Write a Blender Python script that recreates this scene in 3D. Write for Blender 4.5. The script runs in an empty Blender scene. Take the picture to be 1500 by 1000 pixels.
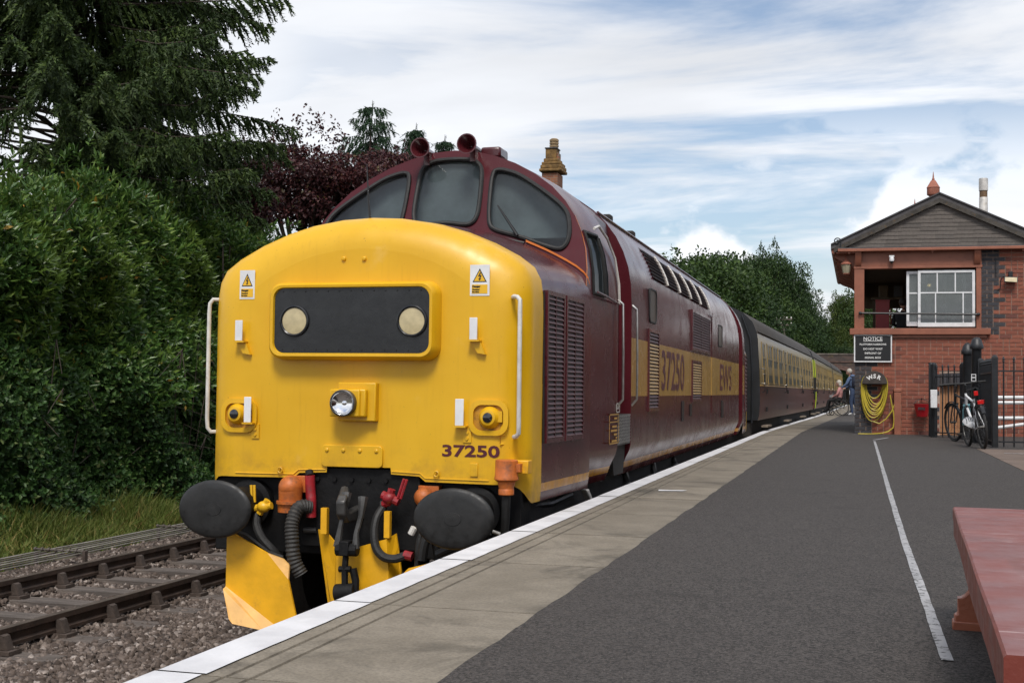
import bpy, bmesh, math, random
import numpy as np
from mathutils import Vector, Matrix
from mathutils.geometry import tessellate_polygon

random.seed(7)
RNG = np.random.default_rng(11)
scene = bpy.context.scene
C = scene.collection

# ---------------------------------------------------------------- camera
FPX, YAW, PITCH, ROLL = 1825.2, -0.2713, 0.0383, 0.0117
CAMZ = 1.8595                                   # above rail level; the platform top is at 1.02
_F = Vector((math.sin(YAW)*math.cos(PITCH), math.cos(YAW)*math.cos(PITCH), math.sin(PITCH)))
_R0 = Vector((math.cos(YAW), -math.sin(YAW), 0)); _U0 = _R0.cross(_F)
_R = _R0*math.cos(ROLL) + _U0*math.sin(ROLL)
_U = _U0*math.cos(ROLL) - _R0*math.sin(ROLL)
cam_data = bpy.data.cameras.new('camera')
cam_data.sensor_width = 36.0
cam_data.lens = FPX/1500*36
cam_data.clip_start = 0.05
cam_data.clip_end = 4000
cam = bpy.data.objects.new('camera', cam_data)
cam.matrix_world = Matrix(((_R.x, _U.x, -_F.x, 0), (_R.y, _U.y, -_F.y, 0), (_R.z, _U.z, -_F.z, CAMZ), (0, 0, 0, 1)))
C.objects.link(cam)
scene.camera = cam

# ---------------------------------------------------------------- sky, sun, exposure
SUN_ELEV, SUN_AZ = 54, 168                       # degrees; azimuth clockwise from +Y (track direction)
world = bpy.data.worlds.new('World'); scene.world = world; world.use_nodes = True
def build_world():
    nt = world.node_tree; nt.nodes.clear()
    N = nt.nodes.new; L = nt.links.new
    out = N('ShaderNodeOutputWorld'); bg = N('ShaderNodeBackground'); bg.inputs[1].default_value = 0.10
    sky = N('ShaderNodeTexSky'); sky.sky_type = 'NISHITA'; sky.sun_disc = False
    sky.sun_elevation = math.radians(SUN_ELEV); sky.sun_rotation = math.radians(SUN_AZ)
    sky.air_density = 1.0; sky.dust_density = 1.6; sky.ozone_density = 1.2
    tc = N('ShaderNodeTexCoord')
    sep = N('ShaderNodeSeparateXYZ'); L(tc.outputs['Generated'], sep.inputs[0])
    def math_(op, a, b=None, clamp=False):
        m = N('ShaderNodeMath'); m.operation = op; m.use_clamp = clamp
        for i, v in enumerate((a, b)):
            if v is None: continue
            if isinstance(v, (int, float)): m.inputs[i].default_value = v
            else: L(v, m.inputs[i])
        return m.outputs[0]
    def ramp(fac, p0, p1):
        m = N('ShaderNodeMapRange'); m.interpolation_type = 'SMOOTHSTEP'
        m.inputs[1].default_value = p0; m.inputs[2].default_value = p1
        L(fac, m.inputs[0]); return m.outputs[0]
    # high thin cloud: noise on a flat layer far above, so that it streaks towards the horizon
    zc = math_('ADD', math_('MAXIMUM', sep.outputs[2], 0.0), 0.16)
    comb = N('ShaderNodeCombineXYZ')
    L(math_('DIVIDE', sep.outputs[0], zc), comb.inputs[0]); L(math_('DIVIDE', sep.outputs[1], zc), comb.inputs[1])
    mp = N('ShaderNodeMapping'); mp.inputs['Rotation'].default_value = (0, 0, math.radians(25)); mp.inputs['Scale'].default_value = (0.55, 1.25, 1)
    mp.inputs['Location'].default_value = (3.57, -7.17, 0.4)
    L(comb.outputs[0], mp.inputs[0])
    n1 = N('ShaderNodeTexNoise'); n1.inputs['Scale'].default_value = 1.15; n1.inputs['Detail'].default_value = 9; n1.inputs['Roughness'].default_value = 0.58; n1.inputs['Distortion'].default_value = 0.35
    L(mp.outputs[0], n1.inputs['Vector'])
    thin = ramp(n1.outputs[0], 0.42, 0.60)
    # low heaped cloud: noise in direction space, only near the horizon
    mp2 = N('ShaderNodeMapping'); mp2.inputs['Scale'].default_value = (7.5, 7.5, 11.0); mp2.inputs['Location'].default_value = (-6.44, -7.84, 0.35)
    L(tc.outputs['Generated'], mp2.inputs[0])
    n2 = N('ShaderNodeTexNoise'); n2.inputs['Scale'].default_value = 1.0; n2.inputs['Detail'].default_value = 7; n2.inputs['Roughness'].default_value = 0.52
    L(mp2.outputs[0], n2.inputs['Vector'])
    low = math_('SUBTRACT', 1.0, ramp(sep.outputs[2], 0.12, 0.26))
    heap = math_('MULTIPLY', ramp(n2.outputs[0], 0.43, 0.53), low)
    # haze of cloud towards the horizon and a broad veil
    mp3 = N('ShaderNodeMapping'); mp3.inputs['Scale'].default_value = (1.7, 1.7, 1.7); mp3.inputs['Location'].default_value = (3.34, -0.62, 0)
    L(tc.outputs['Generated'], mp3.inputs[0])
    n3 = N('ShaderNodeTexNoise'); n3.inputs['Scale'].default_value = 1.3; n3.inputs['Detail'].default_value = 3
    L(mp3.outputs[0], n3.inputs['Vector'])
    veil = ramp(n3.outputs[0], 0.36, 0.60)
    f = math_('MAXIMUM', heap, math_('MULTIPLY', thin, 0.92))
    f = math_('MAXIMUM', f, math_('MULTIPLY', veil, 0.9))
    f = math_('MAXIMUM', f, 0.10)
    # cloud brightness varies softly
    n4 = N('ShaderNodeTexNoise'); n4.inputs['Scale'].default_value = 1.7; n4.inputs['Detail'].default_value = 5
    L(mp.outputs[0], n4.inputs['Vector'])
    br = N('ShaderNodeMapRange'); br.inputs[1].default_value = 0.3; br.inputs[2].default_value = 0.7; br.inputs[3].default_value = 6.0; br.inputs[4].default_value = 7.9
    L(n4.outputs[0], br.inputs[0])
    cc = N('ShaderNodeVectorMath'); cc.operation = 'SCALE'; cc.inputs[0].default_value = (0.97, 0.985, 1.02)
    L(math_('ADD', br.outputs[0], math_('MULTIPLY', heap, 0.9)), cc.inputs['Scale'])
    mx = N('ShaderNodeMix'); mx.data_type = 'RGBA'
    L(f, mx.inputs[0]); L(sky.outputs[0], mx.inputs[6]); L(cc.outputs[0], mx.inputs[7])
    L(mx.outputs[2], bg.inputs[0]); L(bg.outputs[0], out.inputs[0])
build_world()
sd = bpy.data.lights.new('sun', 'SUN'); sd.energy = 1.9; sd.angle = math.radians(16); sd.color = (1.0, 0.95, 0.88)
sun = bpy.data.objects.new('sun', sd); C.objects.link(sun)
_e, _a = math.radians(SUN_ELEV), math.radians(SUN_AZ)
sun_dir = Vector((math.sin(_a)*math.cos(_e), math.cos(_a)*math.cos(_e), math.sin(_e)))   # towards the sun
sun.rotation_euler = sun_dir.to_track_quat('Z', 'Y').to_euler()
sun.location = sun_dir*50
scene.view_settings.view_transform = 'Standard'
scene.view_settings.look = 'None'
scene.view_settings.exposure = 0.5
scene.view_settings.gamma = 1.0

# ---------------------------------------------------------------- photo pixel -> point on a known plane
def _ray(x, y):
    return _F*FPX + _R*(x-750) + _U*(500-y)
def px_y(x, y, Y): d = _ray(x, y); t = Y/d.y; return Vector((d.x*t, Y, d.z*t+CAMZ))
def px_x(x, y, X): d = _ray(x, y); t = X/d.x; return Vector((X, d.y*t, d.z*t+CAMZ))
def px_z(x, y, Z): d = _ray(x, y); t = (Z-CAMZ)/d.z; return Vector((d.x*t, d.y*t, Z))
def px_plane(x, y, p, n):
    d = _ray(x, y); o = Vector((0, 0, CAMZ)); t = (Vector(p)-o).dot(n)/d.dot(n); return o+d*t

# ---------------------------------------------------------------- materials
def _nt(name):
    m = bpy.data.materials.new(name); m.use_nodes = True
    nt = m.node_tree; b = nt.nodes['Principled BSDF']; return m, nt, b
class G:
    """small node-graph helper"""
    def __init__(s, nt): s.nt = nt
    def n(s, t, **k):
        x = s.nt.nodes.new(t)
        for a, v in k.items(): setattr(x, a, v)
        return x
    def l(s, a, b): s.nt.links.new(a, b)
    def coord(s, kind='Object', scale=(1, 1, 1), loc=(0, 0, 0)):
        t = s.n('ShaderNodeTexCoord'); m = s.n('ShaderNodeMapping'); m.inputs['Scale'].default_value = scale; m.inputs['Location'].default_value = loc
        s.l(t.outputs[kind], m.inputs[0]); return m.outputs[0]
    def noise(s, vec, scale, detail=4, rough=0.55, dist=0.0):
        x = s.n('ShaderNodeTexNoise'); x.inputs['Scale'].default_value = scale; x.inputs['Detail'].default_value = detail
        x.inputs['Roughness'].default_value = rough; x.inputs['Distortion'].default_value = dist
        s.l(vec, x.inputs['Vector']); return x.outputs[0]
    def mr(s, v, a, b, c=0.0, d=1.0, smooth=True):
        x = s.n('ShaderNodeMapRange'); x.interpolation_type = 'SMOOTHSTEP' if smooth else 'LINEAR'
        for i, q in enumerate((a, b, c, d)): x.inputs[i+1].default_value = q
        s.l(v, x.inputs[0]); return x.outputs[0]
    def mix(s, f, a, b):
        x = s.n('ShaderNodeMix', data_type='RGBA')
        for i, q in ((0, f), (6, a), (7, b)):
            if isinstance(q, (int, float)): x.inputs[i].default_value = q
            elif isinstance(q, tuple): x.inputs[i].default_value = (q+(1,))[:4]
            else: s.l(q, x.inputs[i])
        return x.outputs[2]
    def math(s, op, a, b=0.0):
        x = s.n('ShaderNodeMath', operation=op)
        for i, q in enumerate((a, b)):
            if isinstance(q, (int, float)): x.inputs[i].default_value = q
            else: s.l(q, x.inputs[i])
        return x.outputs[0]
    def bump(s, h, strength, dist=0.01):
        x = s.n('ShaderNodeBump'); x.inputs['Strength'].default_value = strength; x.inputs['Distance'].default_value = dist
        s.l(h, x.inputs['Height']); return x.outputs[0]
def sh(c, k): return tuple(min(1.0, v*k) for v in c)
def mat(name, col, rough=0.5, metal=0.0, var=0.12, vs=4.0, bump=0.0, bs=60.0, coat=0.0, spec=0.5, dirt=0.0, dirtcol=(0.05, 0.045, 0.04), stretch=(1, 1, 1), rrough=0.0):
    m, nt, b = _nt(name); g = G(nt)
    v = g.coord('Object', stretch)
    n1 = g.noise(v, vs, 5, 0.6)
    c = g.mix(g.mr(n1, 0.3, 0.7), sh(col, 1-var), sh(col, 1+var))
    if dirt:
        n2 = g.noise(v, vs*2.3, 7, 0.68)
        c = g.mix(g.mr(n2, 0.62-0.25*dirt, 0.80, 0, 0.75), c, dirtcol)
    g.l(c, b.inputs['Base Color'])
    if rrough:
        g.l(g.mr(g.noise(v, vs*3, 5), 0.3, 0.7, max(0.02, rough-rrough), min(1, rough+rrough)), b.inputs['Roughness'])
    else: b.inputs['Roughness'].default_value = rough
    b.inputs['Metallic'].default_value = metal
    b.inputs['Coat Weight'].default_value = coat; b.inputs['Coat Roughness'].default_value = 0.12
    b.inputs['Specular IOR Level'].default_value = spec
    if bump:
        g.l(g.bump(g.noise(v, bs, 5), bump), b.inputs['Normal'])
    return m
def emit_mat(name, col, strength):
    m, nt, b = _nt(name); b.inputs['Base Color'].default_value = col+(1,)
    b.inputs['Emission Color'].default_value = col+(1,); b.inputs['Emission Strength'].default_value = strength; return m
def glass_mat(name, tint, alpha, rough=0.03, base=(0.16, 0.175, 0.18)):
    """window glass: clear transmission mixed with a mirror-like surface"""
    m = bpy.data.materials.new(name); m.use_nodes = True; nt = m.node_tree; nt.nodes.clear(); g = G(nt)
    out = g.n('ShaderNodeOutputMaterial'); tr = g.n('ShaderNodeBsdfTransparent'); tr.inputs[0].default_value = tint+(1,)
    p = g.n('ShaderNodeBsdfPrincipled'); p.inputs['Base Color'].default_value = tuple(base)+(1,); p.inputs['Roughness'].default_value = rough; p.inputs['Specular IOR Level'].default_value = 0.8
    ms = g.n('ShaderNodeMixShader')
    v = g.coord('Object'); n = g.noise(v, 6, 5)
    g.l(g.mr(n, 0.3, 0.7, max(0, alpha-0.05), min(1, alpha+0.08)), ms.inputs[0]); g.l(tr.outputs[0], ms.inputs[1]); g.l(p.outputs[0], ms.inputs[2]); g.l(ms.outputs[0], out.inputs[0])
    return m
def leaf_mat(name, cols, rough=0.45, trans=0.25, spec=0.4):
    m = bpy.data.materials.new(name); m.use_nodes = True; nt = m.node_tree; b = nt.nodes['Principled BSDF']; g = G(nt)
    geo = g.n('ShaderNodeNewGeometry'); r = g.n('ShaderNodeValToRGB')
    el = r.color_ramp.elements
    while len(el) < len(cols): el.new(0.5)
    for i, (p, c) in enumerate(cols): el[i].position = p; el[i].color = c+(1,)
    g.l(geo.outputs['Random Per Island'], r.inputs[0])
    v = g.coord('Object'); n = g.noise(v, 0.9, 3)
    c = g.mix(g.mr(n, 0.35, 0.65, 0.0, 0.6), r.outputs[0], sh(cols[0][1], 0.8))
    g.l(c, b.inputs['Base Color']); b.inputs['Roughness'].default_value = rough; b.inputs['Specular IOR Level'].default_value = spec
    out = nt.nodes['Material Output']; tl = g.n('ShaderNodeBsdfTranslucent'); ms = g.n('ShaderNodeMixShader'); ms.inputs[0].default_value = trans
    g.l(c, tl.inputs[0]); g.l(b.outputs[0], ms.inputs[1]); g.l(tl.outputs[0], ms.inputs[2]); g.l(ms.outputs[0], out.inputs[0])
    return m

def yellow_paint():
    m, nt, b = _nt('yellow paint'); g = G(nt)
    v = g.coord('Object'); vs = g.coord('Object', (9, 9, 0.7))
    base = g.mix(g.mr(g.noise(v, 1.6, 5), 0.3, 0.7), (0.68, 0.375, 0.0035), (0.74, 0.425, 0.009))
    base = g.mix(g.mr(g.noise(vs, 3, 6, 0.65), 0.52, 0.84, 0, 0.28), base, (0.40, 0.18, 0.005))           # rain streaks of grime
    base = g.mix(g.mr(g.noise(v, 3.1, 6, 0.6), 0.60, 0.78, 0, 0.5), base, (0.76, 0.49, 0.13))             # faded patches
    base = g.mix(g.mr(g.noise(v, 38, 3), 0.70, 0.76, 0, 0.6), base, (0.25, 0.13, 0.02))                   # chips
    sp = g.n('ShaderNodeSeparateXYZ'); tcn = g.n('ShaderNodeTexCoord'); g.l(tcn.outputs['Object'], sp.inputs[0])
    base = g.mix(g.math('MULTIPLY', g.mr(sp.outputs[2], 1.15, 1.55, 0.55, 0.0), g.mr(g.noise(v, 5.5, 7, 0.7), 0.42, 0.66)), base, (0.33, 0.17, 0.02))   # brake dust above the buffers
    base = g.mix(g.mr(g.noise(v, 95, 2, 0.5), 0.735, 0.75, 0, 0.8), base, (0.12, 0.065, 0.02))                # dead flies
    g.l(base, b.inputs['Base Color'])
    g.l(g.mr(g.noise(v, 4, 5), 0.3, 0.7, 0.34, 0.52), b.inputs['Roughness'])
    g.l(g.bump(g.noise(v, 2.2, 3), 0.35, 0.014), b.inputs['Normal'])
    b.inputs['Coat Weight'].default_value = 0.08; b.inputs['Coat Roughness'].default_value = 0.25
    return m
def maroon_paint(name='maroon paint', band=False):
    m, nt, b = _nt(name); g = G(nt)
    v = g.coord('Object'); vs = g.coord('Object', (7, 7, 0.6))
    base = g.mix(g.mr(g.noise(v, 1.3, 5), 0.3, 0.7), (0.066, 0.0080, 0.0125), (0.082, 0.0115, 0.0165))
    sep = g.n('ShaderNodeSeparateXYZ'); t = g.n('ShaderNodeTexCoord'); g.l(t.outputs['Object'], sep.inputs[0])
    z = sep.outputs[2]; y = sep.outputs[1]
    if band:
        inb = g.math('MULTIPLY', g.math('GREATER_THAN', z, 1.808), g.math('LESS_THAN', z, 2.357))
        ab = lambda p, q: g.math('MULTIPLY', g.math('GREATER_THAN', y, p), g.math('LESS_THAN', y, q))
        inb = g.math('MULTIPLY', inb, g.math('ADD', ab(3.332, 14.248), ab(15.002, 16.0)))
        gold = g.mix(g.mr(g.noise(v, 2.5, 5), 0.3, 0.7), (0.42, 0.245, 0.062), (0.49, 0.295, 0.082))
        base = g.mix(inb, base, gold)
    st = g.math('MULTIPLY', g.math('GREATER_THAN', z, 1.135), g.math('LESS_THAN', z, 1.195))
    st = g.math('MULTIPLY', st, g.math('GREATER_THAN', g.math('ABSOLUTE', sep.outputs[0]), 1.0))
    worn = g.mix(g.mr(g.noise(v, 2.1, 5), 0.45, 0.6), (0.55, 0.25, 0.02), (0.62, 0.35, 0.16))
    base = g.mix(st, base, worn)
    base = g.mix(g.mr(g.noise(vs, 2.6, 6, 0.68), 0.55, 0.82, 0, 0.16), base, (0.10, 0.05, 0.05))          # dusty streaks
    base = g.mix(g.math('MULTIPLY', g.mr(z, 1.05, 1.5, 0.45, 0.0), g.mr(g.noise(vs, 1.3, 5), 0.4, 0.7)), base, (0.16, 0.105, 0.085))   # road dirt on the skirt
    g.l(base, b.inputs['Base Color'])
    g.l(g.mr(g.noise(v, 3.4, 5), 0.3, 0.7, 0.20, 0.29), b.inputs['Roughness'])
    g.l(g.bump(g.noise(v, 1.1, 2), 0.07, 0.010), b.inputs['Normal'])
    b.inputs['Coat Weight'].default_value = 0.06; b.inputs['Coat Roughness'].default_value = 0.12; b.inputs['Specular IOR Level'].default_value = 0.28
    return m
def asphalt():
    m, nt, b = _nt('asphalt'); g = G(nt); v = g.coord('Object')
    c = g.mix(g.mr(g.noise(v, 95, 4, 0.75), 0.40, 0.60), (0.010, 0.009, 0.0085), (0.088, 0.078, 0.072))
    c = g.mix(g.mr(g.noise(g.coord('Object', (1, 4.5, 1)), 1.2, 6, 0.6), 0.40, 0.66, 0, 0.16), c, (0.030, 0.027, 0.026))
    c = g.mix(g.mr(g.noise(v, 150, 2), 0.63, 0.69, 0, 0.75), c, (0.24, 0.21, 0.195))
    c = g.mix(g.mr(g.noise(v, 0.5, 5), 0.35, 0.7, 0, 0.30), c, (0.052, 0.045, 0.042))
    c = g.mix(g.mr(g.noise(v, 2.3, 6, 0.65), 0.56, 0.74, 0, 0.5), c, (0.022, 0.019, 0.018))
    g.l(c, b.inputs['Base Color']); b.inputs['Roughness'].default_value = 0.82; b.inputs['Specular IOR Level'].default_value = 0.35
    g.l(g.bump(g.noise(v, 110, 4, 0.7), 0.8, 0.006), b.inputs['Normal']); return m
def concrete(name, a, bcol, stain=0.6, sc=1.0):
    m, nt, b = _nt(name); g = G(nt); v = g.coord('Object'); 
    oi = g.n('ShaderNodeObjectInfo')
    c = g.mix(g.mr(g.noise(v, 3.0*sc, 7, 0.62), 0.3, 0.7), a, bcol)
    c = g.mix(g.mr(g.noise(v, 90, 3, 0.6), 0.35, 0.7, 0, 0.45), c, sh(a, 0.5))
    c = g.mix(g.mr(g.noise(v, 1.4*sc, 8, 0.72, 0.8), 0.48, 0.68, 0, stain), c, sh(a, 0.32))
    c = g.mix(g.math('MULTIPLY', oi.outputs['Random'], 0.3), c, sh(a, 0.62))
    g.l(c, b.inputs['Base Color']); b.inputs['Roughness'].default_value = 0.85
    g.l(g.bump(g.noise(v, 60, 5, 0.65), 0.5, 0.006), b.inputs['Normal']); return m
def worn_white(name, under, wear, k0=1.0):
    m, nt, b = _nt(name); g = G(nt); v = g.coord('Object'); vx = g.coord('Object', (1, 0.35, 1))
    w = g.mix(g.mr(g.noise(v, 5, 5), 0.3, 0.7), sh((0.56, 0.56, 0.58), k0), sh((0.70, 0.70, 0.72), k0))
    k = g.mr(g.noise(v, 26, 7, 0.72), wear, wear+0.05)
    w = g.mix(k, w, under)
    w = g.mix(g.mr(g.noise(vx, 2.4, 6), 0.55, 0.75, 0, 0.3), w, (0.40, 0.38, 0.36))
    g.l(w, b.inputs['Base Color']); b.inputs['Roughness'].default_value = 0.6
    g.l(g.bump(g.noise(v, 80, 4), 0.35, 0.004), b.inputs['Normal']); return m
def brick_mat(name, a, bcol, c2):
    m, nt, b = _nt(name); g = G(nt); v = g.coord('Object'); oi = g.n('ShaderNodeObjectInfo'); geo = g.n('ShaderNodeNewGeometry')
    r = g.math('FRACT', g.math('ADD', oi.outputs['Random'], geo.outputs['Random Per Island']))
    ramp = g.n('ShaderNodeValToRGB'); el = ramp.color_ramp.elements; el.new(0.5); el.new(0.85)
    for e, (p, c) in zip(el, ((0.0, a), (0.45, bcol), (0.82, sh(a, 1.25)), (1.0, c2))): e.position = p; e.color = c+(1,)
    g.l(r, ramp.inputs[0])
    c = g.mix(g.mr(g.noise(v, 22, 6, 0.65), 0.4, 0.75, 0, 0.5), ramp.outputs[0], sh(a, 0.45))
    g.l(c, b.inputs['Base Color']); b.inputs['Roughness'].default_value = 0.88
    g.l(g.bump(g.noise(v, 70, 5), 0.6, 0.006), b.inputs['Normal']); return m
def island_mat(name, cols, rough=0.9, bump=0.6, bs=90):
    m, nt, b = _nt(name); g = G(nt); v = g.coord('Object'); geo = g.n('ShaderNodeNewGeometry')
    ramp = g.n('ShaderNodeValToRGB'); el = ramp.color_ramp.elements
    while len(el) < len(cols): el.new(0.5)
    for e, (p, c) in zip(el, cols): e.position = p; e.color = c+(1,)
    g.l(geo.outputs['Random Per Island'], ramp.inputs[0])
    c = g.mix(g.mr(g.noise(v, 40, 4), 0.35, 0.7, 0, 0.5), ramp.outputs[0], sh(cols[0][1], 0.8))
    g.l(c, b.inputs['Base Color']); b.inputs['Roughness'].default_value = rough
    g.l(g.bump(g.noise(v, bs, 4), bump, 0.006), b.inputs['Normal']); return m
def brick_far(name, a, bcol, mortar, sx, sy, soot=0.5):
    """brickwork too far off to tell the bricks apart"""
    m, nt, b = _nt(name); g = G(nt)
    t = g.n('ShaderNodeTexCoord'); mp = g.n('ShaderNodeMapping'); mp.inputs['Rotation'].default_value = (math.radians(90), 0, 0)
    g.l(t.outputs['Object'], mp.inputs[0])
    bt = g.n('ShaderNodeTexBrick'); bt.inputs['Scale'].default_value = 1.0; bt.inputs['Brick Width'].default_value = sx; bt.inputs['Row Height'].default_value = sy
    bt.inputs['Mortar Size'].default_value = 0.008; bt.inputs['Color1'].default_value = a+(1,); bt.inputs['Color2'].default_value = bcol+(1,); bt.inputs['Mortar'].default_value = mortar+(1,)
    g.l(mp.outputs[0], bt.inputs[0]); v = g.coord('Object')
    c = g.mix(g.mr(g.noise(v, 0.55, 6, 0.65), 0.42, 0.68, 0, soot), bt.outputs[0], (0.03, 0.026, 0.028))
    c = g.mix(g.mr(g.noise(v, 1.3, 5), 0.55, 0.75, 0, 0.6), c, (0.16, 0.11, 0.03))
    g.l(c, b.inputs['Base Color']); b.inputs['Roughness'].default_value = 0.9; return m
def bench_paint():
    m, nt, b = _nt('bench paint'); g = G(nt); v = g.coord('Object'); vx = g.coord('Object', (5, 0.5, 5))
    c = g.mix(g.mr(g.noise(v, 5, 5), 0.3, 0.7), (0.165, 0.036, 0.026), (0.21, 0.050, 0.036))
    sc = g.mr(g.noise(g.coord('Object', (1.6, 14, 3)), 2.2, 7, 0.7, 0.4), 0.585, 0.65, 0, 0.5)
    geo = g.n('ShaderNodeNewGeometry'); sp = g.n('ShaderNodeSeparateXYZ'); g.l(geo.outputs['Normal'], sp.inputs[0])
    sc = g.math('MULTIPLY', sc, g.mr(sp.outputs[2], 0.7, 0.95))
    c = g.mix(sc, c, (0.55, 0.40, 0.38))
    c = g.mix(g.mr(g.noise(vx, 3, 5), 0.6, 0.8, 0, 0.5), c, (0.13, 0.04, 0.03))
    g.l(c, b.inputs['Base Color']); g.l(g.mr(g.noise(v, 7, 6), 0.3, 0.7, 0.28, 0.55), b.inputs['Roughness'])
    g.l(g.bump(g.noise(vx, 9, 5), 0.3, 0.006), b.inputs['Normal']); b.inputs['Coat Weight'].default_value = 0.15; b.inputs['Coat Roughness'].default_value = 0.2; b.inputs['Specular IOR Level'].default_value = 0.35
    return m

MT = {}
MT['yellow'] = yellow_paint()
MT['maroon'] = maroon_paint('maroon paint', True)
MT['maroon_plain'] = mat('plain maroon paint', (0.070, 0.011, 0.015), 0.3, var=0.2, vs=3, coat=0.3, rrough=0.1, dirt=0.15)
MT['louvre'] = mat('louvre slats', (0.075, 0.024, 0.026), 0.5, var=0.3, vs=9, dirt=0.35, dirtcol=(0.16, 0.12, 0.11))
MT['gold_louvre'] = mat('gold louvre slats', (0.46, 0.28, 0.085), 0.45, var=0.2, vs=9, dirt=0.3)
MT['decal_maroon'] = mat('maroon lettering', (0.085, 0.012, 0.020), 0.4, var=0.1)
MT['orange_line'] = mat('orange lining', (0.72, 0.20, 0.035), 0.4, var=0.1)
MT['orange'] = mat('orange fitting paint', (0.48, 0.125, 0.022), 0.5, var=0.3, vs=7, dirt=0.6, bump=0.2)
MT['red'] = mat('red fitting paint', (0.30, 0.013, 0.020), 0.45, var=0.3, vs=9, dirt=0.55, bump=0.2)
MT['black_gloss'] = mat('black panel paint', (0.012, 0.013, 0.015), 0.24, var=0.2, vs=5, bump=0.08, bs=14, rrough=0.06)
MT['black'] = mat('oily black steel', (0.006, 0.006, 0.0065), 0.6, var=0.35, vs=8, bump=0.3, bs=40, dirt=0.3, dirtcol=(0.02, 0.017, 0.014), spec=0.25)
MT['buffer'] = mat('greasy buffer face', (0.013, 0.013, 0.013), 0.5, var=0.4, vs=7, bump=0.12, bs=22, dirt=0.4, dirtcol=(0.035, 0.032, 0.028), rrough=0.12)
MT['under'] = mat('underframe grime', (0.018, 0.015, 0.013), 0.8, var=0.4, vs=5, bump=0.5, dirt=0.4, dirtcol=(0.05, 0.036, 0.026))
MT['rubber'] = mat('rubber', (0.012, 0.012, 0.012), 0.6, var=0.3, vs=12, bump=0.3)
MT['hose_rib'] = mat('ribbed air hose', (0.030, 0.029, 0.027), 0.65, var=0.4, vs=12, bump=0.4, dirt=0.4, dirtcol=(0.08, 0.07, 0.06))
MT['steel'] = mat('bare steel', (0.45, 0.44, 0.42), 0.35, 0.9, var=0.2, vs=9, dirt=0.3)
MT['steel_dark'] = mat('worn dark steel', (0.09, 0.088, 0.085), 0.45, 0.6, var=0.3, vs=10, dirt=0.4)
MT['chrome'] = mat('lamp reflector', (0.85, 0.85, 0.86), 0.08, 1.0, var=0.05)
MT['chequer'] = mat('chequer plate', (0.42, 0.42, 0.42), 0.35, 0.8, var=0.25, vs=20, dirt=0.4)
MT['cream_lamp'] = mat('frosted lamp glass', (0.50, 0.42, 0.24), 0.3, var=0.12, vs=18, coat=0.4)
MT['white_rail'] = mat('off white handrail', (0.62, 0.60, 0.56), 0.4, var=0.15, vs=9, dirt=0.3, dirtcol=(0.35, 0.28, 0.2))
MT['white'] = mat('white paint', (0.72, 0.73, 0.74), 0.45, var=0.08, vs=7, dirt=0.15, dirtcol=(0.35, 0.32, 0.28))
MT['sign_yellow'] = mat('sign yellow', (0.80, 0.46, 0.02), 0.4, var=0.05)
MT['sign_black'] = mat('sign black', (0.012, 0.012, 0.013), 0.4, var=0.05)
MT['lens_dark'] = mat('dark lamp lens', (0.010, 0.011, 0.014), 0.06, var=0.05, coat=1.0)
MT['grey_in'] = mat('cab lining', (0.40, 0.43, 0.43), 0.7, var=0.15)
MT['cab_desk'] = mat('cab desk', (0.20, 0.24, 0.22), 0.6, var=0.2)
MT['glass_cab'] = glass_mat('cab glass', (0.72, 0.80, 0.82), 0.40, 0.02, (0.03, 0.034, 0.038))
MT['glass_win'] = glass_mat('window glass', (0.80, 0.85, 0.86), 0.6)
MT['glass_coach'] = mat('coach window glass', (0.070, 0.060, 0.044), 0.32, var=0.45, vs=1.2, spec=0.3)
MT['cream'] = mat('coach cream', (0.30, 0.212, 0.080), 0.34, var=0.12, vs=2.2, dirt=0.3, dirtcol=(0.22, 0.15, 0.07), stretch=(4, 4, 0.8))
MT['choc'] = mat('coach crimson brown', (0.135, 0.038, 0.031), 0.38, var=0.18, vs=2.2, dirt=0.3, dirtcol=(0.12, 0.07, 0.06), stretch=(4, 4, 0.8), coat=0.2)
MT['coach_roof'] = mat('coach roof grey', (0.050, 0.043, 0.037), 0.8, var=0.2, vs=1.5, dirt=0.3)
MT['coach_end'] = mat('coach end black', (0.011, 0.013, 0.016), 0.45, var=0.3, vs=3, dirt=0.2)
MT['lime'] = mat('lime warning strip', (0.40, 0.50, 0.025), 0.5, var=0.1)
MT['step_wood'] = mat('footstep board', (0.20, 0.16, 0.12), 0.7, var=0.3, vs=6)
MT['rail'] = mat('rusty rail', (0.060, 0.040, 0.030), 0.7, 0.2, var=0.35, vs=6, bump=0.4, dirt=0.4, dirtcol=(0.10, 0.055, 0.035))
MT['railtop'] = mat('rail head', (0.115, 0.090, 0.072), 0.5, 0.4, var=0.25, vs=5)
MT['chair'] = mat('rusty rail chair', (0.055, 0.040, 0.032), 0.8, var=0.4, vs=9, bump=0.5)
MT['sleeper'] = mat('weathered sleeper', (0.115, 0.095, 0.082), 0.9, var=0.4, vs=3, bump=0.8, bs=25, stretch=(0.6, 7, 4), dirt=0.5, dirtcol=(0.045, 0.036, 0.03))
MT['ballast'] = island_mat('ballast stones', ((0.0, (0.048, 0.034, 0.026)), (0.45, (0.120, 0.090, 0.073)), (0.85, (0.205, 0.163, 0.138)), (1.0, (0.42, 0.36, 0.32))))
MT['ballast_bed'] = mat('ballast bed', (0.085, 0.07, 0.06), 0.95, var=0.5, vs=30, bump=1.0, bs=45)
MT['earth'] = mat('earth', (0.055, 0.050, 0.028), 0.95, var=0.4, vs=1.2, bump=0.8, bs=12)
MT['hill'] = mat('grassy hill', (0.030, 0.055, 0.016), 0.95, var=0.4, vs=0.4)
MT['asphalt'] = asphalt()
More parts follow.
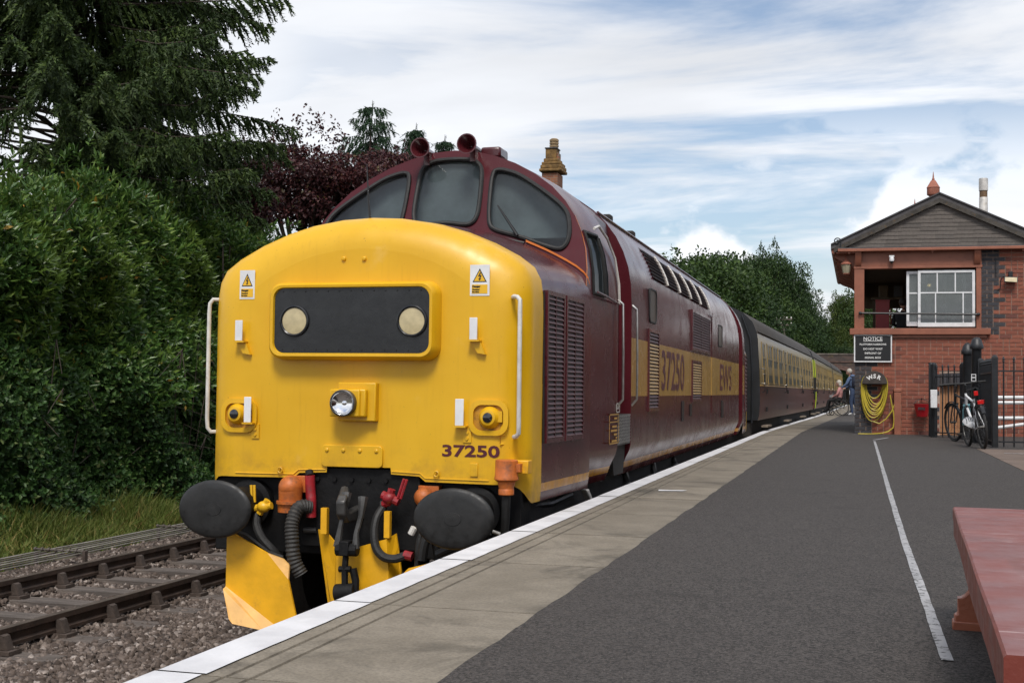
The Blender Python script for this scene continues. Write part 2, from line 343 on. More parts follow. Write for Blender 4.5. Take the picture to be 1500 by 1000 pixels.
MT['slab'] = concrete('platform slab', (0.185, 0.158, 0.120), (0.265, 0.230, 0.180), 0.8)
MT['kerb_face'] = mat('platform wall brick', (0.085, 0.065, 0.055), 0.9, var=0.4, vs=3, bump=0.6, bs=20)
MT['brown_slab'] = concrete('brown paving', (0.155, 0.110, 0.085), (0.200, 0.150, 0.120), 0.35)
MT['edge_white'] = worn_white('platform edge paint', (0.30, 0.27, 0.23), 0.74)
MT['line_white'] = worn_white('worn line paint', (0.055, 0.052, 0.050), 0.53, 0.55)
MT['brick'] = brick_mat('red brick', (0.225, 0.072, 0.046), (0.290, 0.100, 0.062), (0.130, 0.052, 0.042))
MT['brick_blue'] = brick_mat('blue engineering brick', (0.038, 0.038, 0.044), (0.055, 0.054, 0.060), (0.075, 0.062, 0.062))
MT['mortar'] = mat('mortar', (0.36, 0.255, 0.20), 0.95, var=0.25, vs=9, bump=0.4, bs=50)
MT['brick_bridge'] = brick_far('bridge brickwork', (0.060, 0.042, 0.036), (0.090, 0.058, 0.047), (0.085, 0.075, 0.068), 0.46, 0.16, 0.75)
MT['brick_arch'] = mat('arch ring brick', (0.105, 0.062, 0.050), 0.9, var=0.35, vs=3)
MT['brick_house'] = brick_far('chimney brickwork', (0.20, 0.075, 0.042), (0.30, 0.12, 0.06), (0.22, 0.18, 0.14), 0.23, 0.085, 0.35)
MT['lichen_stone'] = mat('lichened brick', (0.19, 0.110, 0.035), 0.9, var=0.5, vs=5, bump=0.6, bs=20, dirt=0.5, dirtcol=(0.055, 0.045, 0.035))
MT['pot'] = mat('clay chimney pot', (0.34, 0.24, 0.13), 0.8, var=0.3, vs=6, dirt=0.3)
MT['slate'] = mat('roof slate', (0.060, 0.056, 0.058), 0.7, var=0.3, vs=4)
MT['slate_tile'] = brick_mat('hung slate tiles', (0.105, 0.092, 0.082), (0.135, 0.117, 0.103), (0.080, 0.072, 0.066))
MT['verge'] = mat('mossy verge', (0.058, 0.052, 0.045), 0.9, var=0.4, vs=5, bump=0.7, bs=25, dirt=0.35, dirtcol=(0.20, 0.11, 0.03))
MT['boxpaint'] = mat('terracotta timber paint', (0.265, 0.095, 0.055), 0.5, var=0.13, vs=4, dirt=0.2, dirtcol=(0.13, 0.05, 0.03), bump=0.15)
MT['terracotta'] = mat('terracotta finial', (0.31, 0.11, 0.070), 0.7, var=0.2, vs=6, dirt=0.2)
MT['flue'] = mat('galvanised flue', (0.52, 0.50, 0.47), 0.5, 0.2, var=0.25, vs=5, dirt=0.3, dirtcol=(0.30, 0.24, 0.17))
MT['flue_rust'] = mat('rusty flue band', (0.14, 0.085, 0.045), 0.8, var=0.4, vs=8)
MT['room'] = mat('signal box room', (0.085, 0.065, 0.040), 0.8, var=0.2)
MT['locker_red'] = mat('red locker paint', (0.30, 0.020, 0.022), 0.45, var=0.1)
MT['iron'] = mat('black iron paint', (0.016, 0.018, 0.021), 0.45, var=0.3, vs=7, bump=0.2)
MT['door_tan'] = mat('tan door boards', (0.36, 0.175, 0.080), 0.55, var=0.12, vs=3, stretch=(8, 8, 0.8), dirt=0.15)
MT['bucket'] = mat('red bucket paint', (0.46, 0.010, 0.018), 0.35, var=0.1, coat=0.3)
MT['hose_yellow'] = mat('yellow hose', (0.44, 0.35, 0.035), 0.45, var=0.2, vs=5)
MT['letters_white'] = mat('white lettering', (0.78, 0.78, 0.76), 0.5, var=0.03)
MT['letters_gold'] = mat('gold lettering', (0.45, 0.26, 0.06), 0.5, var=0.05)
MT['bench'] = bench_paint()
MT['bench_leg'] = mat('bench trestle paint', (0.275, 0.082, 0.040), 0.45, var=0.15, vs=6, bump=0.2, coat=0.2)
MT['tyre'] = mat('bicycle tyre', (0.022, 0.022, 0.022), 0.75, var=0.2, vs=20, bump=0.5)
MT['cyan_paint'] = mat('pale blue frame', (0.20, 0.42, 0.48), 0.3, var=0.05, coat=0.5)
MT['reflector'] = mat('red reflector', (0.55, 0.015, 0.015), 0.2, var=0.05)
MT['bark'] = mat('bark', (0.050, 0.038, 0.029), 0.95, var=0.4, vs=5, bump=1.0, bs=14, stretch=(3, 3, 0.7))
MT['pole_wood'] = mat('pole timber', (0.09, 0.075, 0.06), 0.9, var=0.3, vs=4)
MT['leaf_laurel'] = leaf_mat('laurel leaves', ((0.0, (0.044, 0.099, 0.022)), (0.5, (0.088, 0.180, 0.036)), (0.88, (0.168, 0.270, 0.053)), (0.985, (0.246, 0.339, 0.071)), (1.0, (0.857, 0.399, 0.059))), 0.33, 0.22, 0.5)
MT['leaf_young'] = leaf_mat('young laurel leaves', ((0.0, (0.075, 0.130, 0.022)), (0.5, (0.115, 0.190, 0.032)), (1.0, (0.170, 0.250, 0.045))), 0.35, 0.3, 0.5)
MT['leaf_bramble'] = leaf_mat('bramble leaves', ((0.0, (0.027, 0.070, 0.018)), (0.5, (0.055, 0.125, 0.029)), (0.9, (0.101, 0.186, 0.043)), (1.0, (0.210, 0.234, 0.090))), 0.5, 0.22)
MT['needle'] = leaf_mat('spruce needles', ((0.0, (0.024, 0.045, 0.013)), (0.55, (0.047, 0.083, 0.020)), (1.0, (0.093, 0.137, 0.029))), 0.6, 0.12, 0.3)
MT['cypress'] = leaf_mat('cypress sprays', ((0.0, (0.016, 0.043, 0.022)), (0.6, (0.032, 0.074, 0.032)), (1.0, (0.061, 0.115, 0.041))), 0.6, 0.15, 0.3)
MT['leaf_purple'] = leaf_mat('copper leaves', ((0.0, (0.031, 0.011, 0.014)), (0.6, (0.074, 0.020, 0.023)), (0.93, (0.131, 0.037, 0.031)), (1.0, (0.096, 0.092, 0.023))), 0.5, 0.25)
MT['leaf_a'] = leaf_mat('wood leaves', ((0.0, (0.022, 0.048, 0.011)), (0.5, (0.045, 0.088, 0.018)), (1.0, (0.083, 0.135, 0.027))), 0.55, 0.22, 0.3)
MT['leaf_b'] = leaf_mat('darker wood leaves', ((0.0, (0.017, 0.039, 0.013)), (0.5, (0.034, 0.070, 0.018)), (1.0, (0.062, 0.109, 0.026))), 0.55, 0.22, 0.3)
MT['leaf_c'] = leaf_mat('yellowish wood leaves', ((0.0, (0.036, 0.058, 0.012)), (0.5, (0.070, 0.106, 0.019)), (1.0, (0.114, 0.150, 0.031))), 0.55, 0.25, 0.3)
MT['grass'] = leaf_mat('grass blades', ((0.0, (0.078, 0.116, 0.020)), (0.5, (0.138, 0.184, 0.036)), (0.85, (0.216, 0.226, 0.062)), (1.0, (0.414, 0.274, 0.110))), 0.6, 0.3, 0.3)
MT['skin'] = mat('skin', (0.46, 0.27, 0.20), 0.55, var=0.08)
MT['hair_white'] = mat('white hair', (0.42, 0.39, 0.34), 0.7, var=0.12, vs=30, bump=0.4)
MT['hair_dark'] = mat('dark hair', (0.020, 0.014, 0.010), 0.6, var=0.2, vs=30, bump=0.4)
MT['cloth_blue'] = mat('blue jacket cloth', (0.075, 0.115, 0.205), 0.85, var=0.2, vs=6, bump=0.3)
MT['cloth_navy'] = mat('navy cloth', (0.012, 0.016, 0.032), 0.85, var=0.25, vs=6, bump=0.3)
MT['cloth_jeans'] = mat('denim', (0.032, 0.052, 0.105), 0.85, var=0.2, vs=8, bump=0.3)
MT['cloth_pink'] = mat('pink jacket cloth', (0.42, 0.20, 0.19), 0.85, var=0.3, vs=9, bump=0.3)
MT['cloth_black'] = mat('black cloth', (0.010, 0.010, 0.011), 0.85, var=0.25, vs=6, bump=0.3)
MT['cloth_grey'] = mat('grey bag cloth', (0.17, 0.17, 0.18), 0.85, var=0.2, vs=6)

# ---------------------------------------------------------------- mesh helpers
def link(o, parent=None):
    C.objects.link(o)
    if parent is not None: o.parent = parent
    return o
def tag(o, label=None, cat=None, group=None, kind=None):
    if label: o['label'] = label
    if cat: o['category'] = cat
    if group: o['group'] = group
    if kind: o['kind'] = kind
    return o
def thing(name, label, cat, loc=(0, 0, 0), rz=0.0, group=None):
    o = bpy.data.objects.new(name, None); o.empty_display_size = 0.2
    link(o); o.location = loc; o.rotation_euler = (0, 0, rz)
    return tag(o, label, cat, group)
def copy_tree(o, parent=None):
    c = o.copy(); C.objects.link(c); c.parent = parent
    for ch in o.children: copy_tree(ch, c)
    return c
def fast_mesh(name, verts, faces, k):
    """verts (n,3) array, faces (m,k) array of equal-sided polygons"""
    me = bpy.data.meshes.new(name); verts = np.asarray(verts, dtype=np.float32); faces = np.asarray(faces, dtype=np.int32)
    me.vertices.add(len(verts)); me.vertices.foreach_set('co', verts.ravel())
    me.loops.add(faces.size); me.loops.foreach_set('vertex_index', faces.ravel())
    me.polygons.add(len(faces)); me.polygons.foreach_set('loop_start', np.arange(0, faces.size, k, dtype=np.int32))
    me.update(calc_edges=True); return me
class MB:
    def __init__(s): s.v = []; s.f = []
    def add(s, vs, fs):
        o = len(s.v); s.v += [tuple(v) for v in vs]; s.f += [tuple(i+o for i in f) for f in fs]; return s
    def box(s, x0, x1, y0, y1, z0, z1):
        if x0 > x1: x0, x1 = x1, x0
        if y0 > y1: y0, y1 = y1, y0
        if z0 > z1: z0, z1 = z1, z0
        return s.add([(x0, y0, z0), (x1, y0, z0), (x1, y1, z0), (x0, y1, z0), (x0, y0, z1), (x1, y0, z1), (x1, y1, z1), (x0, y1, z1)],
                     [(0, 3, 2, 1), (4, 5, 6, 7), (0, 1, 5, 4), (1, 2, 6, 5), (2, 3, 7, 6), (3, 0, 4, 7)])
    def hexa(s, a, b):
        """two quads (lists of four points) joined into a solid"""
        return s.add(list(a)+list(b), [(3, 2, 1, 0), (4, 5, 6, 7), (0, 1, 5, 4), (1, 2, 6, 5), (2, 3, 7, 6), (3, 0, 4, 7)])
    def tube(s, pts, r, n=8, caps=True, closed=False, rr=None):
        pts = [Vector(p) for p in pts]; m = len(pts); o = len(s.v); ref = None
        for i, p in enumerate(pts):
            if closed: t = pts[(i+1) % m]-pts[i-1]
            elif i == 0: t = pts[1]-pts[0]
            elif i == m-1: t = pts[-1]-pts[-2]
            else: t = (pts[i+1]-p).normalized()+(p-pts[i-1]).normalized()
            t = t.normalized() if t.length > 1e-9 else Vector((0, 0, 1))
            if ref is None:
                ref = Vector((0, 0, 1)) if abs(t.z) < 0.9 else Vector((1, 0, 0))
            a = t.cross(ref)
            if a.length < 1e-5: a = t.cross(Vector((0.3, 0.9, 0.2)))
            a.normalize(); b = a.cross(t).normalized(); ref = b
            q = r[i] if isinstance(r, (list, tuple)) else r
            for k in range(n):
                w = 2*math.pi*k/n; s.v.append(tuple(p+a*(q*math.cos(w))+b*(q*math.sin(w))))
        for i in range(m if closed else m-1):
            j = (i+1) % m
            for k in range(n):
                l = (k+1) % n; s.f.append((o+i*n+k, o+j*n+k, o+j*n+l, o+i*n+l))
        if caps and not closed:
            s.f.append(tuple(o+k for k in range(n))); s.f.append(tuple(o+(m-1)*n+k for k in reversed(range(n))))
        return s
    def lathe(s, prof, org=(0, 0, 0), axis='Z', n=20, sx=1.0, sy=1.0, cap0=True):
        """profile of (radius, height) swept round an axis through org; sx, sy squash it"""
        o = len(s.v); org = Vector(org); m = len(prof)
        for r, h in prof:
            for k in range(n):
                w = 2*math.pi*k/n; a, b = r*math.cos(w)*sx, r*math.sin(w)*sy
                d = {'Z': (a, b, h), 'Y': (a, h, b), 'X': (h, a, b)}[axis]
                s.v.append(tuple(org+Vector(d)))
        for i in range(m-1):
            for k in range(n):
                l = (k+1) % n; s.f.append((o+i*n+k, o+i*n+l, o+(i+1)*n+l, o+(i+1)*n+k))
        if cap0: s.f.append(tuple(o+k for k in reversed(range(n))))
        s.f.append(tuple(o+(m-1)*n+k for k in range(n)))
        return s
    def prism(s, poly, ax, a, b):
        """2-D polygon extruded from a to b along axis ax ('X': poly is (y,z); 'Y': (x,z); 'Z': (x,y))"""
        def P(p, t): return {'X': (t, p[0], p[1]), 'Y': (p[0], t, p[1]), 'Z': (p[0], p[1], t)}[ax]
        n = len(poly); o = len(s.v)
        s.v += [P(p, a) for p in poly]+[P(p, b) for p in poly]
        s.f += [tuple(o+i for i in range(n)), tuple(o+n+i for i in reversed(range(n)))]
        s.f += [(o+i, o+n+i, o+n+(i+1) % n, o+(i+1) % n) for i in range(n)]; return s
    def loft(s, rings, close=False, cap0=False, cap1=False, skip=None):
        n = len(rings[0]); o = len(s.v)
        for r in rings: s.v += [tuple(p) for p in r]
        for i in range(len(rings)-1):
            for k in range(n if close else n-1):
                if skip and skip(i, k): continue
                l = (k+1) % n; s.f.append((o+i*n+k, o+i*n+l, o+(i+1)*n+l, o+(i+1)*n+k))
        if cap0: s.f.append(tuple(o+k for k in reversed(range(n))))
        if cap1: s.f.append(tuple(o+(len(rings)-1)*n+k for k in range(n)))
        return s
    def sphere(s, c, r, n=12, m=8):
        prof = [(max(1e-4, math.sin(math.pi*i/m)), -math.cos(math.pi*i/m)) for i in range(m+1)]
        rx, ry, rz = r if isinstance(r, (tuple, list)) else (r, r, r)
        o = len(s.v); s.lathe(prof, (0, 0, 0), 'Z', n)
        for i in range(o, len(s.v)):
            x, y, z = s.v[i]; s.v[i] = (c[0]+x*rx, c[1]+y*ry, c[2]+z*rz)
        return s
    def mesh(s, name, smooth=35, fix=True):
        me = bpy.data.meshes.new(name); me.from_pydata(s.v, [], s.f)
        if fix:
            bm = bmesh.new(); bm.from_mesh(me); bmesh.ops.recalc_face_normals(bm, faces=bm.faces); bm.to_mesh(me); bm.free()
        if smooth:
            me.polygons.foreach_set('use_smooth', [True]*len(me.polygons)); me.set_sharp_from_angle(angle=math.radians(smooth))
        me.update(); return me
    def build(s, name, m, parent=None, bevel=0.0, smooth=35, seg=2, fix=True):
        me = s.mesh(name, smooth, fix); me.materials.append(MT[m] if isinstance(m, str) else m)
        o = link(bpy.data.objects.new(name, me), parent)
        if bevel:
            b = o.modifiers.new('bevel', 'BEVEL'); b.width = bevel; b.segments = seg; b.limit_method = 'ANGLE'; b.angle_limit = math.radians(40)
        return o
def shared(name, me, parent, loc=(0, 0, 0), rot=(0, 0, 0), scale=(1, 1, 1)):
    o = link(bpy.data.objects.new(name, me), parent); o.location = loc; o.rotation_euler = rot; o.scale = scale; return o
def text_mesh(s, size, m, depth=0.002, bold=0.0, align='CENTER'):
    cu = bpy.data.curves.new('lettering', 'FONT'); cu.body = s; cu.size = size; cu.align_x = align; cu.align_y = 'CENTER'; cu.extrude = depth; cu.offset = bold; cu.resolution_u = 3
    ob = bpy.data.objects.new('lettering', cu); C.objects.link(ob)
    dg = bpy.context.evaluated_depsgraph_get(); dg.update()
    me = bpy.data.meshes.new_from_object(ob.evaluated_get(dg)); bpy.data.objects.remove(ob); bpy.data.curves.remove(cu)
    me.materials.clear(); me.materials.append(MT[m]); me.name = 'lettering'
    return me
def rrect(x0, x1, z0, z1, r, n=5):
    pts = []
    for cx, cz, a0 in ((x1-r, z1-r, 0), (x0+r, z1-r, 90), (x0+r, z0+r, 180), (x1-r, z0+r, 270)):
        for k in range(n+1):
            a = math.radians(a0+90*k/n); pts.append((cx+r*math.cos(a), cz+r*math.sin(a)))
    return pts
def unit(v): return v/np.maximum(np.linalg.norm(v, axis=-1, keepdims=True), 1e-9)
def leaves_arrays(P, D, Nn, L, W, fold=0.18):
    """folded rhombic leaves: base, left, tip, right"""
    D = unit(D); S = unit(np.cross(D, Nn)); Nn = unit(np.cross(S, D)); L = np.asarray(L)[:, None]; W = np.asarray(W)[:, None]
    mid = P+D*L*0.45
    V = np.stack([P, mid-S*W*0.5+Nn*W*fold, P+D*L-Nn*L*0.08, mid+S*W*0.5+Nn*W*fold], 1)
    n = len(P); b = (np.arange(n)*4)[:, None]
    F = np.concatenate([b+np.array([[0, 1, 2]]), b+np.array([[0, 2, 3]])], 0)
    return V.reshape(-1, 3), F
def rand_dirs(n): return unit(RNG.normal(size=(n, 3)))
# the line curves very gently to the right beyond the engine
def bend(Y): return float(np.interp(Y, [0, 27, 47, 67.5, 160, 400], [0, 0, 0.5, 0.79, 2.0, 6.0]))
# ================================================================ the setting
PZ = 1.02                                       # platform top
BZ = -0.20                                      # ballast top
EX = -1.985                                     # platform edge

def ground():
    b = MB(); s = 2500
    b.add([(-s, -s, -0.36), (s, -s, -0.36), (s, s, -0.36), (-s, s, -0.36)], [(0, 1, 2, 3)])
    tag(b.build('ground', 'earth', smooth=0), 'flat earth ground below the railway', 'ground', kind='structure')
    # wooded bank on the far side of the line, and rising ground beyond the bridge
    xs = [-260, -160, -100, -70, -50, -36, -27, -20, -15, -11.5]; ys = [18, 28, 40, 55, 75, 100, 130, 160, 200, 280, 420]
    b = MB(); rings = []
    for y in ys:
        k = min(1, max(0, (y-30)/45.0))
        rings.append([(x+bend(y), y, -0.34+k*min(9.0, max(0, (-x-13)*0.22))+0.3*math.sin(x*1.3+y*0.7)*k*(x < -15)) for x in xs])
    b.loft(rings)
    tag(b.build('hill', 'hill', smooth=60), 'wooded bank rising beside the line', 'hill', kind='structure')
    b = MB(); rings = []
    for y in (152.5, 160, 172, 190, 230, 300):
        rings.append([(x, y, -0.33+(min(1, (y-152.5)/30.0))*(2.0+0.02*abs(x))*(1 if abs(x+2) > 4 else 0.0)) for x in (-60, -40, -22, -10, -6.5, -2, 3, 8, 20, 40, 70)])
    b.loft(rings)
    tag(b.build('bank', 'hill', smooth=60), 'grassy ground beyond the bridge', 'bank', kind='structure')
ground()

def ballast():
    b = MB(); ys = [-6, 0, 10, 27, 47, 67, 110, 170]
    b.loft([[(-9.7+bend(y), y, -0.355), (-8.45+bend(y), y, BZ-0.05), (-5.6+bend(y), y, BZ-0.05), (-5.1+bend(y), y, BZ-0.10), (-4.7+bend(y), y, BZ-0.06), (-1.9+bend(y), y, BZ-0.06)] for y in ys])
    tag(b.build('ballast_bed', 'ballast_bed', smooth=60), 'bed of crushed stone under both tracks', 'ballast', kind='structure')
    # loose stones, dense where the picture looks down on them
    n1, n2, n3 = 46000, 34000, 9000
    x = np.concatenate([RNG.uniform(-9.3, -4.0, n1), RNG.uniform(-9.45, -4.4, n2), RNG.uniform(-9.45, -5.0, n3)])
    y = np.concatenate([RNG.uniform(6.6, 11.5, n1), RNG.uniform(11.5, 18.5, n2), RNG.uniform(18.5, 30, n3)])
    n = len(x)
    depth = -0.02*np.clip((-5.6-x < 0)*(x+5.6), 0, 0.5)/0.5
    z = BZ-0.004+depth+RNG.uniform(-0.016, 0.020, n)-np.clip((-8.35-x)*0.2, 0, 0.13)
    on_sleeper = (np.abs(((y-8.137+0.35) % 0.707)-0.35) < 0.125) & (x < -6.42) & (x > -7.64) & (RNG.random(n) < 0.88)
    z = np.where(on_sleeper, z-0.09, z)
    z = np.where((x < -6.36) & (x > -7.70), z-0.045, z); z = np.where((x > -6.2) & (x < -5.7), z-0.02, z)
    sz = RNG.uniform(0.014, 0.031, n)*np.where(y > 18.5, 1.35, np.where(y > 11.5, 1.12, 1.0))
    base = np.array([[-1, -1, -1], [1, -1, -1], [1, 1, -1], [-1, 1, -1], [-1, -1, 1], [1, -1, 1], [1, 1, 1], [-1, 1, 1]], float)
    V = base[None]*(1+RNG.uniform(-0.42, 0.35, (n, 8, 3)))*np.stack([np.ones(n), RNG.uniform(0.55, 1, n), RNG.uniform(0.4, 0.8, n)], 1)[:, None, :]
    V *= sz[:, None, None]
    q = RNG.normal(size=(n, 4)); q /= np.linalg.norm(q, axis=1, keepdims=True)
    w, a, b_, c = q.T
    R = np.stack([np.stack([1-2*(b_*b_+c*c), 2*(a*b_-c*w), 2*(a*c+b_*w)], 1), np.stack([2*(a*b_+c*w), 1-2*(a*a+c*c), 2*(b_*c-a*w)], 1), np.stack([2*(a*c-b_*w), 2*(b_*c+a*w), 1-2*(a*a+b_*b_)], 1)], 1)
    V = np.einsum('nij,nkj->nki', R, V)+np.stack([x, y, z], 1)[:, None, :]
    F = np.array([[0, 3, 2, 1], [4, 5, 6, 7], [0, 1, 5, 4], [1, 2, 6, 5], [2, 3, 7, 6], [3, 0, 4, 7]])
    F = (F[None]+(np.arange(n)*8)[:, None, None]).reshape(-1, 4)
    me = fast_mesh('ballast_stones', V.reshape(-1, 3), F, 4); me.materials.append(MT['ballast'])
    tag(link(bpy.data.objects.new('ballast_stones', me)), 'grey brown crushed ballast stones along the tracks', 'stones', kind='stuff')
ballast()

def track(xc, label, y0, y1, detail_to, sleepers=True):
    t = thing('railway_track', label, 'track', (xc, 0, -0.36))
    ys = [y for y in (y0, 5, 10, 15, 20, 27, 34, 40, 47, 57, 67, 90, 120, 160) if y0 <= y <= y1]
    if ys[-1] < y1: ys.append(y1)
    prof = [(-0.035, 0.0), (0.035, 0.0), (0.035, -0.04), (0.011, -0.055), (0.011, -0.10), (0.034, -0.118), (0.034, -0.145), (-0.034, -0.145), (-0.034, -0.118), (-0.011, -0.10), (-0.011, -0.055), (-0.035, -0.04)]
    for sgn in (-1, 1):
        b = MB(); b.loft([[(sgn*0.7525+px+bend(y), y, pz+0.36-0.003) for px, pz in prof] for y in ys], close=True, cap0=True, cap1=True)
        r = b.build('rail', 'rail', t, smooth=30)
        b = MB(); b.loft([[(sgn*0.7525-0.033+bend(y), y, 0.3575), (sgn*0.7525+0.033+bend(y), y, 0.3575), (sgn*0.7525+0.033+bend(y), y, 0.3600), (sgn*0.7525-0.033+bend(y), y, 0.3600)] for y in ys], close=True, cap0=True, cap1=True)
        b.build('rail_head', 'railtop', r, smooth=30)
    if not sleepers: return t
    sl = []
    for k in range(3):
        b = MB(); r = random.Random(k)
        b.loft([[(x, yy*(1+r.uniform(-.06, .06)), zz+r.uniform(-.008, .004)) for yy, zz in ((-0.125, -0.12), (0.125, -0.12), (0.125, -0.004), (0.06, 0.0), (0.0, -0.006), (-0.06, 0.0), (-0.125, -0.004))] for x in (-1.29, -0.9, -0.4, 0, 0.4, 0.9, 1.29)], close=True, cap0=True, cap1=True)
        me = b.mesh('sleeper', 30); me.materials.append(MT['sleeper']); sl.append(me)
    b = MB(); b.box(-0.155, 0.155, -0.075, 0.075, 0, 0.030)
    b.prism([(-0.115, 0.034), (-0.035, 0.034), (-0.020, 0.135), (-0.048, 0.145), (-0.075, 0.135), (-0.088, 0.10)], 'Y', -0.040, 0.040)
    b.prism([(0.115, 0.034), (0.035, 0.034), (0.020, 0.135), (0.048, 0.145), (0.075, 0.135), (0.088, 0.10)], 'Y', -0.040, 0.040)
    for sx in (-0.13, 0.13): b.lathe([(0.018, 0.029), (0.018, 0.046), (0.008, 0.050)], (sx, 0.052, 0), 'Z', 6)
    cm = b.mesh('rail_chair', 30); cm.materials.append(MT['chair'])
    y = 8.137-0.707*2; i = 0
    while y < detail_to:
        z = 0.36-0.145-0.035
        s = shared('sleeper', sl[i % 3], t, (bend(y)+random.uniform(-.02, .02), y, z), (0, 0, random.uniform(-.012, .012)))
        for sgn in (-1, 1): shared('rail_chair', cm, t, (sgn*0.7525+bend(y), y, z))
        y += 0.707; i += 1
    return t
track(-7.03, 'rusty empty track with wooden sleepers between the train and the hedge', 4.0, 160, 34, True)
track(-3.40, 'track under the yellow-nosed engine and its coaches', 5.0, 160, 6.8, False)

def rodding():
    x0, x1 = -9.62, -9.02
    t = thing('point_rodding', 'run of steel point rods on roller stools beside the grass', 'rods', ((x0+x1)/2, 0, -0.34))
    for k in range(6):
        b = MB(); x = -0.27+k*0.112; b.tube([(x, y, 0.165+0.004*math.sin(y*2+k)) for y in np.arange(6, 40, 1.4)], 0.0095, 6)
        b.build('rod', mat('galvanised rod %d' % k, ((0.36, 0.33, 0.29), (0.16, 0.14, 0.12), (0.27, 0.245, 0.215))[k % 3], 0.5, 0.5, var=0.25, vs=3, dirt=0.3, dirtcol=(0.12, 0.08, 0.05)) if k < 3 else bpy.data.materials['galvanised rod %d' % (k % 3)], t)  # rod tones alternate bright and dark to stand for highlight lines
    st = MB(); st.box(-0.34, 0.345, -0.025, 0.025, 0.135, 0.15).box(-0.33, -0.30, -0.02, 0.02, 0, 0.135).box(0.35, 0.385, -0.03, 0.03, 0, 0.20)
    me = st.mesh('roller_stool', 30); me.materials.append(MT['chair'])
    rb = MB(); rb.tube([(-0.35, 0, 0.195), (0.36, 0, 0.195)], 0.011, 8)
    for k in range(8): rb.lathe([(0.024, -0.012), (0.024, 0.012)], (-0.325+k*0.095, 0, 0.195), 'X', 10)
    rm = rb.mesh('roller_bar', 30); rm.materials.append(bpy.data.materials['galvanised rod 1'])
    for y in (10.4, 13.15, 15.9, 18.6, 21.4, 24.2):
        s = shared('roller_stool', me, t, (0, y, 0)); shared('roller_bar', rm, s)
rodding()

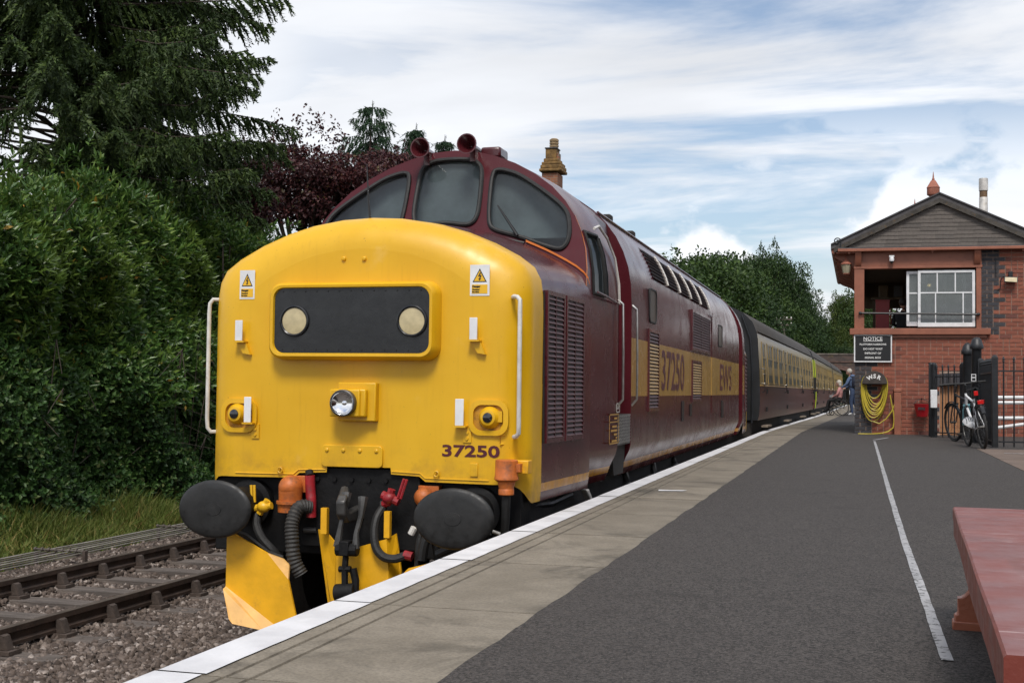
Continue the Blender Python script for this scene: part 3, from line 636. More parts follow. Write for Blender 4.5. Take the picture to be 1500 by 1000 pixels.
# ---------------------------------------------------------------- platform
def platform():
    ys = [-4, 3, 10, 18, 27, 34, 40, 47, 57, 67, 85, 110]
    b = MB()
    b.loft([[(EX+0.12+bend(y), y, -0.34), (EX+0.12+bend(y), y, PZ-0.11), (-1.17+bend(y), y, PZ-0.11), (-1.17+bend(y), y, PZ-0.004), (30, y, PZ-0.004), (30, y, -0.34)] for y in ys], close=True, cap0=True, cap1=True)
    p = b.build('platform', 'kerb_face', smooth=0)
    tag(p, 'long station platform with concrete edge slabs and dark asphalt', 'platform', kind='structure')
    # asphalt sheet with a slightly ragged seam against the slabs
    b = MB(); yy = list(np.arange(-3.9, 60, 0.11))+list(np.arange(60, 109.5, 1.5))
    b.loft([[(-1.155+bend(y)+0.002*math.sin(y*2.1)+0.003*math.sin(y*7.7+1)+random.uniform(-.004, .004), y, PZ+0.006), (8, y, PZ+0.006), (29.9, y, PZ+0.006)] for y in yy])
    b.build('asphalt', 'asphalt', p, smooth=0)
    # edge slabs, each with its strip of white paint
    y = 3.28-1.29*4; k = 0
    while y < 92:
        step = 1.29
        y2 = y+step; a0, a1 = bend(y), bend(y2); g = 0.009; dz = random.uniform(-.002, .002)
        b = MB(); x0, x1 = EX, -1.15
        gr = [(x0, 0), (-1.770, 0), (-1.766, -0.010), (-1.758, -0.010), (-1.754, 0), (-1.690, 0), (-1.686, -0.010), (-1.678, -0.010), (-1.674, 0), (x1, 0)]
        pr = [(x, PZ+z+dz) for x, z in gr]+[(x1, PZ-0.105), (x0+0.02, PZ-0.105), (x0, PZ-0.09)]
        b.loft([[(px+a0, y+g, pz) for px, pz in pr], [(px+a1, y2-g, pz) for px, pz in pr]], close=True, cap0=True, cap1=True)
        s = b.build('paving_slab', 'slab', p, smooth=0)
        b = MB(); ww = 0.155+random.uniform(-.004, .004); m = 12
        rows = []
        for i in range(m+1):
            t = y+g+0.002+(step-2*g-0.004)*i/m; a = bend(t)
            rows.append([(EX-0.002+a, t, PZ-0.075), (EX-0.002+a, t, PZ+0.003+dz), (EX+0.003+a, t, PZ+0.0045+dz), (EX+ww+a+random.uniform(-.0018, .0018), t, PZ+0.0045+dz)])
        b.loft(rows); b.build('edge_paint', 'edge_white', s, smooth=0)
        y = y2; k += 1
    # thin white line across the asphalt, hooked at its far end
    b = MB(); pts = [(px_z(1387.5, 971, PZ)), (px_z(1357, 885, PZ)), (px_z(1325, 795, PZ)), (px_z(1303, 722, PZ)), (px_z(1288, 670, PZ)), (px_z(1280.5, 645, PZ))]
    rows = []
    for i in range(len(pts)-1):
        for q in range(12):
            c = pts[i].lerp(pts[i+1], q/12); rows.append([(c.x-0.019+random.uniform(-.0015, .0015), c.y, PZ+0.0105), (c.x+0.019+random.uniform(-.0015, .0015), c.y, PZ+0.0105)])
    b.loft(rows); b.build('painted_line', 'line_white', p, smooth=0)
    b = MB(); c = pts[-1]; e = px_z(1302, 641.3, PZ)
    b.loft([[(c.x-0.024, c.y-0.1, PZ+0.011), (c.x-0.02, c.y+0.12, PZ+0.011)], [(c.x+0.10, c.y+0.35, PZ+0.011), (c.x+0.06, c.y+0.5, PZ+0.011)], [(e.x, e.y-0.1, PZ+0.011), (e.x, e.y+0.1, PZ+0.011)]])
    b.build('painted_line', 'line_white', p, smooth=0)
    # dab of white paint on a slab
    b = MB(); o = px_z(985, 718.5, PZ); b.add([(o.x-0.10, o.y-0.12, PZ+0.006), (o.x+0.09, o.y-0.05, PZ+0.006), (o.x+0.12, o.y+0.05, PZ+0.006), (o.x-0.01, o.y+0.02, PZ+0.006), (o.x-0.12, o.y+0.02, PZ+0.006)], [(0, 1, 2, 3, 4)])
    b.build('paint_dab', 'edge_white', p, smooth=0)
    # brown paving by the fence
    r = random.Random(4)
    for j in range(7):
        for i in range(6):
            xa, ya = 1.75+i*1.2, 20.45-(j+1)*1.6
            b = MB(); b.box(xa+0.006, xa+1.194, ya+0.006, ya+1.594, PZ-0.003, PZ+0.010+r.uniform(0, .002)); b.build('paving_slab', 'brown_slab', p, smooth=0)
    b = MB(); b.box(2.0, 8.9, 18.95, 19.03, PZ+0.0135, PZ+0.0155); b.build('painted_line', 'line_white', p, smooth=0)
    b = MB(); b.box(2.43, 8.9, 20.2, 20.42, PZ+0.0135, PZ+0.0155); b.build('painted_line', 'edge_white', p, smooth=0)
platform()

# ---------------------------------------------------------------- road bridge at the end of the station
def bridge():
    Y = 150.0; t = thing('road_bridge', 'soot stained brick arch bridge across the line beyond the coaches', 'bridge', (0, Y, -0.34))
    zc = 0.34; cx, R = -2.9, 3.75; crown = px_y(1222, 539.5, Y).z+zc; top = px_y(1222, 517.5, Y).z+zc
    spr = crown-R*0.80
    arc = []
    for k in range(25):
        a = math.pi*k/24; arc.append((cx-R*math.cos(a), spr+R*0.80*math.sin(a)))
    # spandrel wall as strips between the arch and the parapet string
    def strip(y, z1):
        b = [(cx-R, 0)]+arc+[(cx+R, 0)]
        return b
    b = MB()
    pts = [(cx-R, 0.0)]+arc+[(cx+R, 0.0)]
    for (y0, y1) in ((0.0, 7.0),):
        v = []; f = []
        for x, z in pts: v += [(x, y0, z), (x, y0, top-0.9), (x, y1, z), (x, y1, top-0.9)]
        for i in range(len(pts)-1):
            a, c = 4*i, 4*(i+1)
            f += [(a, c, c+1, a+1), (a+2, a+3, c+3, c+2), (a, a+2, c+2, c)]
        b.add(v, f)
    b.box(-26, cx-R, 0, 7, 0, top-0.9); b.box(cx+R, 24, 0, 7, 0, top-0.9)
    b.build('wall', 'brick_bridge', t, smooth=0)
    b = MB(); b.box(-26, 24, -0.06, 0.40, top-0.895, top-0.16); b.box(-26, 24, 6.6, 7.06, top-0.895, top-0.16)
    b.build('parapet', 'brick_bridge', t, smooth=0)
    b = MB(); b.box(-26, 24, -0.14, 0.48, top-0.157, top); b.build('coping', mat('bridge coping', (0.12, 0.10, 0.085), 0.9, var=0.4, vs=1.5), t, smooth=0)
    b = MB(); rings = []
    for k in range(25):
        a = math.pi*k/24; c, s = math.cos(a), math.sin(a)
        rings.append([(cx-(R+q)*c, yy, spr+(R*0.80+q)*s) for q, yy in ((-0.03, -0.07), (0.45, -0.07), (0.45, 0.10), (-0.03, 0.10))])
    b.loft(rings, close=True, cap0=True, cap1=True); b.build('arch_ring', 'brick_arch', t, smooth=0)
    b = MB(); b.box(-26, 24, -0.10, -0.003, top-1.02, top-0.90); b.build('string_course', 'brick_arch', t, smooth=0)
bridge()
# ================================================================ the diesel engine
LX, LY, LEN = -3.40, 8.22, 17.6
def NP(x, y, dv=0.0):
    p = px_y(x, y, LY+dv); return p.x-LX, p.z
def SP(x, y, w=1.35):
    p = px_x(x, y, LX+w); return p.y-LY, p.z
LOCO = thing('diesel_locomotive', 'maroon diesel locomotive with yellow nose and gold band at the platform edge', 'locomotive', (LX, LY, 0))

MAIN = [(1.235, 1.07), (1.265, 1.135), (1.285, 1.195), (1.335, 1.30), (1.35, 1.36), (1.35, 1.80), (1.35, 2.36), (1.35, 2.66), (1.342, 2.85), (1.315, 3.02), (1.265, 3.17), (1.195, 3.31), (1.10, 3.44), (0.97, 3.57), (0.80, 3.69), (0.60, 3.795), (0.40, 3.87), (0.20, 3.92), (0.0, 3.935)]
def mirror(p): return [(-u, z) for u, z in p[:-1]]+[(u, z) for u, z in reversed(p)]   # left bottom .. top .. right bottom
def ring(prof, v, su=1.0, rake=None):
    return [(u*su, v if rake is None else rake(z), z) for u, z in mirror(prof)]
ZR, VR, RK = 2.66, 1.60, 0.36
def rake(z): return VR+max(0.0, z-ZR)*RK
CABS = 0.945

def loco_body():
    n = len(mirror(MAIN))
    # cab shell with an opening each side for the side windows
    vs = [None, 2.06, 2.62]
    rings = [ring(MAIN, 0, CABS, rake)]
    rings.append([(u*0.955, max(1.82, r[1]+0.05), z) for (u, z), r in zip(mirror(MAIN), rings[0])])
    rings.append([(u*0.985, max(2.32, 2.20 if z < 3.4 else 2.32), z) for u, z in mirror(MAIN)])
    rings.append(ring(MAIN, 2.66))
    iw = [i for i, (u, z) in enumerate(mirror(MAIN)) if 2.6 < z < 3.20 and u > 0]
    il = [i for i, (u, z) in enumerate(mirror(MAIN)) if 2.6 < z < 3.20 and u < 0]
    def skip(i, k): return i == 1 and ((k in iw and k+1 in iw) or (k in il and k+1 in il))
    b = MB(); b.loft(rings, skip=skip, cap1=False)
    b.build('cab', 'maroon', LOCO, smooth=30)
    # cab rear bulkhead, seen through the windows
    b = MB(); b.prism([(u*0.985, z-0.01) for u, z in mirror(MAIN)], 'Y', 2.63, 2.66); b.build('cab_bulkhead', 'grey_in', LOCO, smooth=0)
    b = MB(); b.prism([(u*0.96, z-0.02) for u, z in mirror(MAIN) if z > 3.1], 'Y', 2.05, 2.60)
    b.build('cab_ceiling', 'grey_in', LOCO, smooth=30)
    b = MB(); b.box(-1.15, 1.15, 1.70, 2.62, 2.3, 2.36); b.box(-1.0, -0.25, 1.84, 2.06, 2.36, 2.93); b.box(0.35, 1.0, 1.84, 2.06, 2.36, 2.91)
    b.build('cab_desk', 'cab_desk', LOCO)
    for s in (-1, 1):
        b = MB(); b.box(s*0.7-0.22, s*0.7+0.22, 2.28, 2.36, 2.75, 3.28); b.box(s*0.7-0.22, s*0.7+0.22, 2.05, 2.36, 2.66, 2.75); b.build('cab_seat', 'cloth_grey', LOCO, bevel=0.04)
    # door recess, set back from the body side
    rec = [(u-0.12 if z < 3.2 else max(0, u-0.12*max(0, (3.44-z)/0.24)) if z < 3.44 else u, z) for u, z in MAIN]
    rec = [(u, max(z, 1.66) if z < 1.7 else z-0.012) for u, z in rec]
    b = MB(); b.loft([ring(rec, 2.655), ring(rec, 3.335)]); b.build('door', mat('shade-darkened door paint', (0.045, 0.006, 0.009), 0.35, var=0.2, vs=3), LOCO, smooth=30)  # door maroon darkened in the colour to stand for recess shade
    # main body and rear cab
    zend = LEN-1.60
    b = MB(); b.loft([ring(MAIN, 3.33), ring(MAIN, 5.0), ring(MAIN, 7.5), ring(MAIN, 10.0), ring(MAIN, 12.5), ring(MAIN, 14.25)], cap0=True, cap1=True)
    b.build('body_shell', 'maroon', LOCO, smooth=30)
    b = MB(); b.loft([ring(MAIN, 15.0), ring(MAIN, zend-0.4, 0.985), [(u*CABS, zend-max(0, z-ZR)*RK, z) for u, z in mirror(MAIN)]], cap0=True, cap1=True)
    b.build('cab', 'maroon', LOCO, smooth=30)
    b = MB(); b.loft([ring(rec, 14.245), ring(rec, 15.005)]); b.build('door', bpy.data.materials['shade-darkened door paint'], LOCO, smooth=30)
    # cab front with three window openings
    top = [(u*CABS, z) for u, z in mirror(MAIN) if z >= ZR]
    pn = Vector((0, 1, -RK)).normalized(); pp = Vector((LX, LY+VR, ZR))
    def CP(x, y): q = px_plane(x, y, pp, pn); return q.x-LX, q.z
    rw = [CP(*q) for q in ((721.6, 252), (734, 247.8), (760, 255), (792, 276), (820.8, 298), (833, 313), (835.5, 340), (831, 357), (820.8, 366), (798, 360), (760, 346), (728, 338), (717.5, 331), (716.5, 308))]
    cwr = [CP(*q) for q in ((650, 234.2), (696, 234), (708.8, 241), (712, 253.6), (707, 308), (700.8, 324), (689.6, 330), (650, 326))]
    u0 = 0.03
    lw = [(-u+0.0, z) for u, z in rw]
    cw = [(u-u0, z) for u, z in cwr]+[(-(u-u0), z) for u, z in reversed(cwr)]
    if cw[0][0] < 0.005: cw = [(max(u, 0.0) if i < len(cwr) else min(u, 0.0), z) for i, (u, z) in enumerate(cw)]
    cw = [p for i, p in enumerate(cw) if i == 0 or (abs(p[0]-cw[i-1][0])+abs(p[1]-cw[i-1][1]) > 0.004)]
    if abs(cw[0][0]-cw[-1][0]) < 0.004: cw.pop()
    def rnd(poly, k=2):
        for _ in range(k):
            q = []
            for i, p in enumerate(poly):
                r = poly[(i+1) % len(poly)]; q += [(p[0]*.78+r[0]*.22, p[1]*.78+r[1]*.22), (p[0]*.22+r[0]*.78, p[1]*.22+r[1]*.78)]
            poly = q
        return poly
    holes = [rnd(cw), rnd(rw), rnd(lw)]
    polys = [[Vector((u, z, 0)) for u, z in top]]+[[Vector((u, z, 0)) for u, z in h] for h in holes]
    tris = tessellate_polygon(polys); flat = [p for q in polys for p in q]
    b = MB(); b.add([(p.x, rake(p.y)-0.004, p.y) for p in flat], tris); b.build('cab_front', 'maroon', LOCO, smooth=0)
    for h in holes:
        b = MB(); b.tube([(u, rake(z)-0.012, z) for u, z in h], 0.020, 8, closed=True); f = b.build('windscreen_frame', 'rubber', LOCO)
        b = MB(); b.add([(u, rake(z)+0.010, z) for u, z in h], [tuple(range(len(h)))]); b.build('pane', 'glass_cab', f, smooth=0)
    # orange lining round the cab front and along the foot of the windscreens
    b = MB(); pts = []
    for x, y in ((771, 356), (785, 362), (800, 368.5), (815, 376), (830, 384), (845, 393), (856, 402), (862, 410), (864.5, 419)):
        pts.append(CP(x, y))
    rows = [[(u, rake(z)-0.018, z+0.008), (u, rake(z)-0.018, z+0.026)] for u, z in pts]
    b.loft(rows); b.build('lining', 'orange_line', LOCO, smooth=0)
    b = MB(); rows = []
    for u, z in [(u, z) for u, z in MAIN if ZR <= z <= 3.32]:
        rows.append([(u*CABS+0.002, rake(z)+0.002, z), (u*CABS+0.0045, rake(z)+0.034, z)])
    b.loft(rows); b.build('lining', 'orange_line', LOCO, smooth=0)
    # side window of the cab: dark frame, pane, sill, and the pale rain strip over it
    for s in (-1, 1):
        ring2 = [(u, z) for u, z in MAIN if 2.6 < z < 3.20]
        b = MB(); f = []
        outl = [(s*u*0.957, 1.84, z) for u, z in ring2]+[(s*u*0.984, 2.18, z) for u, z in reversed(ring2)]
        b.tube(outl, 0.018, 6, closed=True); w = b.build('side_window_frame', 'rubber', LOCO)
        b = MB(); b.loft([[(s*u*0.945, 1.84, z) for u, z in ring2], [(s*u*0.97, 2.19, z) for u, z in ring2]]); b.build('pane', 'glass_cab', w, smooth=0)
        b = MB(); b.tube([(s*1.262, 2.00, 3.315-0.10), (s*1.26, 2.2, 3.26), (s*1.29, 2.42, 3.18), (s*1.335, 2.55, 3.02), (s*1.36, 2.62, 2.80), (s*1.362, 2.645, 2.62)], 0.012, 6); b.build('rain_strip', 'white_rail', LOCO)
        b = MB(); b.tube([(s*1.36, 1.7, 2.655), (s*1.362, 2.1, 2.645), (s*1.362, 2.62, 2.62)], 0.009, 5); b.build('rain_strip', 'maroon_plain', LOCO)
loco_body()

FR = [(1.205, 1.07), (1.21, 1.21), (1.21, 1.9), (1.21, 2.42), (1.205, 2.53), (1.188, 2.63), (1.14, 2.72), (1.03, 2.80), (0.85, 2.895), (0.65, 2.975), (0.45, 3.03), (0.22, 3.065), (0.0, 3.075)]
CB = [(1.27, 1.07), (1.285, 1.21), (1.29, 1.9), (1.295, 2.45), (1.295, 2.58), (1.285, 2.69), (1.24, 2.775), (1.12, 2.872), (0.95, 2.965), (0.73, 3.06), (0.50, 3.14), (0.25, 3.195), (0.0, 3.215)]
def nose_ring(v, a=None, back=False):
    """cross-section of the nose at v; a (radians) rounds the front edge"""
    t = min(1.0, max(0.0, v/1.6)); p = [(f[0]*(1-t)+c[0]*t, f[1]*(1-t)+c[1]*t) for f, c in zip(FR, CB)]
    if a is not None:
        k = 1-math.sin(a); q = []
        for i, (u, z) in enumerate(p):
            zz = z-0.23*k*min(1, max(0, (z-2.1)/0.6)); uu = u*(1-0.23*k/1.21)
            if i == 0: zz = 1.205+(1.07-1.205)*max(0.0, math.sin(a))**6
            q.append((uu, zz))
        p = q
        p[1] = (p[1][0], max(p[1][1], p[0][1]+0.01))
    return [(u, v, z) for u, z in mirror(p)]
def loco_nose(flip=False):
    M = Matrix.Rotation(math.pi, 4, 'Z'); M.translation = (0, LEN, 0)
    def T(b):
        if flip: b.v = [tuple(M @ Vector(v)) for v in b.v]
        return b
    rs = [nose_ring(0.21*(1-math.cos(a)), a) for a in (0, 0.16, 0.32, 0.5, 0.7, 0.9, 1.1, 1.28, 1.44, math.pi/2)]
    b = MB(); b.loft(rs+[nose_ring(0.30), nose_ring(0.405)])
    r0 = rs[0]; notch = [(0.50, 0, 1.21), (0.455, 0, 1.245), (0.245, 0, 1.255), (0.24, 0, 1.30), (-0.24, 0, 1.30), (-0.245, 0, 1.255), (-0.455, 0, 1.245), (-0.50, 0, 1.21)]
    b.add(list(r0)+notch, [tuple(range(len(r0)+len(notch)))])
    T(b).build('nose_front', 'yellow', LOCO, smooth=40)
    b = MB(); b.loft([nose_ring(0.4), nose_ring(0.8), nose_ring(1.2), nose_ring(1.6), [(x, 1.78, z-0.01) for x, y, z in nose_ring(1.6)]]); T(b).build('nose_side', 'maroon', LOCO, smooth=40)
    b = MB(); b.tube([(1.218+0.02, 0.415, 1.48), (1.232, 0.412, 2.56)], 0.008, 5); b.tube([(1.226, 0.43, 1.48), (1.226, 0.43, 2.56)], 0.010, 5); T(b).build('nose_seam', 'sign_black', LOCO)
loco_nose(); loco_nose(True)

def louvre(x0, x1, z0, z1, u, n, cols=1, m='louvre', parent=LOCO, dirn=1, uoff=None, band=False):
    """framed louvre on a side: x0..x1 along the engine, at half width u (function of v or number)"""
    uf = u if callable(u) else (lambda v: u)
    b = MB(); w = 0.032
    for (a0, a1, c0, c1) in ((x0, x1, z0, z0+w), (x0, x1, z1-w, z1), (x0, x0+w, z0+w, z1-w), (x1-w, x1, z0+w, z1-w)):
        b.hexa([(uf(a0)-0.02, a0, c0), (uf(a0)+0.016, a0, c0), (uf(a0)+0.016, a0, c1), (uf(a0)-0.02, a0, c1)], [(uf(a1)-0.02, a1, c0), (uf(a1)+0.016, a1, c0), (uf(a1)+0.016, a1, c1), (uf(a1)-0.02, a1, c1)])
    cw = (x1-x0-2*w)/cols
    for k in range(1, cols):
        a = x0+w+k*cw; b.hexa([(uf(a)-0.02, a-0.010, z0+w), (uf(a)+0.012, a-0.010, z0+w), (uf(a)+0.012, a-0.010, z1-w), (uf(a)-0.02, a-0.010, z1-w)], [(uf(a)-0.02, a+0.010, z0+w), (uf(a)+0.012, a+0.010, z0+w), (uf(a)+0.012, a+0.010, z1-w), (uf(a)-0.02, a+0.010, z1-w)])
    fr = b.build('louvre_panel', 'maroon_plain', parent)
    b = MB(); b.hexa([(uf(x0)+0.001, x0+w, z0+w), (uf(x0)+0.0025, x0+w, z0+w), (uf(x0)+0.0025, x0+w, z1-w), (uf(x0)+0.001, x0+w, z1-w)], [(uf(x1)+0.001, x1-w, z0+w), (uf(x1)+0.0025, x1-w, z0+w), (uf(x1)+0.0025, x1-w, z1-w), (uf(x1)+0.001, x1-w, z1-w)])
    b.build('louvre_back', 'sign_black', fr)
    h = (z1-z0-2*w)/n
    xa, xb = x0+w+0.004, x0+w+cw-0.008
    b = MB(); d = uf(xb)-uf(xa)
    b.hexa([(0.003, 0, h*0.45), (0.016, 0, h*0.02), (0.017, 0, h*0.16), (0.003, 0, h*0.75)], [(0.003+d, xb-xa, h*0.45), (0.016+d, xb-xa, h*0.02), (0.017+d, xb-xa, h*0.16), (0.003+d, xb-xa, h*0.75)])
    for gold in ((False, True) if band else (False,)):
        me = b.mesh('slat', 0); me.materials.append(MT['gold_louvre' if gold else m])
        for k in range(n):
            z = z0+w+k*h; g = band and 1.808 < z+h*0.4 < 2.357
            if g != gold and band: continue
            for c in range(cols): shared('slat', me, fr, (uf(xa+c*cw), xa+c*cw, z))
    return fr
def loco_sides():
    nu = lambda v: 1.21+0.075*min(1, v/1.6)+0.004
    for (y0, y1) in ((0.46, 0.93), (0.97, 1.50)): louvre(y0, y1, 1.475, 2.575, nu, 30, 2)
    louvre(LEN-1.5, LEN-0.5, 1.475, 2.575, lambda v: 1.21+0.075*min(1, (LEN-v)/1.6)+0.004, 14, 1)
    W = 1.352
    def vv(v): return v if v < 10 else 10+(v-10)*1.10
    a, _ = SP(949, 481); c, _ = SP(963, 602); louvre(a, c, 1.65, 2.49, W, 22, 1, band=True)
    a, _ = SP(1013, 451); c, _ = SP(1039, 518); louvre(a, c, 2.385, 2.905, W, 13, 2)
    a, _ = SP(1013, 527); c, _ = SP(1026, 588); louvre(a, c, 1.725, 2.26, W, 14, 1, band=True)
    # oblong windows
    for (x0, x1, z0, z1) in ((SP(951, 422)[0], SP(960.5, 473)[0], 2.565, 2.90), (vv(SP(1051, 475)[0]), vv(SP(1056, 475)[0]), 2.555, 2.87)):
        b = MB(); out = rrect(x0, x1, z0, z1, 0.06, 4); b.tube([(W, y, z) for y, z in out], 0.013, 6, closed=True); f = b.build('window_frame', 'rubber', LOCO)
        b = MB(); b.prism(out, 'X', W-0.01, W+0.004); b.build('pane', 'glass_coach', f, smooth=0)
    # roof grilles that follow the curve, with pale ribs between
    x0, x1 = SP(949, 365, 1.26)[0], SP(1035.5, 433, 1.28)[0]; nb = 5
    gp = [(1.305, 3.05), (1.282, 3.13), (1.245, 3.215), (1.20, 3.30), (1.145, 3.38)]
    for k in range(nb):
        a = x0+(x1-x0)*k/nb+0.05; c = x0+(x1-x0)*(k+1)/nb-0.05
        b = MB(); b.loft([[(u+0.004, a, z) for u, z in gp], [(u+0.004, c, z) for u, z in gp]]); p = b.build('roof_grille', 'sign_black', LOCO, smooth=0)
        for j in range(8):
            t = j/8*4; i = int(t); f = t-i; f2 = min(1, f+0.20)
            (u0, z0), (u1, z1) = gp[i], gp[i+1]
            p0 = (u0+(u1-u0)*f, z0+(z1-z0)*f); p1 = (u0+(u1-u0)*f2, z0+(z1-z0)*f2)
            b = MB(); b.hexa([(p0[0]+0.022, a, p0[1]), (p0[0]+0.024, a, p0[1]+0.006), (p1[0]+0.006, a, p1[1]+0.003), (p1[0]+0.006, a, p1[1])], [(p0[0]+0.022, c, p0[1]), (p0[0]+0.024, c, p0[1]+0.006), (p1[0]+0.006, c, p1[1]+0.003), (p1[0]+0.006, c, p1[1])])
            b.build('slat', 'louvre', p, smooth=0)
        b = MB(); b.tube([(u+0.016, c+0.05, z) for u, z in gp], 0.016, 6); b.build('rib', 'white_rail', LOCO)
    # handrails by the doors and chequered step plates
    for y0 in (2.64, 3.36):
        for s in (-1, 1):
            b = MB(); b.tube([(s*1.35, y0, 2.66), (s*1.395, y0, 2.62), (s*1.40, y0, 2.2), (s*1.40, y0, 1.78), (s*1.35, y0, 1.72)], 0.011, 8); b.build('handrail', 'steel', LOCO)
    for s in (-1, 1):
        b = MB(); b.box(s*1.24, s*1.345, 2.665, 3.325, 1.37, 1.645); st = b.build('step', 'steel_dark', LOCO)
        bump = MB(); bump.hexa([(0, -0.012, -0.02), (0.006, 0, -0.012), (0.006, 0, 0.012), (0, -0.012, -0.012)], [(0, 0.012, 0.012), (0.006, 0.004, 0.012), (0.006, 0.004, -0.012), (0, 0.012, 0.02)])
        for r_ in range(9):
            for q in range(16):
                bump.box(s*1.345, s*1.351, 2.685+q*0.040, 2.707+q*0.040, 1.385+r_*0.029+(q % 2)*0.010, 1.400+r_*0.029+(q % 2)*0.010)
        bump.v = bump.v[8:]; bump.f = [tuple(i-8 for i in f) for f in bump.f[6:]]
        b = bump.build('tread_plate', 'chequer', st, smooth=0); b['kind'] = 'stuff'
        b = MB(); b.prism([(2.665, 1.365), (3.325, 1.365), (3.22, 1.10), (2.77, 1.10)], 'X', s*1.22, s*1.30); b.build('step_well', 'under', LOCO, smooth=0)
    # small hatches, slots, lamp irons on the side
    for (y0, y1, z0, z1) in ((SP(998, 600)[0], SP(1001, 600)[0], 1.50, 1.74), (SP(1010, 600)[0], SP(1012.5, 600)[0], 1.55, 1.70), (SP(1056, 600)[0], SP(1059, 600)[0], 1.46, 1.72)):
        b = MB(); b.box(1.352, 1.360, y0, y1, z0, z1); b.build('slot', 'sign_black', LOCO, smooth=0)
    b = MB(); b.box(1.351, 1.356, 9.95, 10.75, 1.55, 3.0); b.build('side_door', 'maroon', LOCO, smooth=0)
    # painted data panel by the first door
    (a, z1), (c, z0) = SP(892.5, 606.5), SP(906, 648.5)
    t = 0.012; X = 1.353
    b = MB()
    for (p, q, r_, s) in ((a, c, z1-t, z1), (a, c, z0, z0+t), (a, a+t, z0, z1), (c-t, c, z0, z1), (a, c, z1-0.075, z1-0.065)): b.box(1.351, X, p, q, r_, s)
    pn = b.build('data_panel', 'letters_gold', LOCO, smooth=0)
    for i, (w, z) in enumerate(((0.15, z1-0.04), (0.24, z1-0.11), (0.30, z1-0.145), (0.16, z1-0.18), (0.08, z1-0.21), (0.26, z1-0.235))):
        for k in range(int(w/0.035)):
            bb = MB(); bb.box(1.351, X, c-0.06-w+k*0.035, c-0.06-w+k*0.035+0.024, z-0.009, z+0.009)
            if k == 0: acc = bb
            else: acc.add(bb.v, bb.f)
        o = acc.build('data_text', 'letters_gold', pn, smooth=0)
    b = MB(); a, z1 = SP(902.5, 590); c, z0 = SP(907.5, 604)
    for (p, q, r_, s) in ((a, c, z1-.01, z1), (a, c, z0, z0+.01), (a, a+.012, z0, z1), (c-.012, c, z0, z1), (a+.05, c-.05, z0+.03, z1-.03)): b.box(1.351, X, p, q, r_, s)
    b.build('data_panel', 'white_rail', LOCO, smooth=0)
    # running number and initials on the gold band
    def side_text(s, x0, x1, z0, z1, m='decal_maroon'):
        me = text_mesh(s, 1.0, m, 0.001, 0.012)
        xs = [v.co.x for v in me.vertices]; ys = [v.co.y for v in me.vertices]
        w, h = max(xs)-min(xs), max(ys)-min(ys); mx, my = (max(xs)+min(xs))/2, (max(ys)+min(ys))/2
        sx, sy = (x1-x0)/w, (z1-z0)/h
        for v in me.vertices: v.co = (1.3525+v.co.z*0.8, (x0+x1)/2+(v.co.x-mx)*sx, (z0+z1)/2+(v.co.y-my)*sy)
        o = link(bpy.data.objects.new('side_number' if s[0] == '3' else 'side_initials', me), LOCO)
    side_text('37250', SP(969, 545)[0], SP(1002, 545)[0], 1.862, 2.305)
    side_text('EWS', vv(SP(1053.5, 550)[0]), vv(SP(1069, 550)[0]), 1.875, 2.29)
    # gutter along the roof edge, roof hatches and exhaust ports
    for s in (-1, 1):
        b = MB(); b.tube([(s*1.015, 3.34, 3.545), (s*1.015, 14.25, 3.545)], 0.014, 5); b.build('roof_gutter', 'maroon_plain', LOCO)
    for (y0, y1, h) in ((4.8, 7.2, 0.02), (7.3, 9.4, 0.025), (10.1, 12.3, 0.03)):
        b = MB(); b.loft([[(u, y, z+h) for u, z in mirror(MAIN) if z > 3.66] for y in (y0, y1)], cap0=True, cap1=True); b.build('roof_hatch', 'maroon_plain', LOCO, smooth=30)
    for y in (6.6, 8.2):
        b = MB(); b.box(-0.5, 0.5, y, y+0.18, 3.9, 4.0); b.build('exhaust_port', 'under', LOCO, bevel=0.02)
    b = MB(); b.box(0.24, 0.42, 2.05, 2.30, 3.86, 3.955); b.build('roof_vent', 'maroon_plain', LOCO, bevel=0.02)
    # two horns on the cab roof
    for (x, y) in ((619.5, 219), (687.5, 213)):
        q = px_y(x, y, LY+1.88); u, z = q.x-LX, q.z
        b = MB(); b.lathe([(0.028, 0.35), (0.032, 0.20), (0.045, 0.10), (0.085, 0.02), (0.088, 0.0), (0.078, 0.0), (0.04, 0.08), (0.005, 0.14)], (u, 1.80, z), 'Y', 20); h = b.build('horn', 'maroon_plain', LOCO)
        b = MB(); b.box(u-0.025, u+0.025, 1.98, 2.10, z-0.12, z-0.02); b.build('horn_bracket', 'maroon_plain', h)
    # bogies, wheels, tank
    for yb in (3.16, 14.44):
        for s in (-1, 1):
            b = MB(); b.box(s*0.95, s*1.12, yb-2.6, yb+2.6, 0.62, 0.86); b.box(s*0.98, s*1.16, yb-2.3, yb-1.8, 0.32, 0.62); b.box(s*0.98, s*1.16, yb-0.25, yb+0.25, 0.32, 0.62); b.box(s*0.98, s*1.16, yb+1.8, yb+2.3, 0.32, 0.62)
            for q in (-1.2, -0.75, 0.75, 1.2): b.lathe([(0.09, 0.3), (0.09, 0.62)], (s*1.08, yb+q, 0), 'Z', 10)
            b.tube([(s*1.15, yb-2.6, 0.9), (s*1.2, yb-1.2, 0.82), (s*1.2, yb+1, 0.86), (s*1.16, yb+2.5, 0.92)], 0.022, 6)
            b.build('bogie_frame', 'under', LOCO, bevel=0.02)
        for q in (-2.05, 0, 2.05):
            for s in (-1, 1):
                b = MB(); b.lathe([(0.10, -0.03), (0.46, -0.02), (0.545, -0.065), (0.57, -0.065), (0.545, 0.06), (0.46, 0.05), (0.12, 0.06)], (s*0.7525, yb+q, 0.546), 'X', 28); b.build('wheel', 'under', LOCO)
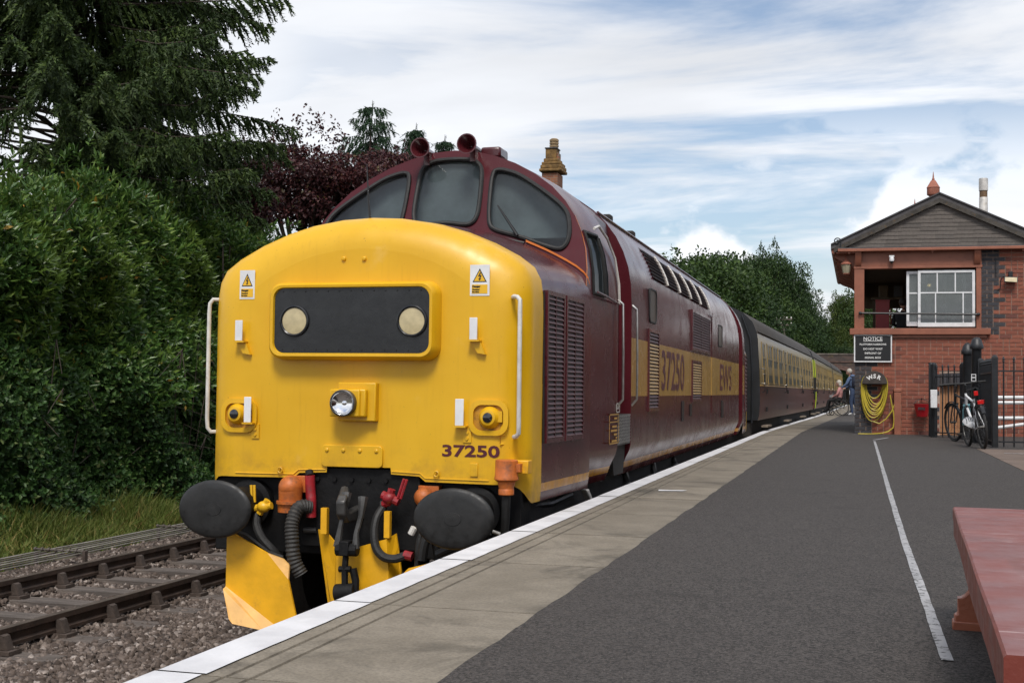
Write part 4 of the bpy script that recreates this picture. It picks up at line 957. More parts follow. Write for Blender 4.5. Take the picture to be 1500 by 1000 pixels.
    b = MB(); b.prism([(-1.15, 0.95), (1.15, 0.95), (1.15, 0.55), (0.85, 0.30), (-0.85, 0.30), (-1.15, 0.55)], 'Y', 6.7, 10.9); b.build('fuel_tank', 'under', LOCO, bevel=0.03)
    b = MB(); b.box(-1.15, 1.15, 0.25, LEN-0.25, 0.88, 1.12); b.build('underframe', 'under', LOCO)
    # pale sanding pipe and dangling gear by the first bogie
    b = MB(); b.prism([(1.75, 1.05), (1.86, 1.05), (2.12, 0.90), (2.06, 0.88)], 'X', 1.22, 1.27); b.build('step_bracket', 'white_rail', LOCO, bevel=0.01)
    for (y0, z0, y1, z1) in ((4.05, 1.05, 4.1, 0.75), (5.8, 1.05, 5.75, 0.7), (7.4, 1.02, 7.45, 0.8)):
        b = MB(); b.tube([(1.16, y0, z0), (1.2, (y0+y1)/2+0.03, (z0+z1)/2), (1.17, y1, z1)], 0.035, 7); b.sphere((1.19, (y0+y1)/2, (z0+z1)/2), 0.06); b.build('sand_pipe', 'steel_dark', LOCO)
    b = MB(); b.tube([(1.13, 0.55, 1.02), (1.16, 1.0, 1.0), (1.2, 1.5, 1.03)], 0.02, 6); b.build('air_pipe', 'steel_dark', LOCO)
loco_sides()

def loco_front():
    Yel = 'yellow'
    # headcode box with black panel and two round lamps
    x0, zt = NP(395.5, 413, -0.075); x1, zb = NP(641, 528.5, -0.075); m = (x0+x1)/2
    r1 = rrect(x0, x1, zb, zt, 0.10, 6); r2 = rrect(x0+0.012, x1-0.012, zb+0.012, zt-0.012, 0.09, 6); r3 = rrect(x0+0.05, x1-0.05, zb+0.045, zt-0.045, 0.08, 6); r4 = rrect(x0+0.056, x1-0.056, zb+0.051, zt-0.051, 0.075, 6)
    b = MB(); b.loft([[(u, 0.004, z) for u, z in r1], [(u, -0.095, z) for u, z in r2], [(u, -0.122, z) for u, z in rrect(x0+0.03, x1-0.03, zb+0.028, zt-0.028, 0.085, 6)], [(u, -0.120, z) for u, z in r3], [(u, -0.100, z) for u, z in r4]], close=True)
    hb = b.build('headcode_box', Yel, LOCO, smooth=50)
    b = MB(); b.prism(r4, 'Y', -0.102, -0.05); pn = b.build('headcode_panel', 'black_gloss', hb, smooth=30)
    b = MB()
    for k in range(13):
        for z in (zb+0.072, zt-0.072): b.sphere((x0+0.12+(x1-x0-0.24)*k/12, -0.103, z), (0.006, 0.004, 0.006), 6, 4)
    o = b.build('rivets', 'sign_black', pn); o['kind'] = 'stuff'
    for px in (431.5, 603.5):
        u, z = NP(px, 470, -0.105)
        b = MB(); b.lathe([(0.112, -0.096), (0.112, -0.116), (0.102, -0.120), (0.094, -0.114), (0.092, -0.106)], (u, 0, z), 'Y', 32); l = b.build('marker_lamp', 'black_gloss', LOCO)
        b = MB(); b.lathe([(0.094, -0.104), (0.094, -0.109), (0.06, -0.112), (0.001, -0.113)], (u, 0, z), 'Y', 32); b.build('lens', 'cream_lamp', l)
    for px in (504, 534):
        u, z = NP(px, 379); b = MB(); b.lathe([(0.016, 0.0), (0.016, -0.012), (0.009, -0.018)], (u, 0, z), 'Y', 10); b.build('bolt', Yel, LOCO)
    # headlight
    u0, z1 = NP(485, 569, -0.10); u1, z0 = NP(533, 613, -0.10)
    b = MB(); b.box(u0+0.035, u1+0.07, -0.06, 0.002, z0-0.02, z1+0.045); base = b.build('headlight_box', Yel, LOCO, bevel=0.008)
    b = MB(); b.box(u0+0.012, u1+0.012, -0.105, -0.06, z0+0.01, z1); b.build('headlight_body', Yel, base, bevel=0.012)
    b = MB(); b.box(u0, u1-0.025, -0.125, -0.107, z0+0.012, z1-0.004); b.build('headlight_face', Yel, base, bevel=0.010)
    c = ((u0+u1-0.025)/2, (z0+z1)/2+0.004)
    b = MB(); b.lathe([(0.094, -0.120), (0.094, -0.166), (0.086, -0.170), (0.083, -0.160), (0.083, -0.126)], (c[0], 0, c[1]), 'Y', 32); b.build('headlight_rim', 'steel_dark', base)
    b = MB(); pr = [(0.084, -0.1305)]+[(0.084*math.cos(t), -0.1305+0.05*math.sin(t)*0.0+0.001*math.sin(t)) for t in (0.3,)]
    b.lathe([(0.0835, -0.160), (0.076, -0.148), (0.062, -0.138), (0.045, -0.132), (0.026, -0.1285), (0.016, -0.1275), (0.014, -0.136), (0.001, -0.140)], (c[0], 0, c[1]), 'Y', 32, cap0=False); b.build('headlight_reflector', 'chrome', base)
    # tail lights in raised surrounds
    for (cx, xa, xb) in ((342, 326.5, 361), (712.5, 687.5, 745.5)):
        u0, z1 = NP(xa, 585 if cx < 500 else 586.5); u1, z0 = NP(xb, 631 if cx < 500 else 637)
        uc, zc = (u0+u1)/2, (z0+z1)/2; hw = 0.142; hh = 0.122
        if cx < 500: uc = u0+hw
        o = rrect(uc-hw, uc+hw, zc-hh, zc+hh, 0.085, 6); i = rrect(uc-hw+0.034, uc+hw-0.034, zc-hh+0.034, zc+hh-0.034, 0.06, 6)
        b = MB(); b.loft([[(u, 0.003, z) for u, z in o], [(u, -0.022, z) for u, z in o], [(u, -0.024, z) for u, z in i], [(u, 0.0, z) for u, z in i]], close=True)
        fr = b.build('tail_lamp_surround', Yel, LOCO, smooth=40)
        b = MB(); b.prism(i, 'Y', -0.004, 0.001); b.build('tail_lamp_recess', mat('grimy yellow with painted shade', (0.42, 0.20, 0.01), 0.6, var=0.4, vs=12, dirt=0.5) if cx < 500 else bpy.data.materials['grimy yellow with painted shade'], fr, smooth=0)  # recess yellow darkened in the colour for shade, plus grime
        uu, zz = NP(cx, 606 if cx < 500 else 611.5, -0.05)
        b = MB(); b.lathe([(0.078, -0.004), (0.075, -0.022), (0.060, -0.040), (0.052, -0.062), (0.036, -0.066)], (uu+0.012, 0, zz), 'Y', 24); b.box(uu+0.06, uu+0.105, -0.03, -0.005, zz-0.03, zz+0.045)
        lp = b.build('tail_lamp', Yel, fr, smooth=50)
        b = MB(); b.lathe([(0.036, -0.065), (0.033, -0.072), (0.018, -0.079), (0.001, -0.081)], (uu+0.012, 0, zz), 'Y', 20); b.build('lens', 'lens_dark', lp)
    # lamp brackets: white blades on yellow feet
    for (xa, ya, xb, yb, low) in ((345, 469, 355, 499, 0), (688, 465, 699, 497.5, 0), (358, 581, 367.5, 618.5, 1), (667, 584, 679, 623.5, 1)):
        u0, z1 = NP(xa, ya, -0.06); u1, z0 = NP(xb, yb, -0.06)
        b = MB(); b.box(u0, u1, -0.066, -0.056, z0, z1); br = b.build('lamp_bracket', 'white', LOCO, bevel=0.003)
        b = MB(); b.box(u0-0.012, u1+0.016, -0.072, 0.003, z0-0.012, z0-0.001)
        if low: b.box(u1-0.02, u1+0.040, -0.010, 0.003, z0-0.115, z0-0.013); b.lathe([(0.012, -0.010), (0.010, -0.018)], (u1+0.01, 0, z0-0.05), 'Y', 8); b.lathe([(0.012, -0.010), (0.010, -0.018)], (u1+0.01, 0, z0-0.09), 'Y', 8)
        else: b.prism([(u0+0.0, z0-0.012), (u1+0.012, z0-0.012), (u1+0.05, z0-0.10), (u0+0.05, z0-0.09)], 'Y', -0.035, 0.003)
        b.build('bracket_foot', Yel, br)
    # handrails
    u, z1 = NP(762, 436, -0.06); _, z0 = NP(764, 638, -0.06)
    b = MB(); b.tube([(u-0.075, 0.03, z1+0.012), (u-0.05, -0.03, z1+0.012), (u-0.02, -0.055, z1+0.006), (u, -0.062, z1-0.015), (u+0.002, -0.068, z1-0.06), (u+0.002, -0.068, z0+0.06), (u, -0.062, z0+0.015), (u-0.02, -0.05, z0-0.006), (u-0.04, -0.03, z0-0.01), (u-0.05, 0.04, z0-0.01)], 0.0155, 10); b.build('handrail', 'white_rail', LOCO)
    b = MB(); b.tube([(-1.15, 0.16, 2.50), (-1.225, 0.10, 2.50), (-1.245, 0.09, 2.47), (-1.25, 0.09, 2.40), (-1.25, 0.09, 1.62), (-1.245, 0.09, 1.55), (-1.225, 0.10, 1.52), (-1.15, 0.16, 1.52)], 0.0155, 10); b.build('handrail', 'white_rail', LOCO)
    # overhead-line warning signs
    for (xa, ya, xb, yb) in ((352, 396, 373, 438), (689, 388, 717, 433)):
        u0, z1 = NP(xa, ya); u1, z0 = NP(xb, yb); w, h = u1-u0, z1-z0; y = -0.003
        b = MB(); b.box(u0, u1, y, 0.002, z0, z1); s = b.build('warning_sign', 'white', LOCO, smooth=0)
        b = MB(); b.prism([(u0+w*.14, z0+h*.445), (u1-w*.14, z0+h*.445), (u0+w*.5, z0+h*.88)], 'Y', y-0.002, y); b.build('triangle_border', 'sign_black', s, smooth=0)
        b = MB(); b.prism([(u0+w*.21, z0+h*.47), (u1-w*.21, z0+h*.47), (u0+w*.5, z0+h*.81)], 'Y', y-0.004, y-0.002); b.build('triangle', 'sign_yellow', s, smooth=0)
        B = [(.52, .75), (.42, .62), (.52, .635), (.47, .54), (.43, .555), (.49, .49), (.58, .55), (.535, .548), (.60, .665), (.50, .648), (.57, .74)]
        b = MB(); b.prism([(u0+w*p, z0+h*q) for p, q in B], 'Y', y-0.006, y-0.004); b.build('lightning_flash', 'sign_black', s, smooth=0)
        b = MB(); b.box(u0+w*.10, u1-w*.10, y-0.002, y, z0+h*.07, z0+h*.36); b.build('text_panel', 'sign_yellow', s, smooth=0)
        for tx, tz, sz in (('Danger', .30, .115), ('Overhead', .20, .075), ('live wires', .125, .075)):
            me = text_mesh(tx, sz*h*0.78, 'sign_black', 0.0008, 0.0012, 'LEFT'); o = link(bpy.data.objects.new('lettering', me), s); o.location = (u0+w*.13, y-0.003, z0+h*tz); o.rotation_euler = (math.pi/2, 0, 0)
    # running number
    u0, z1 = NP(648, 650.5); u1, z0 = NP(732, 670.5)
    me = text_mesh('37250', 1.0, 'decal_maroon', 0.001, 0.026); xs = [v.co.x for v in me.vertices]; ys = [v.co.y for v in me.vertices]
    for v in me.vertices: v.co = ((u0+u1)/2+(v.co.x-(max(xs)+min(xs))/2)*(u1-u0)/(max(xs)-min(xs)), -0.0025-v.co.z, (z0+z1)/2+(v.co.y-(max(ys)+min(ys))/2)*(z1-z0)/(max(ys)-min(ys)))
    link(bpy.data.objects.new('front_number', me), LOCO)
    # plate over the drawhook, seams, tie-down eyes
    u0, z1 = NP(471, 651, -0.015); u1, z0 = NP(560, 685.5, -0.015)
    b = MB(); b.prism(rrect(u0, u1, z0, z1, 0.03, 3), 'Y', -0.018, 0.002); pl = b.build('hook_plate', Yel, LOCO, bevel=0.004)
    for k in range(4):
        b = MB(); b.lathe([(0.014, -0.018), (0.014, -0.026), (0.008, -0.030)], (u0+0.045+k*(u1-u0-0.09)/3, 0, z1-0.035), 'Y', 8); b.build('bolt', Yel, pl)
    for s in (-1, 1):
        b = MB(); b.tube([(s*0.96, -0.004, 1.232), (s*0.50, -0.004, 1.235), (s*0.46, -0.004, 1.268), (s*0.25, -0.004, 1.275)], 0.004, 5); b.build('weld_seam', 'sign_yellow', LOCO)
    for x in (410, 639):
        u, z = NP(x, 688 if x < 500 else 694, -0.02); b = MB(); b.tube([(u+0.018*math.cos(t), -0.02, z+0.018*math.sin(t)) for t in np.linspace(0, 2*math.pi, 10)[:-1]], 0.006, 6, closed=True); b.tube([(u, -0.02, z+0.018), (u, 0.01, z+0.018)], 0.007, 6); b.build('eye', Yel, LOCO)
    u, z = NP(694, 688, 0); b = MB(); b.box(u-0.025, u+0.03, -0.01, 0.002, z-0.045, z+0.045); b.build('plate', Yel, LOCO, bevel=0.003)
    # cable pocket on the right corner
    u0, z1 = NP(767.5, 596, 0.0); u1, z0 = NP(787, 651, 0.08)
    b = MB(); b.hexa([(1.03, 0.014, z0), (1.175, 0.20, z0), (1.165, 0.215, z0), (1.02, 0.03, z0)], [(1.03, 0.014, z1), (1.175, 0.20, z1), (1.165, 0.215, z1), (1.02, 0.03, z1)])
    b.v = [(x+0.006, y-0.012, z) for x, y, z in b.v]
    pk = b.build('cable_pocket', bpy.data.materials['grimy yellow with painted shade'], LOCO, smooth=0)  # pocket plate coloured darker, as if shaded, so that it looks recessed
    b = MB(); b.hexa([(1.03, -0.03, z0+0.06), (1.16, 0.10, z0+0.06), (1.19, 0.16, z0+0.06), (1.04, 0.02, z0+0.06)], [(1.06, 0.0, z0+0.17), (1.08, 0.03, z0+0.17), (1.10, 0.06, z0+0.17), (1.06, 0.03, z0+0.17)]); b.build('pocket_flap', Yel, pk)
    b = MB(); b.tube([(1.04, -0.004, z1), (1.195, 0.19, z1)], 0.008, 5); b.tube([(1.04, -0.004, z0), (1.195, 0.19, z0)], 0.008, 5); b.build('pocket_edge', Yel, pk)
    # aerial on the nose top
    u, z = NP(535, 316, 0.15); b = MB(); b.tube([(u, 0.25, 3.05), (u, 0.25, 3.075)], 0.02, 8); b.tube([(u, 0.25, 3.07), (u-0.015, 0.25, 3.2), (u-0.035, 0.25, 3.50)], [0.010, 0.008, 0.003], 6); b.build('aerial', 'sign_black', LOCO)
    # wiper on the right screen
    q = Vector((0, 1, -RK)).normalized(); pp = Vector((LX, LY+VR-0.05, ZR))
    def CP(x, y): r_ = px_plane(x, y, pp, q); return (r_.x-LX, r_.y-LY, r_.z)
    b = MB(); b.tube([CP(729, 301), CP(741, 319), CP(758, 345)], [0.006, 0.010, 0.013], 6); b.tube([CP(700, 340), CP(728, 347), CP(768, 356)], 0.012, 6); b.build('wiper', 'sign_black', LOCO)
loco_front()

def loco_buffers():
    BZH = 1.013
    b = MB(); b.box(-1.17, 1.17, 0.10, 0.34, 0.66, 1.215); b.build('buffer_beam', 'black', LOCO, bevel=0.01)
    b = MB(); b.box(-0.45, 0.45, 0.03, 0.10, 0.72, 1.29); hp = b.build('drawhook_plate', 'black', LOCO, bevel=0.01)
    for k in range(7):
        for z in (1.17, 1.21):
            pass
    b = MB()
    for k in range(6): b.lathe([(0.018, 0.03), (0.016, 0.012)], (-0.32+k*0.13, 0, 1.205), 'Y', 8)
    o = b.build('rivets', 'black', hp); o['kind'] = 'stuff'
    for s in (-1, 1):
        u = s*0.8635
        b = MB(); b.lathe([(0.001, -0.500), (0.06, -0.4985), (0.062, -0.4955), (0.20, -0.4925), (0.255, -0.487), (0.279, -0.478), (0.285, -0.468), (0.278, -0.455), (0.11, -0.36), (0.085, -0.30), (0.085, -0.20)], (u, 0, BZH), 'Y', 40, 0.97, 0.70)
        bf = b.build('buffer', 'buffer', LOCO, smooth=40)
        b = MB(); b.lathe([(0.12, -0.22), (0.13, 0.02), (0.17, 0.03), (0.17, 0.10)], (u, 0, BZH), 'Y', 24); b.build('buffer_shank', 'black', bf)
    # drawhook and screw coupling
    def P(x, y, dv): q = px_y(x, y, LY+dv); return (q.x-LX, dv, q.z)
    b = MB(); b.prism([(0.05, 0.93), (-0.24, 0.93), (-0.31, 0.99), (-0.32, 1.08), (-0.27, 1.13), (-0.25, 1.10), (-0.275, 1.05), (-0.22, 1.0), (0.05, 1.03)], 'X', -0.035, 0.035)
    hk = b.build('drawhook', 'steel_dark', LOCO, bevel=0.012)
    def link_bar(pts, r, name='coupling_link', m='black'):
        bb = MB(); bb.tube([P(*p) for p in pts], r, 8); return bb.build(name, m, LOCO)
    link_bar([(508, 722, -0.2), (505, 745, -0.24), (499, 770, -0.26), (494, 800, -0.27)], [0.038, 0.02, 0.018, 0.03], m='steel_dark')
    link_bar([(532, 728, -0.2), (529, 755, -0.24), (522, 780, -0.26), (521, 803, -0.27)], [0.038, 0.02, 0.018, 0.03], m='steel_dark')
    b = MB(); q = P(493, 804, -0.27); r = P(524, 805, -0.27); b.tube([q, r], 0.045, 10); c = P(507, 803, -0.27); b.box(c[0]-0.035, c[0]+0.035, -0.32, -0.22, c[2]-0.045, c[2]+0.055); b.build('coupling_trunnion', 'black', LOCO, bevel=0.006)
    link_bar([(507, 806, -0.27), (505, 835, -0.28), (505, 862, -0.28)], [0.022, 0.024, 0.024])
    link_bar([(497, 833, -0.28), (514, 833, -0.28)], 0.022); link_bar([(517, 832, -0.26), (521, 850, -0.26), (520, 868, -0.26)], 0.028)
    b = MB(); q = P(492, 868, -0.28); r = P(520, 866, -0.28); b.tube([q, r], [0.062, 0.058], 14); b.build('coupling_shackle', 'black', LOCO, bevel=0.006)
    link_bar([(505, 716, -0.06), (504, 728, -0.12), (505, 742, -0.10)], [0.03, 0.045, 0.03], 'hook_pin', 'steel_dark')
    # air and vacuum pipes
    def pipe(pts, r, m, name='hose', n=10, rib=False):
        k = []
        pts = [Vector(P(*p)) for p in pts]
        for i in range(len(pts)-1):
            p0 = pts[max(0, i-1)]; p1 = pts[i]; p2 = pts[i+1]; p3 = pts[min(len(pts)-1, i+2)]
            for t in (0, .2, .4, .6, .8):
                k.append(0.5*((2*p1)+(-p0+p2)*t+(2*p0-5*p1+4*p2-p3)*t*t+(-p0+3*p1-3*p2+p3)*t**3))
        k.append(pts[-1])
        if rib:
            kk = []
            for i in range(len(k)-1): kk += [k[i], k[i].lerp(k[i+1], .5)]
            k = kk; rr = [r*(1.08 if i % 2 else 0.94) for i in range(len(k))]
        else: rr = r
        bb = MB(); bb.tube(k, rr, n); return bb.build(name, m, LOCO)
    pipe([(455, 742, -0.05), (438, 743, -0.12), (428, 765, -0.18), (428, 790, -0.20), (431, 820, -0.20), (442, 842, -0.18)], 0.048, 'hose_rib', 'vacuum_hose', 12, True)
    pipe([(378, 752, -0.08), (376, 768, -0.12), (384, 788, -0.15), (400, 806, -0.15), (412, 822, -0.1)], 0.030, 'rubber')
    pipe([(562, 742, -0.08), (552, 758, -0.14), (548, 780, -0.18), (551, 802, -0.20), (562, 815, -0.2), (578, 818, -0.18), (594, 813, -0.16)], 0.030, 'rubber')
    pipe([(592, 812, -0.16), (604, 815, -0.16)], 0.032, 'red', 'hose_end')
    pipe([(561, 741, -0.08), (562, 734, -0.08)], 0.024, 'steel', 'hose_clip')
    pipe([(616, 778, -0.1), (613, 800, -0.12), (611, 832, -0.12)], 0.022, 'rubber'); pipe([(632, 776, -0.15), (622, 795, -0.16), (618, 820, -0.16)], 0.036, 'rubber'); pipe([(637, 790, -0.1), (640, 806, -0.1), (642, 820, -0.1)], 0.028, 'black')
    pipe([(716, 778, -0.2), (690, 795, -0.2), (660, 803, -0.2), (640, 812, -0.2)], 0.030, 'rubber')
    pipe([(607, 772, -0.15), (602, 782, -0.15)], 0.024, 'white_rail', 'pipe_cock'); pipe([(722, 778, -0.3), (733, 782, -0.3)], 0.012, 'steel', 'pipe_cock')
    pipe([(446, 776, 0.02), (464, 776, 0.02)], 0.022, 'steel_dark', 'pipe_cock')
    # red standpipe and red cock, yellow cock
    pipe([(454, 696, -0.03), (455, 720, -0.03), (456, 735, -0.04), (456, 757, -0.04)], 0.036, 'red', 'standpipe', 12)
    pipe([(453, 690, 0.0), (454, 697, -0.02)], 0.03, 'black', 'pipe_collar')
    b = MB(); c = P(570, 729, -0.10); b.sphere(c, (0.05, 0.05, 0.045)); b.tube([P(560, 724, -0.1), P(584, 735, -0.1)], 0.030, 10); b.tube([P(574, 716, -0.1), P(568, 736, -0.1), P(562, 738, -0.09)], 0.028, 8); b.tube([P(583, 728, -0.12), P(592, 701, -0.12)], 0.010, 6); b.tube([P(587, 730, -0.12), P(596, 702, -0.12)], 0.010, 6); b.build('air_cock', 'red', LOCO)
    b = MB(); c = P(386, 742, -0.10); b.sphere(c, (0.05, 0.045, 0.042)); b.tube([P(372, 744, -0.1), P(398, 740, -0.1)], 0.026, 10); b.tube([P(392, 732, -0.1), P(380, 752, -0.1)], 0.025, 8); b.tube([P(368, 710, -0.12), P(369, 735, -0.12)], 0.010, 6); b.tube([P(372.5, 710, -0.12), P(373, 735, -0.12)], 0.010, 6); b.build('air_cock', 'sign_yellow', LOCO)
    # orange jumper sockets
    c = P(422, 716, -0.10)
    b = MB(); b.box(c[0]-0.03, c[0]+0.11, -0.01, 0.10, c[2]-0.03, c[2]+0.09); pl = b.build('jumper_plate', 'orange', LOCO, bevel=0.005)
    b = MB(); b.sphere((c[0], -0.06, c[2]+0.01), (0.085, 0.09, 0.085), 18, 12); b.lathe([(0.082, -0.10), (0.085, 0.0)], (c[0], -0.06, c[2]), 'Z', 18); b.lathe([(0.10, -0.105), (0.10, -0.085)], (c[0], -0.06, c[2]), 'Z', 18); b.lathe([(0.078, -0.165), (0.080, -0.106)], (c[0]-0.01, -0.06, c[2]), 'Z', 18); b.build('jumper_socket', 'orange', pl)
    c = P(625, 722, 0.0); b = MB(); b.box(c[0]-0.07, c[0]+0.08, 0.02, 0.10, c[2]-0.08, c[2]+0.05); b.sphere((c[0]-0.02, 0.0, c[2]-0.03), 0.07, 14, 8); b.build('jumper_socket', 'orange', LOCO, bevel=0.004)
    c = P(742, 685, -0.10)
    b = MB(); b.box(c[0]-0.02, c[0]+0.14, -0.06, 0.05, c[2]-0.04, c[2]+0.05); yb = b.build('jumper_box', Yel2, LOCO, bevel=0.006)
    b = MB(); b.lathe([(0.070, 0.055), (0.076, 0.05), (0.078, -0.055), (0.082, -0.062), (0.082, -0.078), (0.060, -0.095), (0.050, -0.14), (0.053, -0.145), (0.053, -0.178), (0.042, -0.185)], (c[0], -0.10, c[2]), 'Z', 20); b.box(c[0]+0.05, c[0]+0.10, -0.12, -0.04, c[2]-0.025, c[2]+0.03); b.build('jumper_socket', 'orange', yb)
    b = MB(); b.tube([(c[0], -0.10, c[2]-0.18), (c[0]-0.005, -0.09, c[2]-0.30), (c[0]-0.02, -0.06, c[2]-0.45), (c[0], 0.0, c[2]-0.55)], 0.030, 10); b.build('jumper_cable', 'rubber', LOCO)
    # snowploughs: folded yellow plates
    def plough(main, folds, thick, name_m):
        pass
    A = lambda x, y, dv: Vector(P(x, y, dv))
    def sheet(faces, m, parent, name, t=0.018):
        bb = MB()
        for f in faces:
            q = [Vector(p) for p in f]; bb.add(q+[p+Vector((0, t, 0)) for p in q], [tuple(range(len(q))), tuple(reversed(range(len(q), 2*len(q))))]+[(i, (i+1) % len(q), len(q)+(i+1) % len(q), len(q)+i) for i in range(len(q))])
        return bb.build(name, m, parent, smooth=0)
    tl, tl2, tr, tr2, br0 = A(332.5, 779, -0.30), A(338, 778.5, -0.30), A(392, 810, -0.30), A(422, 848, -0.30), A(434, 906, -0.30)
    fl, fr_ = A(330.5, 858, -0.30), A(405, 917, -0.30)
    pg = sheet([[tl, tl2, tr, tr2, br0, fr_, fl]], Yel2, LOCO, 'snowplough')
    sheet([[tr, A(414, 818, -0.26), A(423.5, 827, -0.25), tr2]], 'plough_pale', pg, 'plough_lip')
    sheet([[fl, fr_, A(385.6, 923, -0.36)], [fl, A(385.6, 923, -0.36), A(340, 913, -0.41), A(335, 906, -0.41), A(326.6, 862, -0.34)]], 'plough_pale', pg, 'plough_lip')
    b = MB(); b.tube([A(338, 776.5, -0.34), A(360, 783, -0.30), A(392, 808, -0.20), A(414, 816, -0.16)], 0.016, 6); b.build('rubber_edge', 'rubber', pg)
    z0 = 0.16
    def D(p, z): return Vector((p.x, p.y, z))
    c0, c3 = A(466, 775, -0.06), A(580, 781, -0.06)
    cc1 = A(493, 797, -0.16)
    cp = sheet([[c0, A(480, 781, -0.10), cc1, D(cc1, z0), D(A(486, 880, -0.06), z0)], [cc1, A(520, 802, -0.16), A(566, 789, -0.16), A(569, 838, -0.16), D(A(569, 838, -0.16), z0), D(cc1, z0)], [A(566, 789, -0.16), c3, A(583, 800, -0.06), A(588, 838, -0.05), D(A(590, 838, -0.05), z0), D(A(569, 838, -0.16), z0), A(569, 838, -0.16)]], Yel2, LOCO, 'snowplough')
    for (x0, y0, x1, y1) in ((472.6, 743, 480.7, 781), (565, 748, 572.5, 787)):
        p0, p1 = A(x0, y0, -0.13), A(x1, y1, -0.13); b = MB(); b.box(p0.x, p1.x, -0.16, -0.12, p1.z, p0.z); b.build('plough_post', Yel2, cp)
    for pts in ([A(588, 842, -0.40), A(598, 832, -0.36), A(640, 822, -0.30), A(700, 800, -0.28), A(715, 830, -0.3), A(640, 880, -0.36)],):
        q = pts[:-2]; p2 = sheet([q+[D(pts[-2]+Vector((0.1, 0, 0)), z0), D(pts[-1], z0)]], Yel2, LOCO, 'snowplough')
    # brackets that hold the ploughs to the beam
    for x in (-0.95, -0.62, -0.05, 0.25, 0.70, 0.95):
        b = MB(); b.box(x-0.04, x+0.04, -0.04, 0.30, 0.50, 0.58); b.build('plough_arm', 'black', LOCO)
Yel2 = 'plough_yellow'
MT['plough_yellow'] = mat('plough yellow paint', (0.78, 0.40, 0.008), 0.45, var=0.14, vs=3, bump=0.15, bs=25, dirt=0.22, dirtcol=(0.30, 0.16, 0.04))
MT['plough_pale'] = mat('pale plough paint', (0.78, 0.44, 0.13), 0.55, var=0.15, vs=5, bump=0.15, bs=25, dirt=0.3, dirtcol=(0.40, 0.22, 0.07))  # paler yellow for the folded plough lips
loco_buffers()
